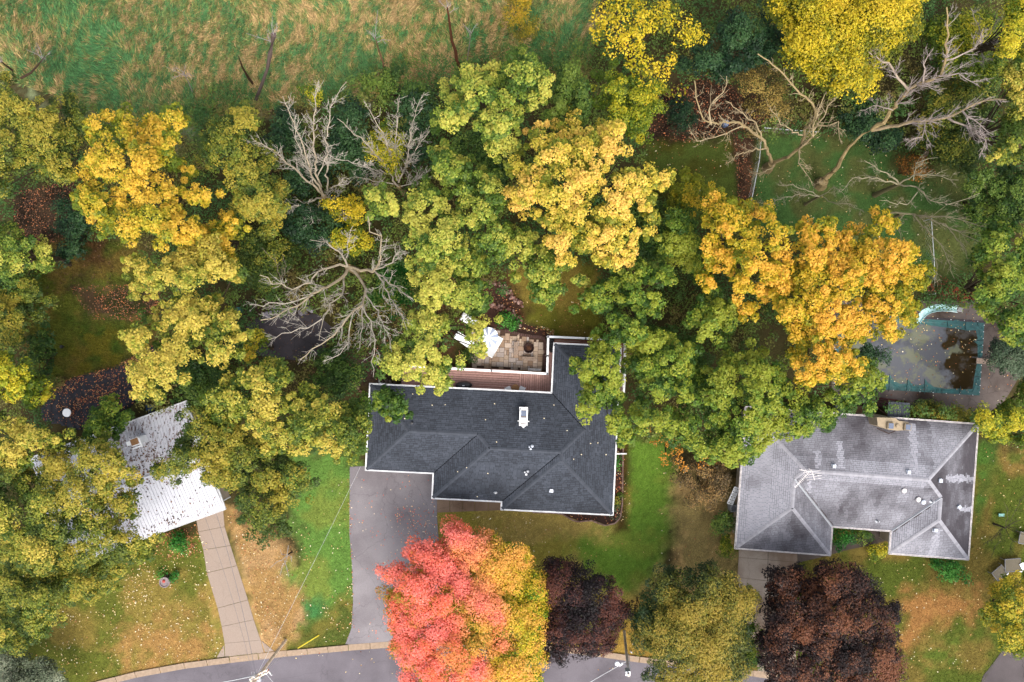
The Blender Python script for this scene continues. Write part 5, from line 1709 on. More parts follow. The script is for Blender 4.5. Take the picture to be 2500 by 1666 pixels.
dead_tree('dead_tree', 'bare dead tree fanning grey branches upward, right of the other fan shaped one', (973, 455, 2.4), [
    (.11, [(973, 455, 2.4), (930, 390, 6), (880, 340, 8), (835, 300, 10), (824, 290, 10.5)]), (.1, [(970, 440, 2.8), (945, 350, 7), (915, 290, 9), (888, 248, 10.5)]),
    (.11, [(973, 445, 2.8), (965, 340, 7), (968, 280, 9), (976, 232, 11)]), (.1, [(975, 440, 2.8), (1000, 390, 6), (1022, 355, 8), (1048, 322, 9.5)]),
    (.08, [(990, 405, 5), (1003, 320, 8), (1015, 270, 10), (1036, 226, 11)]), (.07, [(965, 450, 2.6), (900, 438, 5), (865, 432, 6.5)]), (.06, [(980, 455, 2.6), (1008, 448, 4), (1032, 418, 6)]), (.05, [(950, 425, 4), (900, 410, 7), (872, 403, 8)])],
    .2, dens=1.8, seed=5, group=DG, ln=1.4)
dead_tree('dead_tree', 'large spreading dead tree with long drooping grey branches west of the deck', (850, 653, 5), [
    (.17, [(850, 655, 5), (843, 675, 5.5), (811, 693, 6.5), (764, 721, 8), (725, 746, 9), (680, 768, 10), (636, 782, 10.5)]),
    (.13, [(850, 653, 5), (832, 646, 5.6), (800, 653, 6.6), (775, 664, 7.4), (757, 693, 8), (714, 703, 9), (668, 696, 10), (634, 672, 10.5)]),
    (.1, [(850, 653, 5), (836, 621, 6.5), (800, 592, 8), (757, 586, 9.5)]), (.07, [(846, 643, 5.5), (850, 593, 8), (862, 552, 9.5)]),
    (.17, [(850, 653, 5), (880, 657, 5.6), (907, 661, 6.2), (924, 648, 7), (929, 607, 8.5), (929, 575, 9.5), (902, 566, 10), (898, 529, 11)]),
    (.08, [(921, 657, 6.5), (957, 643, 7.8), (971, 611, 9), (993, 616, 10)]), (.1, [(915, 662, 6.2), (943, 686, 7.5), (979, 711, 9), (1007, 729, 10)]),
    (.09, [(921, 668, 6.5), (946, 714, 8), (961, 743, 9), (982, 771, 9.8), (994, 806, 10.5)]),
    (.16, [(852, 655, 5), (875, 675, 5.8), (893, 707, 7), (882, 743, 8), (864, 757, 8.6), (846, 782, 9.2), (800, 830, 10), (732, 879, 11)]),
    (.08, [(882, 743, 8), (904, 786, 9), (915, 830, 10), (911, 921, 11)]), (.07, [(882, 743, 8), (884, 800, 9), (878, 850, 10)]),
    (.11, [(842, 668, 5.4), (836, 721, 7), (804, 743, 8), (786, 779, 9), (779, 831, 10)]), (.07, [(864, 757, 8.6), (850, 839, 10), (832, 868, 10.6), (790, 882, 11)]),
    (.08, [(764, 721, 8), (715, 740, 9), (660, 743, 10), (610, 745, 11)]), (.07, [(893, 720, 7.4), (920, 760, 8.6), (945, 810, 10), (952, 850, 10.6)]), (.06, [(786, 779, 9), (750, 800, 9.8), (690, 815, 10.6), (655, 830, 11)])],
    .3, dens=1.5, seed=8, group=DG, ln=1.5)
dead_tree('dead_tree', 'twisted bare tree with tan contorted limbs above the fence corner', (1885, 400, 1.4), [
    (.2, [(1885, 400, 1.4), (1918, 389, 3), (1953, 361, 5), (1964, 321, 6.5), (1989, 286, 8), (1985, 250, 9), (1954, 229, 10), (1936, 211, 10.4), (1900, 171, 11.4), (1850, 132, 12.4)]),
    (.13, [(1953, 361, 5), (1985, 330, 7), (1998, 270, 9), (2022, 215, 10.5)]), (.09, [(1985, 320, 7), (2025, 262, 9), (2062, 205, 10)]),
    (.19, [(1885, 400, 1.4), (1872, 365, 3.5), (1868, 345, 4.5), (1836, 321, 6), (1800, 296, 7.4), (1736, 304, 9), (1708, 280, 10), (1700, 240, 11), (1696, 198, 12)]),
    (.1, [(1868, 350, 4.4), (1839, 296, 7), (1807, 272, 8.6), (1771, 248, 10)]), (.09, [(1736, 304, 9), (1732, 255, 10), (1768, 228, 11), (1774, 186, 12)]),
    (.07, [(1820, 308, 6.6), (1760, 330, 8), (1700, 345, 9), (1682, 318, 9.6)]), (.08, [(1872, 362, 3.6), (1810, 372, 6), (1770, 402, 7.6)]), (.1, [(1972, 312, 6.8), (2000, 310, 8), (2045, 300, 9), (2056, 352, 10)]),
    (.07, [(1953, 361, 5), (1950, 400, 6), (1985, 450, 7), (2010, 440, 8)]), (.06, [(1890, 402, 2), (1870, 420, 3), (1842, 428, 4), (1836, 440, 5)]), (.07, [(1960, 330, 6.4), (1930, 318, 8), (1905, 300, 9), (1880, 260, 10)])],
    .34, dens=1.4, seed=12, c1=lin(196, 176, 140, .5), group=DG, ln=1.3)
dead_tree('dead_tree', 'huge leaning dead tree forking toward the top right corner', (2011, 443, .9), [
    (.33, [(2011, 443, .9), (2046, 407, 2.6), (2064, 368, 4.2), (2104, 329, 5.8), (2129, 318, 6.4)], 0),
    (.24, [(2129, 318, 6.4), (2168, 286, 7.5), (2193, 250, 8.8), (2218, 221, 9.8), (2254, 200, 10.6), (2293, 186, 11.4), (2307, 143, 12.4), (2314, 89, 13.4), (2311, 18, 14.4)], 3),
    (.13, [(2218, 221, 9.8), (2196, 193, 10.6), (2179, 161, 11.4), (2143, 143, 12), (2110, 118, 12.8)], 3), (.1, [(2254, 200, 10.6), (2257, 157, 11.8), (2278, 120, 13)], 3),
    (.2, [(2129, 318, 6.4), (2193, 307, 7.8), (2250, 295, 9), (2314, 289, 10), (2357, 268, 11), (2407, 243, 12), (2456, 244, 13)], 3),
    (.1, [(2314, 289, 10), (2371, 314, 11), (2404, 343, 12), (2390, 380, 12.4)], 3), (.09, [(2350, 272, 11), (2389, 304, 12), (2425, 330, 12.6)], 3), (.08, [(2293, 186, 11.4), (2340, 180, 12.4), (2390, 210, 13)], 3),
    (.08, [(2260, 292, 9), (2250, 330, 10), (2210, 355, 10.6)], 3), (.09, [(2300, 150, 12), (2380, 120, 13), (2400, 70, 14)], 3), (.06, [(2180, 270, 8), (2140, 255, 9.6), (2100, 270, 10.4)], 3)],
    .42, dens=2.1, seed=17, c1=lin(190, 174, 166, .48), group=DG, ln=1.5, twig=.011)
dead_tree('dead_tree', 'slender bare tree spreading thin pale branches over the fenced green yard', (2195, 450, 4), [
    (.1, [(2195, 450, 4), (2175, 429, 5), (2143, 414, 6), (2110, 392, 7)]), (.1, [(2195, 450, 4), (2230, 425, 5.4), (2280, 428, 6.6), (2340, 440, 8)]), (.09, [(2195, 450, 4), (2246, 461, 5.6), (2270, 490, 6.6), (2320, 498, 7.6), (2392, 472, 9)]),
    (.09, [(2190, 450, 4), (2130, 435, 5.6), (2080, 436, 6.6), (2050, 470, 7.6)]), (.06, [(2230, 440, 5), (2240, 400, 6.4), (2290, 385, 7.4)]), (.06, [(2240, 470, 5.4), (2210, 500, 6), (2150, 490, 7)])],
    .16, dens=1.6, seed=21, c0=lin(150, 140, 100, .42), c1=lin(190, 180, 150, .45), group=DG, ln=1.2, twig=.011)
dead_tree('dead_tree', 'thin bare tree drooping long twigs toward the pool slide', (2200, 524, 4), [
    (.1, [(2170, 521, 3.6), (2229, 525, 5), (2275, 536, 6.4), (2320, 560, 7.4), (2355, 610, 8.4), (2370, 650, 9)]), (.08, [(2229, 525, 5), (2260, 560, 6.4), (2300, 600, 7.4), (2330, 680, 8.2)]),
    (.08, [(2240, 527, 5.2), (2310, 530, 7), (2380, 545, 8), (2440, 560, 9)]), (.06, [(2210, 522, 4.4), (2190, 545, 5.6), (2200, 590, 6.6)]), (.07, [(2300, 548, 7), (2370, 580, 8), (2400, 600, 9)]), (.05, [(2270, 600, 7), (2290, 650, 7.6), (2280, 700, 8)])],
    .15, dens=1.7, seed=25, c0=lin(150, 140, 100, .42), c1=lin(186, 174, 140, .45), group=DG, ln=1.2, twig=.011)
dead_tree('dead_tree', 'low bare tree with fine pale twigs lying across the orange tree top', (2000, 480, 3), [
    (.06, [(2000, 480, 3), (1940, 475, 5), (1880, 500, 7), (1830, 490, 8)]), (.06, [(2000, 480, 3), (1950, 455, 5), (1900, 452, 6)]), (.05, [(2005, 478, 3), (2040, 500, 5), (2075, 495, 6), (2110, 520, 7)]), (.05, [(2000, 480, 3), (2035, 460, 5), (2060, 470, 6), (2070, 500, 7)])],
    .1, dens=1.6, seed=31, c0=lin(150, 140, 100, .42), c1=lin(190, 180, 150, .45), group=DG, ln=1.1, twig=.011)
dead_tree('dead_tree', 'leafless dark stemmed bush west of the large spreading dead tree', (700, 700, 3), [
    (.06, [(720, 728, 2), (690, 690, 4), (672, 640, 6), (640, 605, 7)]), (.03, [(690, 690, 4), (700, 650, 6), (690, 620, 7)])], .07, dens=1.0, seed=33, c0=lin(140, 130, 70, .42), c1=lin(150, 136, 120, .4), group=DG, ln=.9)
dead_tree('bare_shrub', 'spindly leafless grey shrub on the dry lawn beside the concrete driveway', (702, 1355, .9), [
    (.03, [(702, 1355, .9), (690, 1368, .9), (672, 1370, .7), (660, 1386, .3)]), (.03, [(702, 1358, .8), (694, 1375, .8), (686, 1395, .4), (683, 1406, .1)]), (.03, [(700, 1360, .9), (706, 1340, 1.2), (704, 1332, 1.3)]),
    (.03, [(694, 1368, .8), (700, 1390, .7), (705, 1408, .2)]), (.025, [(702, 1355, .9), (688, 1352, 1.1), (684, 1342, 1.2)]), (.04, [(702, 1355, .9), (710, 1358, 1.3), (712, 1372, 1.1)])],
    .05, dens=1.6, seed=41, c0=lin(70, 60, 50, .42), c1=lin(180, 175, 170, .45), ln=.25, twig=.01, up=0, depth=1)
dead_tree('bare_tree', 'small dark leafless tree east of the grey roofed house', (2455, 1290, 1.6), [
    (.07, [(2440, 1284, 1.2), (2455, 1290, 1.8), (2470, 1278, 2.6), (2500, 1270, 3.4)]), (.04, [(2455, 1290, 1.8), (2470, 1320, 3), (2466, 1350, 4)]), (.04, [(2450, 1288, 1.6), (2430, 1310, 2.6), (2400, 1330, 3.4)]),
    (.04, [(2455, 1290, 1.8), (2460, 1255, 3), (2450, 1225, 4)]), (.04, [(2458, 1288, 1.8), (2490, 1300, 3), (2530, 1310, 4)]), (.03, [(2448, 1288, 1.5), (2440, 1320, 3), (2420, 1360, 3.8)]), (.03, [(2460, 1285, 2), (2480, 1250, 3), (2500, 1210, 4)])],
    .07, dens=1.8, seed=44, c0=lin(96, 84, 72, .42), c1=lin(92, 86, 66, .42), ln=.8, twig=.009)
dead_tree('dead_tree', 'whitish dead sprig poking from the crown of the large purple tree', (2030, 1545, 7.6), [
    (.035, [(2030, 1545, 7.6), (2010, 1530, 8.6), (2000, 1528, 9)]), (.03, [(2030, 1545, 7.6), (2036, 1528, 8.8), (2052, 1535, 9.4)]), (.03, [(2030, 1545, 7.6), (2056, 1545, 9)]), (.03, [(2030, 1545, 7.6), (2022, 1560, 8.8), (2030, 1572, 9)]), (.03, [(2030, 1545, 7.6), (2048, 1560, 9)])],
    .05, dens=2.2, seed=47, c1=lin(190, 186, 160, .5), ln=.4, depth=1)
dead_tree('dead_tree', 'faint grey leafless tree in the top right corner', (2395, 110, 6), [
    (.06, [(2395, 110, 6), (2390, 60, 9), (2370, 20, 11)]), (.06, [(2395, 110, 6), (2430, 60, 9), (2450, 20, 11)]), (.05, [(2395, 110, 6), (2400, 150, 8), (2360, 160, 9.6)]), (.05, [(2395, 110, 6), (2430, 120, 8), (2440, 90, 10)])],
    .14, dens=1.8, seed=49, c1=lin(176, 164, 156, .45), group=DG, ln=1.1, depth=3, twig=.01)

# snags in the meadow
def snag(lab, pts, rad, col, twg=0, seed=1):
    r = random.Random(seed)
    W_ = [P3(q_) for q_ in pts]
    root = empty('snag', (W_[0][0], W_[0][1], 0), lab, 'tree trunk')
    g = G(); g.tube(W_, rad, 7, col); g.build('trunk', M['bark'], root, attr=True)
    if twg:
        g = G()
        for i in range(twg):
            q_ = W_[-1] * (1 - i / twg * .5) + W_[-2] * (i / twg * .5)
            e = q_ + np.array([r.gauss(0, .6), r.gauss(.4, .5), r.uniform(.2, .8)])
            grow(g, [q_, (q_ + e) / 2 + [0, 0, .1], e], .03, .01, 1, col, BRG, r, ln=.5, dens=2)
        g.build('limb', M['bark'], root, attr=True)


snag('straight grey standing trunk in the meadow with a dead leafy tip', [(623, 250, 0), (640, 205, 2.5), (653, 168, 4.4), (660, 130, 6), (668, 85, 8)], [.13, .12, .11, .16, .2], lin(120, 104, 96), 8, 3)
snag('short dark curved trunk left of the straight meadow trunk', [(618, 206, 0), (606, 190, 1), (592, 165, 2.4), (582, 137, 4)], [.1, .09, .07, .03], lin(82, 62, 44), 0, 4)
snag('dark curved branch stub at the left edge of the meadow', [(36, 190, 1), (30, 172, 2), (14, 160, 3), (3, 152, 4)], [.1, .08, .06, .03], lin(90, 70, 54), 4, 5)
snag('dark forked branch rising over the green corner of the meadow', [(52, 191, 1), (76, 178, 2.4), (92, 160, 4), (111, 137, 5.4)], [.1, .08, .06, .03], lin(100, 78, 60), 5, 6)
snag('tall reddish brown bent trunk above the big pale green tree', [(1130, 172, 0), (1115, 150, 1.8), (1112, 124, 3), (1103, 100, 4.5), (1098, 60, 6.5), (1092, 18, 8.5)], [.15, .13, .12, .1, .08, .05], lin(112, 70, 48), 4, 7)
snag('thin pinkish trunk above the right hand fan shaped dead tree', [(946, 214, 0), (940, 190, 1.6), (936, 155, 3.6), (925, 125, 5), (916, 90, 7)], [.1, .08, .06, .05, .03], lin(130, 96, 72), 5, 8)
snag('whitish thin sapling trunk near the meadow edge', [(1140, 150, 0), (1146, 110, 3), (1150, 80, 5)], [.04, .03, .015], lin(180, 166, 150), 4, 9)
snag('pale fine twigged dead bush in the lower meadow', [(470, 225, 0), (460, 200, 1.6), (448, 178, 3)], [.05, .035, .02], lin(170, 164, 150), 9, 10)
snag('brown leaning trunk near the fine twigged bare tree', [(2250, 392, .5), (2258, 380, 1.4), (2270, 350, 3), (2285, 330, 4.4)], [.2, .19, .16, .12], lin(128, 108, 96), 3, 11)

# ------------------------------------------------------------------ poles and wires
p1 = empty('utility_pole', P(697.5, 1563, 0), 'weathered wooden utility pole with insulators beside the concrete driveway end', 'utility pole')
base = P(697.5, 1563, 0); kx0, ky0 = base[0], base[1]
g = G(); g.tube([(kx0, ky0, -.1), (kx0, ky0, 4), (kx0, ky0, 9.6)], [.12, .11, .095], 10); g.build('post', M['polewood'], p1)
for z, ln_, rz in ((6.5, 1.4, .5), (7.3, 2.0, .5)):
    g = G(); g.box((kx0 + .05, ky0 + .16, z), (ln_, .09, .11), rz); g.build('crossarm', M['polewood'], p1)
    for e in (-.45, -.2, .2, .45):
        g = G(); g.lathe((kx0 + .05 + math.cos(rz) * ln_ * e, ky0 + .16 + math.sin(rz) * ln_ * e, z + .05), [(.03, 0), (.06, .05), (.03, .1), (.055, .15), (.02, .2)], 8); g.build('insulator', M['white'], p1)
g = G(); g.lathe((kx0 - .05, ky0 - .32, 5.6), [(.1, 0), (.2, .03), (.21, .7), (.15, .78), (.04, .85)], 16); g.build('transformer', M['greymetal'], p1)
g = G(); g.lathe((kx0 + .38, ky0 + .06, 5.5), [(.03, 0), (.07, .05), (.05, .2), (.08, .25), (.03, .4)], 8); g.tube([(kx0, ky0, 5.6), (kx0 + .4, ky0 + .05, 5.6)], .03, 5); g.build('fuse_cutout', M['red'], p1)
g = G(); g.box((kx0 + .5, ky0 - .2, 5.5), (.4, .08, .08), -.8); g.lathe((kx0 + .6, ky0 - .3, 5.4), [(.03, 0), (.07, .1), (.03, .2)], 8); g.build('bracket', M['wire'], p1)
g = G()
for k_ in range(8):
    t = k_ / 8 * 6.28
    g.tube([(kx0 + .12 * math.cos(t), ky0 + .12 * math.sin(t), 5.6 + k_ * .14), (kx0 + .4 * math.cos(t) - .2, ky0 + .35 * math.sin(t), 6.1 + k_ * .1), (kx0 + .1 * math.cos(t + 2) - .3, ky0 + .2 * math.sin(t + 2), 6.6)], .012, 4)
g.build('jumper_wire', M['wire'], p1)


def wire(lab, a, b, sag, rad=.012, mat='wire', n=14):
    A = np.array(a); B = np.array(b); g = G()
    pts = [A + (B - A) * t + np.array([0, 0, -sag * 4 * t * (1 - t)]) for t in np.linspace(0, 1, n)]
    g.tube(pts, rad, 4); setp(g.build('wire', M[mat]), lab, 'wire')


def PZ(x, y, z): return P(x, y, z)


wire('upper cable running from the left pole to the bottom left', (kx0, ky0 + .1, 6.6), PZ(180, 1745, 7.2), .2, .02)
wire('thick twisted cable just below the upper cable at bottom left', (kx0 - .2, ky0, 6.1), PZ(200, 1775, 6.9), .2, .028, 'wiredark')
wire('thin cable from the left pole toward the bottom edge', (kx0 + .3, ky0 - .1, 5.8), PZ(720, 1740, 6.4), .1, .016)
wire('white service cable from the left pole across the green lawn to the garage corner', (kx0 - .1, ky0 + .1, 6.4), PZ(880, 1140, 2.9), .5, .009, 'wire', 20)
wire('dark service cable from the left pole over the concrete driveway', (kx0 - .2, ky0 + .1, 6.4), PZ(528, 1255, 3.2), .4, .012, 'wiredark', 20)
wire('second faint cable over the concrete driveway left of the dark one', (kx0 - .3, ky0, 6.6), PZ(500, 1262, 3.2), .4, .008, 'wiredark', 20)
wire('guy wire from the left pole to the road edge', (kx0, ky0, 5.6), PZ(697, 1600, .1), .0, .01)
p2 = empty('street_light_pole', P(1524, 1542, 0), 'grey wooden street light pole between the purple and olive trees', 'utility pole')
b0 = P(1524, 1542, 0); tp = P(1535, 1650, 8.0)
g = G(); g.tube([b0, tuple((np.array(b0) + np.array(tp)) / 2), tp], [.105, .095, .085], 10); g.build('post', simple('grey_pole', lin(190, 178, 165, .85), .9, 0, .15, .25, 3, .3), p2)
g = G(); g.tube([tuple(np.array(b0) * .45 + np.array(tp) * .55 + [.16, 0, 0]), tuple(np.array(tp) + [.16, 0.02, -.4])], .03, 6); g.build('conduit', M['white'], p2)
a = np.array(b0) * .22 + np.array(tp) * .78
g = G(); g.tube([a, a + [-.35, .15, .25], a + [-.65, .2, .3]], .03, 6); g.build('lamp_arm', M['greymetal'], p2)
g = G(); g.lathe(tuple(a + np.array([-.75, .2, .22])), [(.12, 0), (.17, .05), (.14, .16), (.04, .22)], 14); g.build('lamp', M['white'], p2)
g = G(); g.box((tp[0], tp[1], tp[2] - .6), (.3, .3, .6)); g.build('junction_box', M['greymetal'], p2)
wire('overhead cable from the street light pole to the lower left', tuple(np.array(b0) * .3 + np.array(tp) * .7), PZ(1330, 1735, 6.6), .15, .022, 'wire')
g = G(); p = P(1516, 1622, 5.6); g.box((p[0], p[1], 5.6), (.3, .12, .14), .6); setp(g.build('cable_splice', M['white']), 'small white splice box hanging on the overhead cable', 'box')
g = G(); p = P(1547, 1570, .25); g.box((p[0], p[1], .15), (.17, .17, .3), .1); g.box((p[0], p[1], .32), (.19, .19, .04), .1); setp(g.build('utility_box', M['white']), 'small white utility box on the grass right of the street light pole', 'utility box')
g = G(); p = P(1541, 1592, .1); g.lathe((p[0], p[1], 0), [(.08, 0), (.08, .1), (.03, .3)], 8); setp(g.build('marker_stake', M['white']), 'small white marker at the kerb below the utility box', 'marker')
g = G(); g.tube([P(779, 1551, .03), P(727, 1583, .9)], .045, 8); setp(g.build('guy_marker', M['yellow']), 'bright yellow plastic rod leaning over the grass by the kerb', 'guy marker')

# fences
def fence(lab, pts, h_=1.1, mat='wire'):
    c_ = np.mean(pts, axis=0); root = empty('chain_link_fence', (*P(*c_)[:2], 0), lab, 'fence')
    for i in range(len(pts) - 1):
        a = np.array(P(*pts[i])); b = np.array(P(*pts[i + 1])); L_ = np.linalg.norm(b - a)
        g = G(); g.tube([a + [0, 0, h_], b + [0, 0, h_]], .028, 5); g.build('rail', M['white'] if mat == 'white' else M[mat], root)
        g = G(); n = int(L_ / .3)
        for k_ in range(n):
            t = k_ / n; p = a + (b - a) * t; q_ = a + (b - a) * min(1, t + .9 / L_)
            q0 = a + (b - a) * max(0, t - .9 / L_)
            g.tube([p + [0, 0, 0.03], q_ + [0, 0, h_]], .004, 3, cap=False); g.tube([p + [0, 0, 0.03], q0 + [0, 0, h_]], .004, 3, cap=False)
        ms = g.build('mesh_wire', M['wire'], root); ms['kind'] = 'stuff'
        n = max(1, int(L_ / 2.2))
        for k_ in range(n + 1):
            p = a + (b - a) * k_ / n; g = G(); g.tube([p, p + [0, 0, h_ + .06]], .03, 6); g.build('post', M['wire'], root)


fence('chain link fence along the west side of the green yard', [(1848, 340), (1843, 400), (1824, 496)])
fence('chain link fence behind the twisted bare tree', [(1855, 322), (1985, 332)])
fence('short white railed fence rising toward the pool slide', [(2255, 540), (2262, 640), (2264, 720)], 1.1)

# garden chairs at the right edge
def sling_chair(px_, py_, ang, lab, s_=1.0):
    p = P(px_, py_, .4); b = empty('garden_chair', (p[0], p[1], 0), lab, 'garden chair')
    ca_, sa_ = math.cos(ang), math.sin(ang)
    hw = .55 * s_
    def q(u, v, z): return (p[0] + u * ca_ - v * sa_, p[1] + u * sa_ + v * ca_, z)
    g = G(); g.add([q(-hw, -hw * .8, .45), q(hw, -hw * .8, .4), q(hw, hw * .8, .42), q(-hw, hw * .8, .48)], [(0, 1, 2, 3)])
    g.add([q(-hw, -hw * .8, .44), q(hw, -hw * .8, .39), q(hw, hw * .8, .41), q(-hw, hw * .8, .47)], [(3, 2, 1, 0)]); g.build('seat', M['sling'], b)
    g = G(); c_ = [q(-hw, -hw * .8, .45), q(hw, -hw * .8, .4), q(hw, hw * .8, .42), q(-hw, hw * .8, .48), q(-hw, -hw * .8, .45)]
    g.tube(c_, .032, 6); g.build('frame', M['wiredark'], b)
    for u, v in ((-hw, -hw * .7), (hw, -hw * .7), (hw, hw * .7), (-hw, hw * .7)):
        g = G(); g.tube([q(u, v, .42), q(u * 1.1, v * 1.1, 0)], .02, 5); g.build('leg', M['wiredark'], b)
    g = G(); w_ = q(hw * .9, -hw * .85, .46); g.box(w_, (.22, .06, .04), ang); g.build('armrest', M['white'], b)


sling_chair(2472, 1380, math.radians(3), 'dark framed mesh garden lounger lying flat near the right edge', 1.1)
sling_chair(2440, 1399, math.radians(38), 'tilted mesh garden lounger just left of the flat one', .9)
sling_chair(2505, 1315, math.radians(-10), 'dark framed garden chair cut by the right edge above the loungers', 1.0)
g = G(); p = P(2497, 1383, .5); g.box((p[0], p[1], .5), (.32, .5, .05), .5); g.box((p[0], p[1], .24), (.06, .06, .46)); setp(g.build('side_table', M['white']), 'small white table top beside the flat garden lounger', 'table')
g = G(); p = P(2445, 1258, .2); g.box((p[0], p[1], .2), (.42, .22, .06), .0); g.box((p[0], p[1], .1), (.3, .15, .16)); setp(g.build('plastic_stool', M['teal']), 'small teal plastic stool under the dark leafless tree', 'stool')
g = G(); p = P(1772, 302, .5); g.lathe((p[0], p[1], 0), [(.2, 0), (.25, .4), (.22, .7), (.1, .75)], 14); setp(g.build('water_barrel', simple('blue_grey', lin(120, 140, 180), .5)), 'pale blue grey barrel under the twisted bare tree', 'barrel')
g = G(); p = P(152, 847, .1); g.lathe((p[0], p[1], 0), [(.13, 0), (.13, .2), (.1, .3)], 10); setp(g.build('black_bucket', M['black']), 'small black bucket on the rough left lawn', 'bucket')

print('OBJ OK')

# ------------------------------------------------------------------ trees and shrubs
def mapcol(X, Y, t):
    """maple: coral red on the west side turning gold and green to the east"""
    k = (X - 1172) / 75 + (fbm(X / 45, Y / 45, 91, 3) - .5) * 3.4 - .25 * (Y > 1500)
    k = np.clip(k, -1, 1)[:, None] * .5 + .5
    red = pal_col([L(150, 130, 34), L(244, 118, 84), L(255, 138, 122)], t + .12) * 1.2
    yel = pal_col([L(84, 130, 14), L(212, 186, 38), L(248, 180, 84)], t - .05) * 1.08
    return red * (1 - k) + yel * k


def bigleft(X, Y, t):
    k = np.clip((fbm(X / 50, Y / 50, 95, 3) - .45) * 4, 0, 1)[:, None]
    return pal_col('olive', t) * (1 - k) + pal_col('ygreen', t + .15) * k


T = tree
OAK = dict(cs=.6, n_leaf=44, leaf=.16, cr=.345, lobe=1.8, gap=.62, lamp=1.25, tvar=.62)
FINE = dict(cs=.56, n_leaf=50, leaf=.13, cr=.385, lobe=1.8, gap=.55, lamp=1.2, tvar=.6)
SM = dict(cs=.5, n_leaf=40, leaf=.11, cr=.4, lobe=1.1, gap=.3, lamp=.35)
WG = 'leafy trees of the wooded back gardens'

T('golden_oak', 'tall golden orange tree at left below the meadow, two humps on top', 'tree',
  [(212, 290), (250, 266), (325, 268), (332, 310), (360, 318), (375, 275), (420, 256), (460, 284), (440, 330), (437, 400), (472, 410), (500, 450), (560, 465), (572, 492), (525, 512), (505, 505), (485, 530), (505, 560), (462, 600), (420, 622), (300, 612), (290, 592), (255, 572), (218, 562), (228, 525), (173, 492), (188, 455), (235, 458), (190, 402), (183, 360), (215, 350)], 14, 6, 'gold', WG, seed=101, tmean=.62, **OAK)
T('yellow_green_oak', 'yellow green lobed tree at left with gaps above the black tarp', 'tree',
  [(302, 640), (330, 622), (364, 628), (372, 640), (400, 618), (470, 590), (480, 560), (518, 575), (545, 570), (586, 650), (590, 690), (540, 690), (525, 714), (550, 745), (588, 780), (600, 800), (634, 840), (625, 850), (575, 840), (565, 872), (535, 895), (512, 895), (446, 936), (411, 975), (357, 988), (321, 970), (314, 904), (321, 864), (303, 807), (350, 778), (386, 748), (364, 730), (311, 718), (303, 680)], 12, 5, 'ygreen', WG, seed=102, tmean=.62, holes=[(388, 822, 18), (470, 835, 18), (420, 800, 8)], **OAK)
T('meadow_edge_tree', 'olive green tree on the left edge under the meadow', 'tree',
  [(-60, 200), (20, 180), (60, 228), (110, 222), (160, 236), (212, 278), (200, 340), (186, 372), (180, 430), (150, 468), (128, 430), (100, 410), (60, 405), (30, 440), (0, 520), (-60, 520)], 12, 5, 'olive', WG, seed=103, tmean=.55, **FINE)
T('olive_oak', 'dull olive tree between the golden oak and the fan shaped dead tree', 'tree',
  [(485, 330), (530, 292), (555, 262), (625, 265), (642, 300), (612, 330), (650, 350), (685, 420), (700, 500), (670, 560), (640, 540), (600, 560), (575, 500), (560, 470), (520, 430), (480, 400)], 11, 5, 'olive', WG, seed=104, tmean=.6, **FINE)
T('small_gold_tree', 'small golden sprigged tree between the golden oak and yellow green oak', 'tree',
  [(530, 530), (560, 520), (590, 530), (590, 570), (560, 580), (585, 610), (570, 640), (520, 620), (480, 590), (460, 560), (500, 545)], 9.6, 3, 'gold', WG, seed=105, tmean=.55, **OAK)
T('large_pale_oak', 'large pale green tree top centre at the meadow edge', 'tree',
  [(1055, 240), (1064, 212), (1100, 206), (1103, 178), (1136, 150), (1180, 148), (1221, 136), (1260, 124), (1300, 121), (1320, 134), (1330, 160), (1345, 175), (1358, 205), (1354, 230), (1326, 258), (1312, 288), (1290, 290), (1262, 345), (1240, 395), (1221, 402), (1186, 378), (1178, 330), (1150, 318), (1100, 322), (1071, 326), (1056, 290)], 14, 6, 'lgreen', WG, seed=106, tmean=.75, **OAK)
T('yellow_oak', 'biggest bright yellow tree in the centre with ragged lobes', 'tree',
  [(1392, 253), (1429, 264), (1442, 290), (1470, 300), (1500, 285), (1536, 303), (1530, 335), (1560, 345), (1574, 362), (1572, 385), (1592, 398), (1632, 397), (1643, 425), (1622, 467), (1596, 470), (1583, 480), (1625, 500), (1626, 521), (1600, 540), (1606, 580), (1560, 590), (1545, 630), (1509, 658), (1466, 628), (1440, 610), (1402, 655), (1370, 650), (1349, 628), (1328, 596), (1320, 560), (1285, 540), (1243, 522), (1250, 490), (1228, 467), (1262, 430), (1224, 430), (1250, 382), (1275, 330), (1296, 297), (1330, 292), (1340, 310), (1372, 310), (1395, 300)], 15, 7, 'yellow', WG, seed=107, tmean=.72, **OAK)
T('west_orange_oak', 'orange yellow tree east of the bright yellow one, narrower of the orange pair', 'tree',
  [(1700, 480), (1742, 465), (1780, 480), (1806, 489), (1840, 515), (1870, 499), (1905, 530), (1940, 590), (1935, 640), (1950, 700), (1915, 742), (1880, 720), (1850, 760), (1825, 790), (1800, 740), (1750, 715), (1700, 692), (1722, 640), (1700, 600), (1716, 540)], 13, 6, 'orange', WG, seed=108, tmean=.5, **OAK)
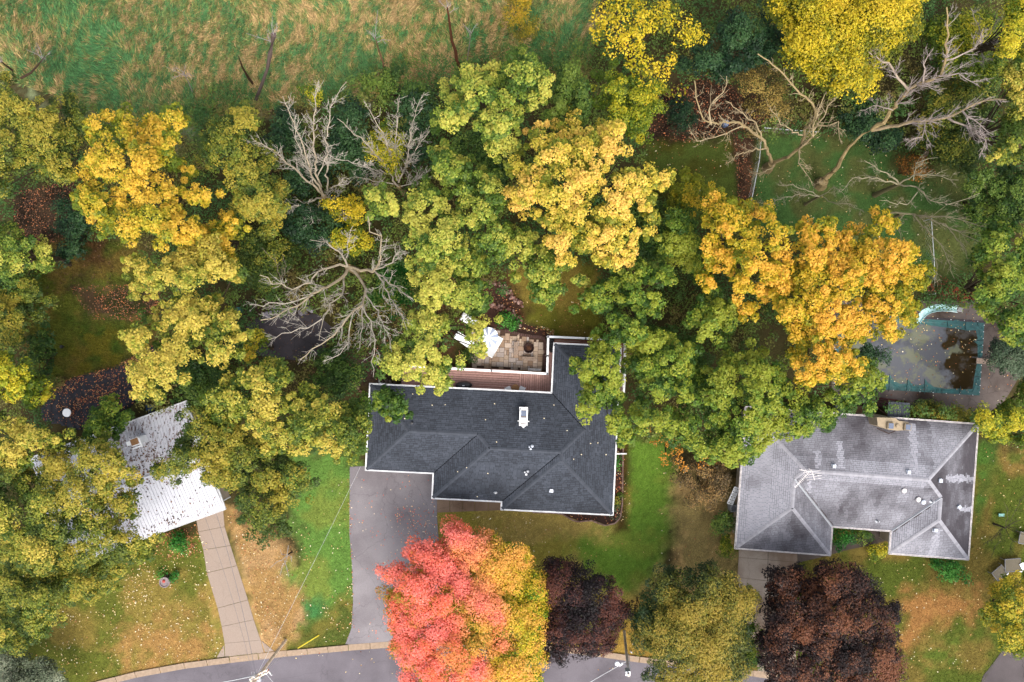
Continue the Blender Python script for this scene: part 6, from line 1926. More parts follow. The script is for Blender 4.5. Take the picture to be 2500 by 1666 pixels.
T('east_orange_oak', 'broad orange yellow tree hanging over the pool cover', 'tree',
  [(1925, 590), (1926, 545), (1945, 548), (1965, 515), (1995, 520), (2018, 515), (2035, 555), (2060, 560), (2100, 545), (2120, 520), (2140, 508), (2180, 530), (2196, 570), (2225, 600), (2250, 620), (2275, 668), (2262, 700), (2248, 735), (2242, 790), (2200, 820), (2190, 800), (2180, 832), (2110, 820), (2085, 845), (2120, 885), (2105, 925), (2040, 945), (1960, 942), (1922, 905), (1930, 850), (1900, 800), (1872, 760), (1880, 690), (1875, 660), (1930, 640)], 12.5, 6, 'orange', WG, seed=109, tmean=.56, **OAK)
T('small_orange_tree', 'olive gold bush sized tree between the yellow and orange oaks', 'tree',
  [(1650, 440), (1680, 415), (1720, 415), (1755, 450), (1735, 480), (1700, 500), (1690, 540), (1660, 520), (1630, 490)], 7, 3, 'orange', WG, seed=110, tmean=.3, **FINE)
T('bright_yellow_ash', 'sparse bright yellow tree beside the meadow corner', 'tree',
  [(1430, 20), (1480, -20), (1560, -30), (1660, 0), (1730, 95), (1700, 120), (1660, 150), (1625, 140), (1660, 190), (1672, 220), (1640, 232), (1600, 200), (1560, 195), (1500, 170), (1480, 130), (1430, 130), (1440, 80)], 13, 5, 'bright', WG, seed=111, tmean=.55, cs=.7, n_leaf=24, leaf=.17, cr=.5, lobe=1.6, gap=1.0, fill=.25, lamp=.8)
T('lime_tree', 'yellow green tree right below the sparse bright yellow one', 'tree',
  [(1440, 190), (1470, 165), (1560, 190), (1620, 225), (1625, 260), (1600, 300), (1590, 330), (1545, 350), (1530, 330), (1480, 290), (1450, 250)], 10, 4, 'lime', WG, seed=112, tmean=.45, **FINE)
T('green_maple', 'mid green tree tucked right of the large pale green one', 'tree',
  [(1355, 170), (1400, 160), (1435, 200), (1440, 245), (1445, 290), (1420, 300), (1390, 260), (1370, 300), (1330, 330), (1320, 290), (1350, 240)], 11, 4, 'mgreen', WG, seed=113, tmean=.6, **FINE)
T('dark_green_tree', 'dark green dense tree between the two yellow trees at the top', 'tree',
  [(1720, 90), (1760, 60), (1800, 10), (1870, -10), (1900, 60), (1912, 120), (1880, 150), (1830, 180), (1800, 195), (1750, 205), (1700, 200), (1670, 160), (1680, 120)], 11, 5, 'dgreen', WG, seed=114, tmean=.6, **FINE)
T('round_evergreen', 'small round blackish green shrub on the yard edge', 'shrub',
  [(1632, 250), (1655, 232), (1690, 245), (1694, 290), (1680, 318), (1645, 320), (1630, 290)], 3.4, 2.5, 'dgreen', None, seed=115, tmean=.3, **SM)
T('golden_linden', 'large golden yellow tree at the top right with small leaves', 'tree',
  [(1865, -60), (1875, 10), (1905, 60), (1900, 100), (1912, 145), (1950, 175), (1985, 205), (2030, 225), (2060, 246), (2100, 238), (2150, 212), (2140, 170), (2180, 150), (2180, 110), (2235, 95), (2238, 60), (2260, 20), (2260, -60)], 14, 6, 'bright', WG, seed=116, tmean=.42, cs=.52, n_leaf=46, leaf=.145, cr=.5, lobe=2.2, gap=.3, lamp=.7)
T('tan_bush', 'tan olive thinly leaved tree behind the twisted bare tree', 'tree',
  [(1815, 160), (1860, 140), (1900, 160), (1920, 220), (1930, 270), (1900, 300), (1850, 290), (1820, 260), (1805, 200)], 8, 4, 'tan', WG, seed=117, tmean=.5, cs=.55, n_leaf=34, leaf=.1, cr=.45, lobe=1.4, gap=.5, lamp=.6)
T('corner_yellow_tree', 'yellow tree at the right edge near the top', 'tree',
  [(2450, -40), (2560, -60), (2560, 180), (2500, 160), (2455, 140), (2440, 90)], 12, 5, 'lime', WG, seed=118, tmean=.55, **FINE)
T('edge_yellow_green_tree', 'yellow green tree on the right edge beside the huge leaning dead tree', 'tree',
  [(2430, 170), (2480, 150), (2560, 150), (2560, 420), (2490, 400), (2440, 412), (2400, 400), (2395, 380), (2440, 340), (2460, 290), (2450, 230)], 12, 5, 'ygreen', WG, seed=119, tmean=.45, **OAK)
T('edge_green_tree', 'green tree on the right edge above the pool corner', 'tree',
  [(2390, 600), (2410, 570), (2450, 545), (2560, 530), (2560, 850), (2500, 835), (2450, 830), (2440, 790), (2400, 780), (2370, 735), (2360, 700), (2400, 690), (2370, 660)], 12, 5, 'green', WG, seed=120, tmean=.7, **OAK)
T('edge_dark_tree', 'dark green tree on the right edge between two lighter ones', 'tree',
  [(2380, 400), (2440, 410), (2560, 410), (2560, 560), (2460, 550), (2420, 560), (2380, 520), (2350, 450)], 9, 4, 'mgreen', WG, seed=121, tmean=.4, **FINE)
T('blue_spruce', 'grey green feathery conifer at the right edge over the diving board', 'conifer',
  [(2418, 870), (2425, 840), (2460, 825), (2560, 820), (2560, 930), (2480, 915), (2440, 905), (2415, 895)], 6, 3, 'conifer', None, seed=122, cs=.42, n_leaf=70, leaf=.09, cr=.4, lobe=1.0, gap=.3, lamp=.4)
T('pool_side_bush', 'yellow green bushy tree on the right edge below the conifer', 'tree',
  [(2440, 990), (2470, 960), (2560, 910), (2560, 1090), (2500, 1085), (2440, 1070), (2400, 1060), (2380, 1030), (2400, 1005)], 5.5, 3, 'lime', WG, seed=123, tmean=.3, **FINE)
T('corner_maple', 'yellow and orange tipped tree in the bottom right corner', 'tree',
  [(2400, 1460), (2420, 1420), (2450, 1400), (2500, 1395), (2580, 1420), (2580, 1680), (2520, 1640), (2470, 1600), (2440, 1590), (2430, 1550), (2390, 1530)], 7, 4, 'gold', None, seed=124, tmean=.45, **FINE)
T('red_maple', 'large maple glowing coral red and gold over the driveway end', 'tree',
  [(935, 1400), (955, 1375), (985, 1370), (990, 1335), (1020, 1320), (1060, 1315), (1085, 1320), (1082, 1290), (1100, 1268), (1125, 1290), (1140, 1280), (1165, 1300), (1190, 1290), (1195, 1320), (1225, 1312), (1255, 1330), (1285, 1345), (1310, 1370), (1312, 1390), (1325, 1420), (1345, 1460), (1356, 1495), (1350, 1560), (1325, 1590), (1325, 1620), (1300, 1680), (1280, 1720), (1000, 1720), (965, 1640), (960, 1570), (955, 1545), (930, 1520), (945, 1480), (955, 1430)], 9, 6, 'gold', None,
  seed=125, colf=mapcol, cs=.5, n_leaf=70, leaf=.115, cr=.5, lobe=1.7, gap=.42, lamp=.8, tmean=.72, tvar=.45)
T('purple_maple', 'smaller dark purple leaved tree right of the coral maple', 'tree',
  [(1315, 1372), (1340, 1362), (1400, 1360), (1440, 1375), (1470, 1400), (1510, 1415), (1538, 1440), (1525, 1480), (1530, 1510), (1505, 1545), (1490, 1580), (1450, 1598), (1400, 1600), (1385, 1625), (1340, 1618), (1318, 1590), (1330, 1500), (1320, 1430)], 7.5, 5, 'purple', 'purple leaved street trees', seed=126, cs=.48, n_leaf=60, leaf=.11, cr=.45, lobe=1.6, gap=.4, lamp=.6, tmean=.36, tvar=.6)
T('large_purple_maple', 'larger dark purple brown tree covering the stained driveway end', 'tree',
  [(1880, 1395), (1920, 1385), (1960, 1390), (2000, 1378), (2060, 1378), (2110, 1385), (2130, 1405), (2145, 1430), (2170, 1460), (2190, 1495), (2185, 1530), (2210, 1570), (2205, 1620), (2200, 1680), (2190, 1720), (1890, 1720), (1870, 1660), (1850, 1610), (1862, 1560), (1860, 1500), (1880, 1450)], 9, 6, 'copper', 'purple leaved street trees', seed=127, cs=.5, n_leaf=60, leaf=.125, cr=.46, lobe=1.7, gap=.45, lamp=.75, tmean=.4, tvar=.6)
T('olive_maple', 'rounded olive green tree between the two purple trees', 'tree',
  [(1580, 1420), (1600, 1395), (1650, 1385), (1700, 1372), (1760, 1378), (1800, 1395), (1820, 1420), (1850, 1460), (1850, 1500), (1832, 1540), (1838, 1590), (1815, 1640), (1800, 1720), (1620, 1720), (1585, 1645), (1565, 1590), (1560, 1530), (1588, 1480)], 9, 6, 'maple', None, seed=128, cs=.5, n_leaf=62, leaf=.115, cr=.48, lobe=1.5, gap=.35, lamp=.6, tmean=.55, tvar=.6)
T('green_under_tree', 'dark green bush peeping out right of the olive maple', 'shrub',
  [(1815, 1530), (1850, 1520), (1870, 1560), (1870, 1620), (1840, 1640), (1810, 1620)], 3, 2, 'green', None, seed=129, tmean=.3, **SM)
T('green_edge_bush', 'dark green shrub hugging the left side of the olive maple', 'shrub',
  [(1565, 1450), (1590, 1430), (1600, 1480), (1575, 1560), (1550, 1550), (1545, 1500)], 3, 2, 'dgreen', None, seed=130, tmean=.6, **SM)

# canopy right of the dark roof
T('deck_side_oak', 'green tree overhanging the east slope of the dark roof', 'tree',
  [(1385, 868), (1420, 858), (1430, 810), (1450, 795), (1490, 790), (1512, 800), (1520, 850), (1500, 880), (1530, 900), (1530, 960), (1505, 985), (1540, 1020), (1562, 1060), (1560, 1090), (1520, 1095), (1502, 1060), (1480, 1045), (1462, 1030), (1440, 1035), (1405, 1012), (1398, 988), (1425, 960), (1412, 920), (1422, 895), (1390, 885)], 10, 4, 'green', WG, seed=131, tmean=.75, **OAK)
T('centre_green_oak', 'mid green tree below the bright yellow oak', 'tree',
  [(1420, 740), (1440, 700), (1490, 680), (1500, 650), (1550, 640), (1590, 625), (1650, 655), (1655, 690), (1620, 710), (1632, 750), (1610, 780), (1580, 790), (1590, 830), (1540, 840), (1500, 800), (1460, 780), (1440, 760)], 11, 4, 'green', WG, seed=132, tmean=.6, **OAK)
T('lawn_side_oak', 'green boughs hanging over the small back lawn left of centre', 'tree',
  [(1200, 590), (1240, 560), (1300, 560), (1340, 600), (1400, 640), (1428, 690), (1400, 705), (1360, 680), (1370, 740), (1345, 762), (1310, 745), (1290, 700), (1250, 680), (1215, 650)], 11, 4, 'lgreen', WG, seed=133, tmean=.5, **OAK)
T('east_green_oak', 'green tree under the west orange oak', 'tree',
  [(1680, 770), (1700, 740), (1730, 705), (1780, 700), (1805, 730), (1800, 790), (1775, 830), (1740, 850), (1700, 830)], 10, 4, 'green', WG, seed=134, tmean=.7, **OAK)
T('mid_green_oak', 'green tree just east of the tree overhanging the dark roof', 'tree',
  [(1530, 820), (1570, 790), (1600, 800), (1640, 810), (1700, 840), (1705, 880), (1690, 930), (1700, 990), (1660, 1000), (1640, 970), (1600, 1000), (1570, 980), (1560, 930), (1535, 900), (1540, 860)], 11, 5, 'green', WG, seed=135, tmean=.72, **OAK)
T('lower_green_oak', 'green tree above the dry strip between the two grey roofs', 'tree',
  [(1530, 990), (1570, 975), (1620, 1000), (1680, 990), (1720, 1010), (1740, 1060), (1740, 1110), (1720, 1130), (1690, 1110), (1660, 1080), (1620, 1070), (1590, 1050), (1560, 1090), (1545, 1050)], 10, 4, 'green', WG, seed=136, tmean=.6, **OAK)
T('roof_side_oak', 'green tree overlapping the north west corner of the light grey roof', 'tree',
  [(1720, 900), (1750, 870), (1800, 850), (1850, 860), (1900, 880), (1930, 910), (1940, 950), (1960, 965), (2030, 960), (2060, 930), (2085, 880), (2120, 890), (2160, 905), (2168, 950), (2140, 975), (2150, 1000), (2110, 1000), (2060, 995), (2040, 1015), (2010, 1050), (1970, 1062), (1940, 1070), (1900, 1075), (1870, 1090), (1840, 1115), (1800, 1130), (1770, 1140), (1730, 1110), (1740, 1060), (1715, 1010), (1690, 960)], 11, 5, 'green', WG, seed=137, tmean=.6, **OAK)
T('dark_sprig_tree', 'dark green sprigs reaching over the left part of the pool water', 'tree',
  [(2100, 840), (2125, 830), (2165, 850), (2168, 875), (2120, 880), (2095, 870)], 6, 1.5, 'dgreen', WG, seed=138, tmean=.9, **SM)
T('shaded_green_tree', 'deep green tree between the yellow and orange oaks', 'tree',
  [(1610, 510), (1650, 500), (1690, 530), (1710, 590), (1715, 640), (1700, 690), (1660, 650), (1600, 620), (1610, 570)], 8, 4, 'green', WG, seed=139, tmean=.5, **FINE)
# centre left canopy
T('centre_oak', 'pale green tree under the large one, left of the bright yellow oak', 'tree',
  [(1045, 365), (1085, 352), (1110, 385), (1150, 390), (1180, 420), (1210, 440), (1240, 500), (1235, 560), (1270, 590), (1240, 640), (1180, 640), (1150, 600), (1130, 520), (1080, 460), (1050, 420)], 12, 5, 'lgreen', WG, seed=140, tmean=.55, **OAK)
T('west_centre_oak', 'yellow green tree right of the large spreading dead tree', 'tree',
  [(900, 470), (930, 455), (990, 470), (1050, 440), (1090, 470), (1130, 520), (1150, 600), (1190, 640), (1180, 700), (1120, 690), (1060, 660), (1010, 640), (980, 600), (1000, 560), (950, 540), (920, 510)], 12, 5, 'lgreen', WG, seed=141, tmean=.68, **OAK)
T('patio_oak', 'yellow green tree spreading over the patio and deck rail', 'tree',
  [(985, 640), (1030, 620), (1080, 650), (1150, 670), (1190, 700), (1215, 750), (1200, 790), (1215, 800), (1250, 860), (1200, 860), (1195, 890), (1165, 880), (1130, 850), (1125, 800), (1160, 770), (1130, 760), (1090, 800), (1110, 850), (1130, 880), (1090, 905), (1085, 945), (1040, 940), (1000, 935), (960, 930), (925, 925), (930, 880), (950, 850), (940, 800), (1000, 780), (1005, 720)], 11, 5, 'lgreen', WG, seed=142, tmean=.62, holes=[(1138, 834, 10), (1196, 820, 9)], **OAK)
T('roof_corner_tree', 'rich green bough lying over the north west corner of the dark roof', 'tree',
  [(880, 960), (905, 945), (940, 948), (985, 950), (992, 975), (988, 1000), (968, 1022), (955, 1050), (942, 1055), (920, 1015), (905, 1000), (870, 1000)], 7.5, 2.5, 'green', WG, seed=143, tmean=.35, **OAK)
T('garage_side_oak', 'broad green and gold tree between the white roof and the dark garage roof', 'tree',
  [(605, 890), (640, 865), (690, 870), (712, 905), (740, 915), (760, 935), (800, 960), (850, 985), (885, 980), (905, 1010), (915, 1060), (905, 1100), (860, 1135), (800, 1115), (770, 1120), (760, 1150), (735, 1130), (700, 1110), (640, 1120), (600, 1060), (540, 1020), (500, 1010), (480, 970), (520, 920), (560, 900)], 11, 5, 'ygreen', WG, seed=144, tmean=.42, **OAK)
T('driveway_oak', 'olive green tree covering the east end of the white roof', 'tree',
  [(410, 1100), (460, 1040), (450, 1000), (500, 990), (560, 1010), (620, 1060), (680, 1080), (730, 1110), (770, 1150), (775, 1190), (750, 1220), (700, 1240), (700, 1300), (650, 1320), (600, 1290), (570, 1250), (560, 1215), (510, 1190), (470, 1170), (440, 1180), (400, 1170), (370, 1160), (390, 1130)], 10, 5, 'olive', WG, seed=145, tmean=.5, **FINE)
T('west_roof_oak', 'big olive and yellow tree covering the west half of the white roof', 'tree',
  [(60, 1130), (100, 1080), (150, 1090), (200, 1080), (260, 1070), (300, 1090), (320, 1130), (335, 1170), (300, 1180), (330, 1220), (320, 1280), (360, 1300), (400, 1320), (370, 1350), (330, 1370), (290, 1410), (240, 1400), (150, 1420), (60, 1400), (0, 1380), (-60, 1300), (-60, 1140)], 11, 5, 'olive', WG, seed=146, colf=bigleft, tmean=.45, **FINE)
T('left_edge_oak', 'olive yellow tree on the left edge above the white roof', 'tree',
  [(-60, 1000), (20, 1010), (80, 1040), (130, 1060), (170, 1040), (200, 1070), (150, 1100), (90, 1120), (40, 1160), (-60, 1160)], 10, 4, 'ygreen', WG, seed=147, tmean=.4, **OAK)
T('front_lawn_oak', 'yellow olive tree spreading over the lower left lawn', 'tree',
  [(-60, 1360), (40, 1380), (120, 1390), (200, 1390), (280, 1400), (300, 1400), (250, 1450), (255, 1480), (200, 1480), (170, 1500), (120, 1540), (110, 1560), (60, 1560), (70, 1600), (0, 1600), (-60, 1600)], 9, 5, 'lime', WG, seed=148, colf=bigleft, tmean=.55, **FINE)
T('corner_conifer', 'grey green juniper in the bottom left corner', 'conifer',
  [(-60, 1600), (0, 1592), (60, 1596), (120, 1610), (150, 1640), (165, 1680), (100, 1720), (-60, 1740)], 4.4, 2.5, 'grey', None, seed=149, cs=.42, n_leaf=60, leaf=.1, cr=.45, lobe=1.1, gap=.35, lamp=.5, tmean=.5)
T('tarp_side_oak', 'green and yellow tree left of the black tarp', 'tree',
  [(-60, 850), (0, 840), (60, 870), (80, 900), (120, 960), (110, 990), (60, 1000), (20, 985), (-60, 1010)], 9, 4, 'lime', WG, seed=150, tmean=.35, **OAK)
T('tarp_bush', 'green tree between the black tarp and the white roof', 'tree',
  [(200, 1040), (230, 1000), (260, 975), (300, 978), (320, 1020), (315, 1045), (290, 1080), (240, 1090), (200, 1075)], 7, 3, 'green', WG, seed=151, tmean=.4, **OAK)
T('dense_left_maple', 'dense pale green rounded tree on the left edge', 'tree',
  [(-60, 550), (30, 548), (60, 560), (72, 600), (66, 645), (30, 680), (-60, 690)], 11, 5, 'lgreen', WG, seed=152, tmean=.5, **FINE)
T('left_small_maple', 'small fresh green tree right of the dense rounded one', 'tree',
  [(70, 600), (100, 585), (130, 610), (132, 640), (105, 655), (75, 650)], 7, 3, 'lgreen', WG, seed=153, tmean=.35, **FINE)
T('left_olive_bush', 'olive brown bushy tree below the dense rounded one', 'tree',
  [(-60, 700), (20, 690), (60, 670), (110, 690), (125, 740), (110, 790), (60, 800), (50, 840), (-60, 850)], 6, 3, 'olive', WG, seed=154, tmean=.35, **FINE)
T('orange_shrub', 'sparse orange leaved shrub between the two grey roofs', 'shrub',
  [(1570, 1040), (1600, 1050), (1640, 1075), (1700, 1090), (1740, 1110), (1710, 1130), (1690, 1140), (1660, 1150), (1620, 1130), (1590, 1100)], 3.6, 2, [L(150, 110, 50), L(222, 150, 50), L(236, 164, 66)], None, seed=155, cs=.6, n_leaf=18, leaf=.14, cr=.35, lobe=1.0, gap=1.3, fill=.1, tmean=.6)
T('dry_thicket', 'tan leafless looking thicket west of the grey roofed house', 'shrub',
  [(1640, 1130), (1700, 1120), (1770, 1130), (1790, 1170), (1780, 1210), (1740, 1240), (1690, 1230), (1650, 1180)], 2.4, 1.5, [L(80, 66, 40), L(140, 116, 76), L(190, 150, 90)], None, seed=156, cs=.5, n_leaf=34, leaf=.11, cr=.45, lobe=1.0, gap=.6, tmean=.4)
S = T
T('corner_shrub', 'bluish green shrub at the south west corner of the grey roofed house', 'shrub', [(1735, 1262), (1760, 1245), (1795, 1262), (1800, 1300), (1780, 1320), (1745, 1315)], 2, 1.4, 'mgreen', None, seed=157, tmean=.7, **SM)
T('lime_shrub', 'bright lime sprig shrub beside the stained driveway top', 'shrub', [(1760, 1312), (1785, 1310), (1788, 1340), (1772, 1365), (1760, 1340)], 1.2, .8, 'lime', None, seed=158, tmean=.3, **SM)
T('entry_shrub', 'bright green shrub left in the recess of the grey roofed house', 'shrub', [(2033, 1292), (2060, 1290), (2075, 1310), (2060, 1332), (2038, 1330)], 1.6, 1.1, 'fresh', None, seed=159, tmean=.6, **SM)
T('entry_shrub', 'duller green shrub right in the recess of the grey roofed house', 'shrub', [(2075, 1292), (2120, 1296), (2135, 1308), (2110, 1318), (2080, 1325), (2066, 1310)], 1.5, 1.1, 'green', None, seed=160, tmean=.4, **SM)
T('front_bush', 'yellow green shrub at the front corner by the dark entry path', 'shrub', [(2115, 1345), (2140, 1328), (2168, 1335), (2172, 1352), (2150, 1365), (2120, 1362)], 1.2, .9, 'lime', None, seed=161, tmean=.4, **SM)
T('front_bush', 'low green shrub spreading below the eave at lower right', 'shrub', [(2270, 1368), (2330, 1372), (2365, 1385), (2370, 1410), (2330, 1425), (2300, 1405), (2270, 1390)], 1.2, .9, 'fresh', None, seed=162, tmean=.7, **SM)
T('fern', 'bright green fern clump beside the concrete driveway', 'fern', [(412, 1325), (425, 1312), (445, 1310), (458, 1322), (452, 1345), (435, 1357), (418, 1350)], .8, .5, 'fresh', None, seed=163, tmean=.6, **SM)
T('planter_flowers', 'leafy green plants growing round the stone planter', 'plant', [(380, 1410), (390, 1396), (410, 1393), (428, 1405), (430, 1425), (418, 1436), (418, 1412), (400, 1402), (388, 1415)], .5, .4, 'fresh', None, seed=164, tmean=.6, **SM)
T('patio_shrub', 'round fresh green shrub at the head of the patio', 'shrub', [(1228, 775), (1245, 765), (1262, 775), (1268, 795), (1258, 806), (1238, 805), (1228, 792)], .9, .7, 'fresh', None, seed=165, tmean=.5, **SM)
T('bed_shrub', 'dark green shrub in the mulch bed under the east eave', 'shrub', [(1502, 1128), (1516, 1128), (1518, 1148), (1506, 1154)], .8, .6, 'fresh', None, seed=166, tmean=.4, **SM)
T('bed_shrub', 'yellowing shrub in the mulch bed near its lower corner', 'shrub', [(1498, 1216), (1514, 1218), (1514, 1238), (1500, 1240)], .7, .5, 'ygreen', None, seed=167, tmean=.6, **SM)
T('bed_shrub', 'small blue green plant at the bottom corner of the mulch bed', 'shrub', [(1484, 1256), (1500, 1256), (1498, 1268), (1488, 1268)], .4, .3, 'conifer', None, seed=168, tmean=.8, **SM)
T('deck_corner_shrub', 'small green shrub in the mulch below the patio tree', 'shrub', [(1125, 866), (1145, 862), (1155, 880), (1140, 892), (1128, 888)], .9, .6, 'mgreen', None, seed=169, tmean=.4, **SM)
T('ground_ivy', 'patch of bright green ground cover under the spreading dead tree', 'ground cover', [(905, 690), (950, 650), (1000, 640), (1015, 700), (1010, 740), (960, 770), (930, 760), (905, 740)], .5, .3, 'fresh', None, seed=170, tmean=.2, **SM)
T('yellow_sapling', 'bright yellow sapling between the two fan shaped dead trees', 'tree', [(785, 505), (820, 480), (880, 490), (895, 520), (870, 560), (820, 540), (790, 530)], 6.5, 2.5, 'bright', None, seed=171, cs=.5, n_leaf=22, leaf=.14, cr=.4, lobe=1.2, gap=.7, tmean=.55)
T('yellow_sapling', 'yellow green sapling just above the spreading dead tree', 'tree', [(810, 580), (840, 555), (890, 560), (905, 600), (880, 640), (845, 620), (815, 610)], 5.5, 2.5, 'lime', None, seed=172, cs=.5, n_leaf=26, leaf=.14, cr=.4, lobe=1.2, gap=.6, tmean=.6)
T('yellow_sapling', 'golden sapling behind the right fan shaped dead tree', 'tree', [(905, 320), (940, 305), (985, 330), (990, 400), (950, 420), (900, 390), (880, 370)], 6, 3, 'lime', None, seed=173, cs=.5, n_leaf=24, leaf=.12, cr=.4, lobe=1.2, gap=.6, tmean=.45)
T('yellow_sapling', 'golden sapling behind the left fan shaped dead tree', 'tree', [(740, 215), (775, 205), (792, 235), (770, 270), (740, 265)], 5, 2, 'lime', None, seed=174, cs=.5, n_leaf=24, leaf=.12, cr=.4, lobe=1.2, gap=.6, tmean=.5)
T('golden_shrub', 'amber shrub standing in the top edge of the meadow', 'shrub', [(1240, -30), (1300, -30), (1310, 60), (1290, 110), (1255, 100), (1235, 40)], 3, 2, [L(110, 110, 30), L(178, 156, 30), L(206, 166, 40)], None, seed=175, cs=.5, n_leaf=34, leaf=.1, cr=.42, lobe=1.0, gap=.4, tmean=.5)
T('rust_shrub', 'rusty orange shrub under the slender bare tree', 'shrub', [(2195, 395), (2225, 375), (2262, 385), (2270, 420), (2240, 440), (2205, 430)], 2.6, 2, [L(100, 70, 24), L(160, 104, 36), L(190, 130, 50)], None, seed=176, cs=.5, n_leaf=30, leaf=.1, cr=.4, lobe=1.0, gap=.4, tmean=.5)
T('red_creeper', 'red leaved creeper sprigs above the pool slide', 'creeper', [(2250, 690), (2290, 680), (2350, 700), (2390, 730), (2350, 735), (2300, 725), (2260, 720)], 1.2, .8, [L(60, 70, 24), L(130, 60, 40), L(190, 80, 60)], None, seed=177, cs=.5, n_leaf=20, leaf=.12, cr=.4, lobe=.9, gap=.9, tmean=.5)
T('hedge', 'low olive green hedge along the north eave of the grey roofed house', 'hedge', [(2225, 990), (2300, 990), (2400, 1010), (2440, 1030), (2420, 1060), (2392, 1040), (2300, 1026), (2225, 1018)], 1.6, 1, 'olive', None, seed=178, cs=.45, n_leaf=40, leaf=.11, cr=.4, lobe=1.0, gap=.3, tmean=.4)
T('gold_sprig_tree', 'small yellow gold tree right of the grey pad', 'tree', [(600, 880), (608, 830), (595, 810), (620, 800), (650, 830), (636, 860)], 6.5, 2, 'gold', None, seed=179, tmean=.5, **OAK)

UG = 'dark green understorey trees in the woodland gaps'
for i_, (lab_, poly_, z_, pal_, tm_) in enumerate([
    ('dark green understorey tree between the two fan shaped dead trees', [(820, 250), (870, 235), (900, 300), (905, 380), (880, 440), (830, 430), (800, 380), (805, 300)], 5.5, 'dgreen', .7),
    ('dark green understorey tree left of the left fan shaped dead tree', [(640, 270), (700, 262), (740, 300), (745, 360), (700, 400), (650, 350)], 5, 'dgreen', .6),
    ('dark green understorey tree inside the left fan shaped dead tree', [(690, 400), (760, 380), (800, 420), (790, 470), (740, 480), (690, 450)], 4.6, 'dgreen', .7),
    ('dark green understorey tree right of the right fan shaped dead tree', [(985, 245), (1030, 225), (1060, 260), (1062, 330), (1050, 380), (1010, 400), (985, 340)], 5.5, 'dgreen', .8),
    ('green understorey tree on the meadow edge above the right fan shaped dead tree', [(880, 200), (930, 170), (1000, 180), (1050, 205), (1050, 240), (980, 245), (920, 240)], 4.4, 'mgreen', .4),
    ('deep green understorey tree above the spreading dead tree', [(700, 500), (760, 490), (820, 520), (860, 560), (820, 600), (750, 600), (690, 560)], 5, 'dgreen', .6),
    ('olive brown understorey tree left of the spreading dead tree', [(600, 560), (660, 540), (700, 600), (700, 680), (650, 720), (600, 680), (595, 620)], 5, 'olive', .12),
    ('dark green understorey tree under the yellow green oak gap', [(440, 870), (560, 880), (540, 960), (470, 990), (430, 950)], 4.6, 'mgreen', .3),
    ('dark green understorey tree below the spreading dead tree tips', [(760, 880), (840, 860), (880, 900), (880, 950), (820, 970), (770, 930)], 4.6, 'mgreen', .4),
    ('dark green understorey tree between the golden oak and the leaf litter patch', [(145, 480), (200, 500), (215, 560), (190, 620), (150, 630), (130, 560)], 4.6, 'dgreen', .6),
    ('dark green understorey tree west of the bright yellow oak', [(1090, 330), (1180, 330), (1240, 400), (1230, 440), (1160, 400), (1110, 380)], 7, 'mgreen', .35),
    ('dark green understorey tree east of the bright yellow oak', [(1500, 480), (1640, 530), (1640, 640), (1540, 640), (1520, 560)], 6, 'mgreen', .4),
    ('dark green understorey tree between the roof side oaks', [(1560, 880), (1640, 960), (1730, 960), (1720, 860), (1640, 790), (1580, 800)], 6.5, 'green', .1),
    ('dark green understorey tree behind the huge leaning dead tree', [(2060, 260), (2140, 240), (2200, 330), (2180, 370), (2120, 350), (2060, 330)], 4.6, 'dgreen', .6),
    ('olive understorey tree inside the twig haze at the top right', [(2250, 210), (2340, 200), (2420, 200), (2430, 330), (2380, 420), (2300, 400), (2240, 330)], 5, 'olive', .3),
    ('yellow olive understorey tree in the top right corner twigs', [(2260, 60), (2360, 20), (2450, 40), (2450, 190), (2360, 190), (2280, 160)], 6, 'lime', .2),
    ('dark green understorey tree on the right edge beside the pool bush', [(2400, 470), (2470, 540), (2400, 600), (2360, 560), (2350, 480)], 5, 'green', .3),
    ('dull green shrubby tree left of the rough back lawn', [(-50, 660), (60, 640), (90, 700), (30, 760), (-50, 760)], 5, 'mgreen', .3),
    ('green shrubby tree at the head of the black tarp', [(60, 840), (110, 800), (130, 860), (110, 930), (70, 920)], 4.4, 'mgreen', .3)]):
    T('understorey_tree', lab_, 'tree', poly_, z_, z_ * .6, pal_, UG, seed=300 + i_, tmean=tm_, cs=.62, n_leaf=40, leaf=.15, cr=.5, lobe=1.6, gap=.3, lamp=.7, tvar=.5)

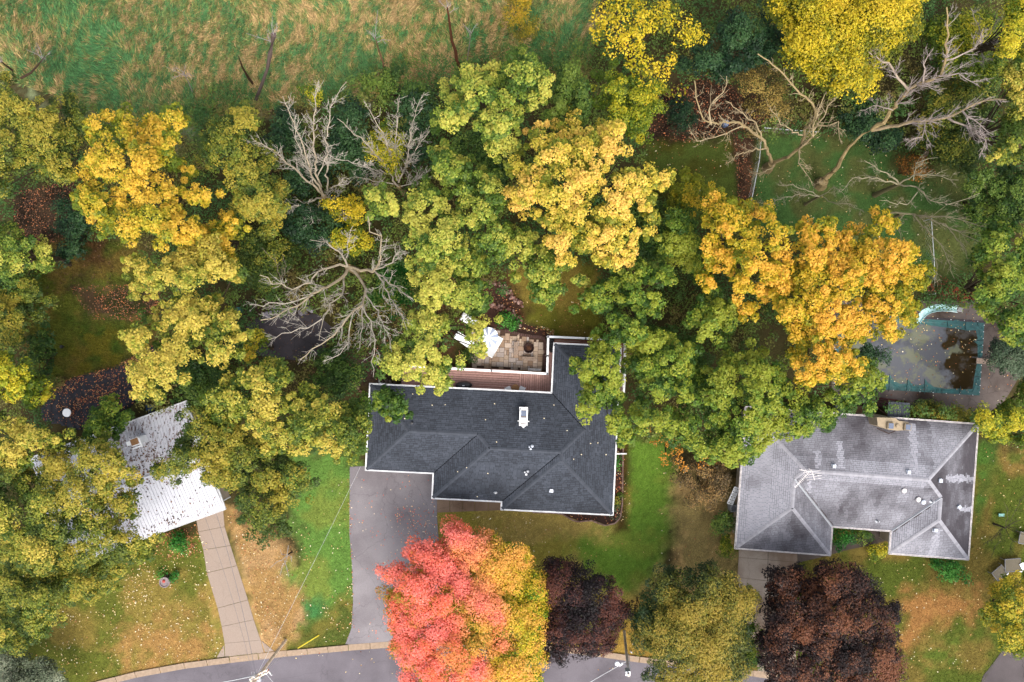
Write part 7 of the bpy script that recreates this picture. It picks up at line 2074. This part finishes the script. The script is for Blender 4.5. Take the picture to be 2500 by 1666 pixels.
# ---- undergrowth: dark green, brown and olive growth nobody could count
def under():
    polyU = [(-40, 430), (40, 440), (200, 240), (300, 280), (480, 240), (540, 195), (620, 225), (700, 230), (780, 215), (880, 190), (930, 150), (1000, 130), (1060, 150), (1240, 110), (1340, 110), (1440, 90), (1500, -40), (2540, -40), (2540, 1100), (2400, 1060), (2240, 1020), (2040, 985), (1900, 900),
             (1760, 1150), (1640, 1060), (1530, 1090), (1530, 840), (1350, 815), (1150, 690), (1150, 800), (1000, 890), (860, 930), (880, 1090), (780, 1110), (640, 1010), (430, 1000), (330, 1000), (330, 880), (100, 1060), (-40, 1100)]
    cut = [Z[i][0] for i in range(len(Z)) if Z[i][0][0] in [(1560, 340), (1840, 330), (1225, 690), (110, 560), (30, 470), (1600, 230), (1790, 330)]]
    cut += [OUTP, [(2020, 730), (2480, 760), (2480, 960), (2420, 1010), (2030, 980)], PAT, TA, [(630, 765), (775, 760), (815, 800), (790, 880), (640, 870)], [(890, 930), (1540, 800), (1540, 1250), (890, 1250)], [(1780, 980), (2440, 1025), (2440, 1400), (1780, 1400)]]
    sp = .56 * K
    gx_, gy_ = np.meshgrid(np.arange(-40, 2540, sp), np.arange(-40, 1110, sp))
    x = (gx_ + rng.uniform(-.5, .5, gx_.shape) * sp).ravel(); y = (gy_ + rng.uniform(-.5, .5, gx_.shape) * sp).ravel()
    k = inpoly(x, y, polyU)
    for c_ in cut: k &= ~inpoly(x, y, c_)
    dn = fbm(x / 60, y / 60, 71, 3)
    k &= rng.random(len(x)) < np.clip((dn - .2) * 4, .25, 1)
    x, y, dn = x[k], y[k], dn[k]
    z = .3 + 5.5 * fbm(x / 90, y / 90, 73, 2) ** 1.5 + rng.uniform(0, .5, len(x))
    f = (H - z) / H / K
    cen = np.c_[(x - 1250) * f, -(y - 833) * f, z]
    m = 38
    d = rng.normal(size=(len(cen), m, 3)); d[:, :, 2] = np.abs(d[:, :, 2]) - .35; d /= np.linalg.norm(d, axis=2, keepdims=True)
    rr = .3 + .7 * rng.random((len(cen), m))
    off = d * rr[:, :, None] * (.55 * rng.uniform(.7, 1.3, len(cen)))[:, None, None]
    Pn = (cen[:, None] + off).reshape(-1, 3); Pn[:, 2] = np.maximum(Pn[:, 2], .03)
    N = (d * .7 + np.array([0, 0, .8]) + rng.normal(0, .45, d.shape)).reshape(-1, 3); N /= np.linalg.norm(N, axis=1, keepdims=True)
    hue = fbm(x / 45, y / 45, 75, 3) + rng.normal(0, .05, len(x))
    A = np.array(L(72, 108, 48)); B = np.array(L(114, 134, 50)); Cc = np.array(L(126, 112, 58)); 
    h3_ = np.clip((hue - .40) / .34, 0, 1)[:, None] * 2
    c_ = np.where(h3_ < 1, A * (1 - h3_) + B * h3_, B * (2 - h3_) + Cc * (h3_ - 1))
    col = np.repeat(c_, m, 0) * rng.uniform(.75, 1.25, (len(Pn), 1))
    o = np_mesh('undergrowth', leaf_tris(Pn, N, .14 * rng.uniform(.7, 1.3, len(Pn))), 3, col, M['leaf'])
    setp(o, 'dark green and brown undergrowth filling the woodland floor', 'undergrowth', None, 'stuff')
    LEAFCOUNT[0] += len(Pn)


under()


# ---- grass
def blades(name, lab, poly_list, n, ln, wd, lean, cut=(), colj=.18, comb=None, lift=0, boost=1.0, tint=None):
    X = []; Y = []
    for poly in poly_list:
        xs = [p[0] for p in poly]; ys = [p[1] for p in poly]
        x0, x1, y0, y1 = max(min(xs), -30), min(max(xs), 2530), max(min(ys), -30), min(max(ys), 1700)
        m = int(n * (x1 - x0) * (y1 - y0) / (K * K))
        x = rng.uniform(x0, x1, m); y = rng.uniform(y0, y1, m)
        k = inpoly(x, y, poly)
        for c_ in cut: k &= ~inpoly(x, y, c_)
        X.append(x[k]); Y.append(y[k])
    x = np.concatenate(X); y = np.concatenate(Y)
    p = np.c_[(x - 1250) / K, -(y - 833) / K, np.zeros(len(x))]
    a = rng.uniform(0, 2 * np.pi, len(x))
    if comb is not None:
        a = comb(x, y) + rng.normal(0, .75, len(x))
    l_ = ln * rng.uniform(.5, 1.4, len(x)); tilt = lean * rng.uniform(.5, 1.3, len(x))
    d = np.c_[np.cos(a) * np.sin(tilt), np.sin(a) * np.sin(tilt), np.cos(tilt)]
    s_ = np.c_[-np.sin(a), np.cos(a), np.zeros(len(x))]
    w_ = (wd * rng.uniform(.6, 1.4, len(x)))[:, None]
    V = np.empty((len(x), 3, 3)); V[:, 0] = p - s_ * w_ / 2; V[:, 1] = p + s_ * w_ / 2; V[:, 2] = p + d * l_[:, None]
    V[:, :, 2] += lift * rng.random(len(x))[:, None]
    col = ground_col(x, y) * boost
    col = col * rng.uniform(1 - colj, 1 + colj, (len(x), 1)) * (1 + rng.normal(0, .05, (len(x), 3)))
    if tint is not None: col = tint(x, y, col)
    o = np_mesh(name, V.reshape(-1, 3), 3, np.clip(col, .003, .9), M['grass'])
    setp(o, lab, 'grass', None, 'stuff')
    return o


def mtint(x, y, col):
    n = fbm(x / 11 + y / 50, y / 24, 81, 3) + rng.normal(0, .08, len(x)) + .06 * (1 - y / 250)
    straw = np.array(lin(208, 172, 118, .5)); grn = np.array(lin(84, 146, 84, .46)); mid = np.array(lin(140, 148, 74, .46))
    big = fbm(x / 170, y / 150, 83, 2) - .35 * np.exp(-((x - 260) ** 2 + (y - 190) ** 2) / 170 ** 2)
    k = np.clip((n * .75 + big * .3 - .45) * 4, 0, 1)[:, None] * 2
    c_ = np.where(k < 1, grn * (1 - k) + mid * k, mid * (2 - k) + straw * (k - 1))
    tuft = .62 + .76 * fbm(x / 5, y / 5, 88, 2)
    return (c_ * .85 + col * .15) * rng.uniform(.55, 1.45, (len(x), 1)) * tuft[:, None]


MD = [(-30, -30), (1480, -30), (1440, 60), (1425, 190), (1340, 170), (1180, 150), (1090, 200), (1000, 235), (900, 250), (800, 250), (690, 270), (560, 280), (480, 310), (380, 310), (260, 290), (190, 250), (100, 225), (40, 200), (-30, 190)]
blades('meadow_grass', 'long tangled meadow grass, part green and part straw coloured', [MD], 190, .42, .07, 1.2, comb=lambda x, y: 1.2 + 1.6 * (fbm(x / 130, y / 130, 87, 2) - .5) * 4, lift=.12, tint=mtint)
ROADP = ROADTOP + [(2700, 2000), (-100, 2000)]
HC = [[(890, 935), (1350, 955), (1350, 815), (1535, 830), (1500, 1262), (1220, 1245), (1055, 1225), (890, 1150)], drv, [(470, 1240), (560, 1230), (650, 1590), (528, 1608)], [(1795, 1000), (2395, 1035), (2365, 1370), (1797, 1340)],
      [(1800, 1330), (1950, 1340), (1950, 1660), (1850, 1650), (1795, 1420)], [(1947, 1330), (2120, 1290), (2175, 1280), (2172, 1318), (2060, 1345), (1947, 1374)], [(2446, 1590), (2380, 1700), (2540, 1700), (2540, 1600)], ROADP,
      [(1500, 1085), (1522, 1087), (1519, 1240), (1502, 1279), (1478, 1284), (1445, 1272), (1414, 1275), (1363, 1254), (1240, 1250), (1240, 1235)], [(1066, 1215), (1228, 1222), (1228, 1248), (1066, 1254)]]
LAWN = [[(-30, 1300), (880, 1090), (880, 1610), (-30, 1700)], [(1050, 1060), (1810, 1060), (1810, 1640), (1050, 1640)], [(1940, 1060), (2540, 1060), (2540, 1700), (1940, 1700)]]
blades('lawn_grass', 'short lawn grass around the houses', LAWN, 300, .085, .034, .8, cut=HC, colj=.4, boost=1.5)
YARD = [[(1560, 340), (1640, 320), (1800, 330), (1830, 400), (1800, 520), (1740, 560), (1600, 480)], [(1840, 330), (2100, 330), (2420, 440), (2400, 640), (2250, 720), (2050, 600), (1840, 560)], [(1225, 690), (1270, 640), (1460, 640), (1480, 840), (1360, 830), (1280, 785), (1240, 740)]]
blades('yard_grass', 'darker grass of the back yards', YARD, 260, .09, .03, .8, colj=.4, boost=1.3)
blades('rough_grass', 'rough long grass of the left back yard', [[(110, 560), (330, 600), (360, 680), (400, 760), (350, 880), (240, 910), (130, 930), (70, 900), (60, 700)]], 260, .28, .035, 1.0, colj=.45, boost=1.4, lift=.1, cut=[[(170, 700), (400, 690), (380, 790), (220, 780)]])


# ---- fallen leaves
def litter(name, lab, items, size=.1):
    VV = []; CC = []
    for poly, dens, cols, z0, z1 in items:
        xs = [p[0] for p in poly]; ys = [p[1] for p in poly]
        m = int(1.7 * dens * (max(xs) - min(xs)) * (max(ys) - min(ys)) / (K * K))
        x = rng.uniform(min(xs), max(xs), m); y = rng.uniform(min(ys), max(ys), m)
        k = inpoly(x, y, poly) & (rng.random(m) < np.clip((fbm(x / 22, y / 22, 55, 3) - .2) * 2.2, .12, 1))
        x, y = x[k], y[k]
        z = rng.uniform(z0, z1, len(x)); f = (H - z) / H / K
        c_ = np.c_[(x - 1250) * f, -(y - 833) * f, z]
        N = np.c_[rng.normal(0, .3, (len(x), 2)), np.ones(len(x))]; N /= np.linalg.norm(N, axis=1, keepdims=True)
        VV.append(leaf_quads(c_, N, size * rng.uniform(.6, 1.35, len(x))))
        CC.append(np.array(cols)[rng.integers(0, len(cols), len(x))] * rng.uniform(.75, 1.2, (len(x), 1)))
    o = np_mesh(name, np.concatenate(VV), 4, np.concatenate(CC), M['litter'])
    setp(o, lab, 'fallen leaves', None, 'stuff')


PALE = [lin(236, 208, 150, .55), lin(220, 190, 120, .5), lin(240, 226, 190, .55), lin(206, 150, 90, .5)]
ORG = [lin(206, 130, 84, .5), lin(176, 104, 66, .5), lin(226, 168, 110, .5), lin(140, 80, 54, .45)]
RED = [lin(240, 130, 100, .5), lin(240, 180, 130, .55), lin(236, 214, 180, .55), lin(226, 110, 90, .5)]
DRK = [lin(118, 86, 62, .45), lin(92, 66, 48, .42), lin(150, 110, 78, .45), lin(76, 56, 42, .42)]
litter('fallen_leaves', 'scattered pale and orange fallen leaves on lawns, tarp and driveways', [
    ([(0, 1400), (300, 1400), (500, 1300), (545, 1600), (200, 1650), (0, 1660)], 5.5, PALE, .05, .1), ([(300, 1380), (420, 1320), (470, 1340), (420, 1440), (300, 1500)], 9, PALE, .05, .1),
    ([(405, 1300), (480, 1280), (492, 1350), (400, 1370), (380, 1330)], 60, ORG, .03, .1), ([(545, 1240), (600, 1250), (640, 1330), (700, 1500), (680, 1585), (640, 1560), (600, 1400)], 10, PALE + ORG, .05, .1),
    ([(560, 1290), (760, 1300), (760, 1500), (700, 1590), (640, 1560)], 5, PALE + ORG, .05, .1), ([(800, 1440), (862, 1430), (862, 1560), (790, 1570), (780, 1500)], 9, PALE, .05, .1), ([(700, 1150), (855, 1150), (855, 1450), (720, 1400)], 1.0, PALE, .05, .1),
    ([(846, 1160), (854, 1160), (864, 1460), (862, 1530), (854, 1530), (858, 1400)], 26, ORG + PALE, .03, .08),
    ([(855, 1160), (1066, 1160), (1066, 1330), (940, 1380), (860, 1380)], 2.2, RED, .03, .035), ([(960, 1240), (1066, 1220), (1066, 1330), (980, 1330)], 14, RED, .03, .035), ([(860, 1380), (960, 1350), (960, 1560), (860, 1560)], 1.3, RED, .03, .035),
    ([(1066, 1255), (1350, 1260), (1340, 1350), (1100, 1330)], 7, PALE, .05, .1), ([(1340, 1260), (1600, 1240), (1560, 1420), (1400, 1380)], .8, PALE, .05, .1), ([(1500, 1100), (1530, 1090), (1545, 1280), (1515, 1290)], 10, ORG + PALE, .05, .1),
    ([(1363, 1252), (1500, 1240), (1500, 1276), (1478, 1281), (1414, 1272)], 18, ORG, .03, .08), ([(1500, 1088), (1519, 1089), (1518, 1264), (1502, 1268)], 22, ORG + RED, .03, .08),
    ([(1600, 1080), (1800, 1200), (1790, 1330), (1600, 1400)], 1.6, ORG + PALE, .04, .1), ([(1960, 1400), (2400, 1300), (2400, 1640), (2200, 1660)], 1.8, PALE, .04, .1), ([(2380, 1100), (2500, 1080), (2500, 1350), (2380, 1350)], 1.5, PALE, .04, .1),
    ([(100, 960), (180, 920), (290, 890), (340, 860), (400, 830), (410, 860), (300, 915), (180, 950), (110, 1000)], 60, ORG, .12, .2), (TA, 22, ORG, .14, .2), ([(180, 980), (240, 940), (300, 925), (290, 950), (210, 990), (170, 1020)], 55, ORG, .14, .22),
    ([(30, 470), (180, 440), (190, 540), (150, 590), (40, 600)], 110, DRK + ORG[:1], .03, .2), ([(170, 700), (400, 690), (380, 790), (220, 780)], 60, DRK + ORG[:2], .03, .15), ([(110, 600), (260, 560), (280, 690), (110, 760)], 10, DRK, .1, .3),
    ([(1600, 230), (1720, 180), (1880, 250), (1870, 300), (1720, 345), (1560, 345)], 60, DRK + ORG[:2], .03, .2), ([(1790, 330), (1840, 330), (1835, 500), (1800, 500)], 50, DRK + ORG[:2], .03, .1), ([(1560, 330), (1830, 330), (1800, 520), (1600, 480)], 3, PALE + ORG, .05, .1),
    ([(1840, 330), (2100, 330), (2420, 440), (2250, 720), (1840, 560)], 1.5, PALE, .05, .1), ([(1225, 690), (1270, 640), (1460, 640), (1480, 840), (1280, 785)], 2.5, PALE + ORG, .05, .1), ([(1270, 788), (1310, 795), (1355, 805), (1352, 820), (1300, 812), (1266, 802)], 85, ORG + PALE, .04, .1),
    ([(1165, 700), (1240, 705), (1275, 745), (1262, 790), (1190, 760)], 34, ORG + DRK, .04, .15), ([(1120, 850), (1175, 860), (1180, 895), (1120, 890)], 30, ORG + DRK, .04, .1), ([(2030, 740), (2470, 740), (2500, 900), (2420, 1010), (2150, 992), (2030, 975)], 3, ORG + PALE, .065, .08),
    ([(2250, 740), (2420, 735), (2480, 800), (2410, 790)], 10, DRK + ORG, .04, .07), ([(480, 560), (760, 700), (780, 900), (900, 960), (560, 900)], 9, DRK, .05, .3), ([(1540, 830), (1780, 800), (1780, 1060), (1560, 1060)], 8, DRK, .03, .3),
    ([(860, 760), (1000, 720), (960, 930), (860, 930)], 14, DRK + ORG, .03, .15), ([(0, 1620), (500, 1610), (960, 1575), (960, 1590), (500, 1625)], 4, ORG + PALE, .03, .08), ([(1450, 1590), (1560, 1603), (1560, 1660), (1440, 1640)], .6, PALE, .02, .03), ([(680, 1600), (1000, 1590), (1000, 1660), (680, 1660)], .6, PALE, .02, .03),
])
# leaves caught on the white roof
rv = []; rc = []
for _ in range(2600):
    u, v = random.uniform(150, 395), random.uniform(3, 274)
    dens = math.exp(-((u - 262) ** 2 / 40 ** 2 + (v - 105) ** 2 / 45 ** 2)) + .5 * math.exp(-((u - 270) ** 2 / 50 ** 2 + (v - 262) ** 2 / 12 ** 2)) + .08
    if random.random() > dens: continue
    d = min(v, LV - v); p = h3.w(u, v, d); rv.append((p[0], p[1], p[2] + .045)); rc.append(random.choice(DRK))
rv = np.array(rv); N = np.tile([0, 0, 1.0], (len(rv), 1)) + rng.normal(0, .2, (len(rv), 3)); N /= np.linalg.norm(N, axis=1, keepdims=True)
setp(np_mesh('roof_leaves', leaf_quads(rv, N, .13 * rng.uniform(.7, 1.3, len(rv))), 4, np.array(rc), M['litter']), 'brown leaves caught on the flaking white roof', 'fallen leaves', None, 'stuff')
rv = []
for _ in range(26):
    u, v = random.uniform(20, 590), random.uniform(5, 260); d = h1n(u, v) if v < 134 else h1s(u, v)
    p = h1.w(u, v, min(d, 134)); rv.append((p[0], p[1], p[2] + .05))
rv = np.array(rv); N = np.tile([0, 0, 1.0], (len(rv), 1))
setp(np_mesh('dark_roof_leaves', leaf_quads(rv, N, np.full(len(rv), .11)), 4, np.tile(PALE[2], (len(rv), 1)), M['litter']), 'few pale leaves dotted on the charcoal roof', 'fallen leaves', None, 'stuff')

print('LEAVES', LEAFCOUNT[0], 'OBJECTS', len(bpy.data.objects), 'TRIS', sum(sum(len(p.vertices) - 2 for p in m.polygons) if len(m.polygons) < 3000 else len(m.polygons) * (len(m.polygons[0].vertices) - 2) for m in bpy.data.meshes))
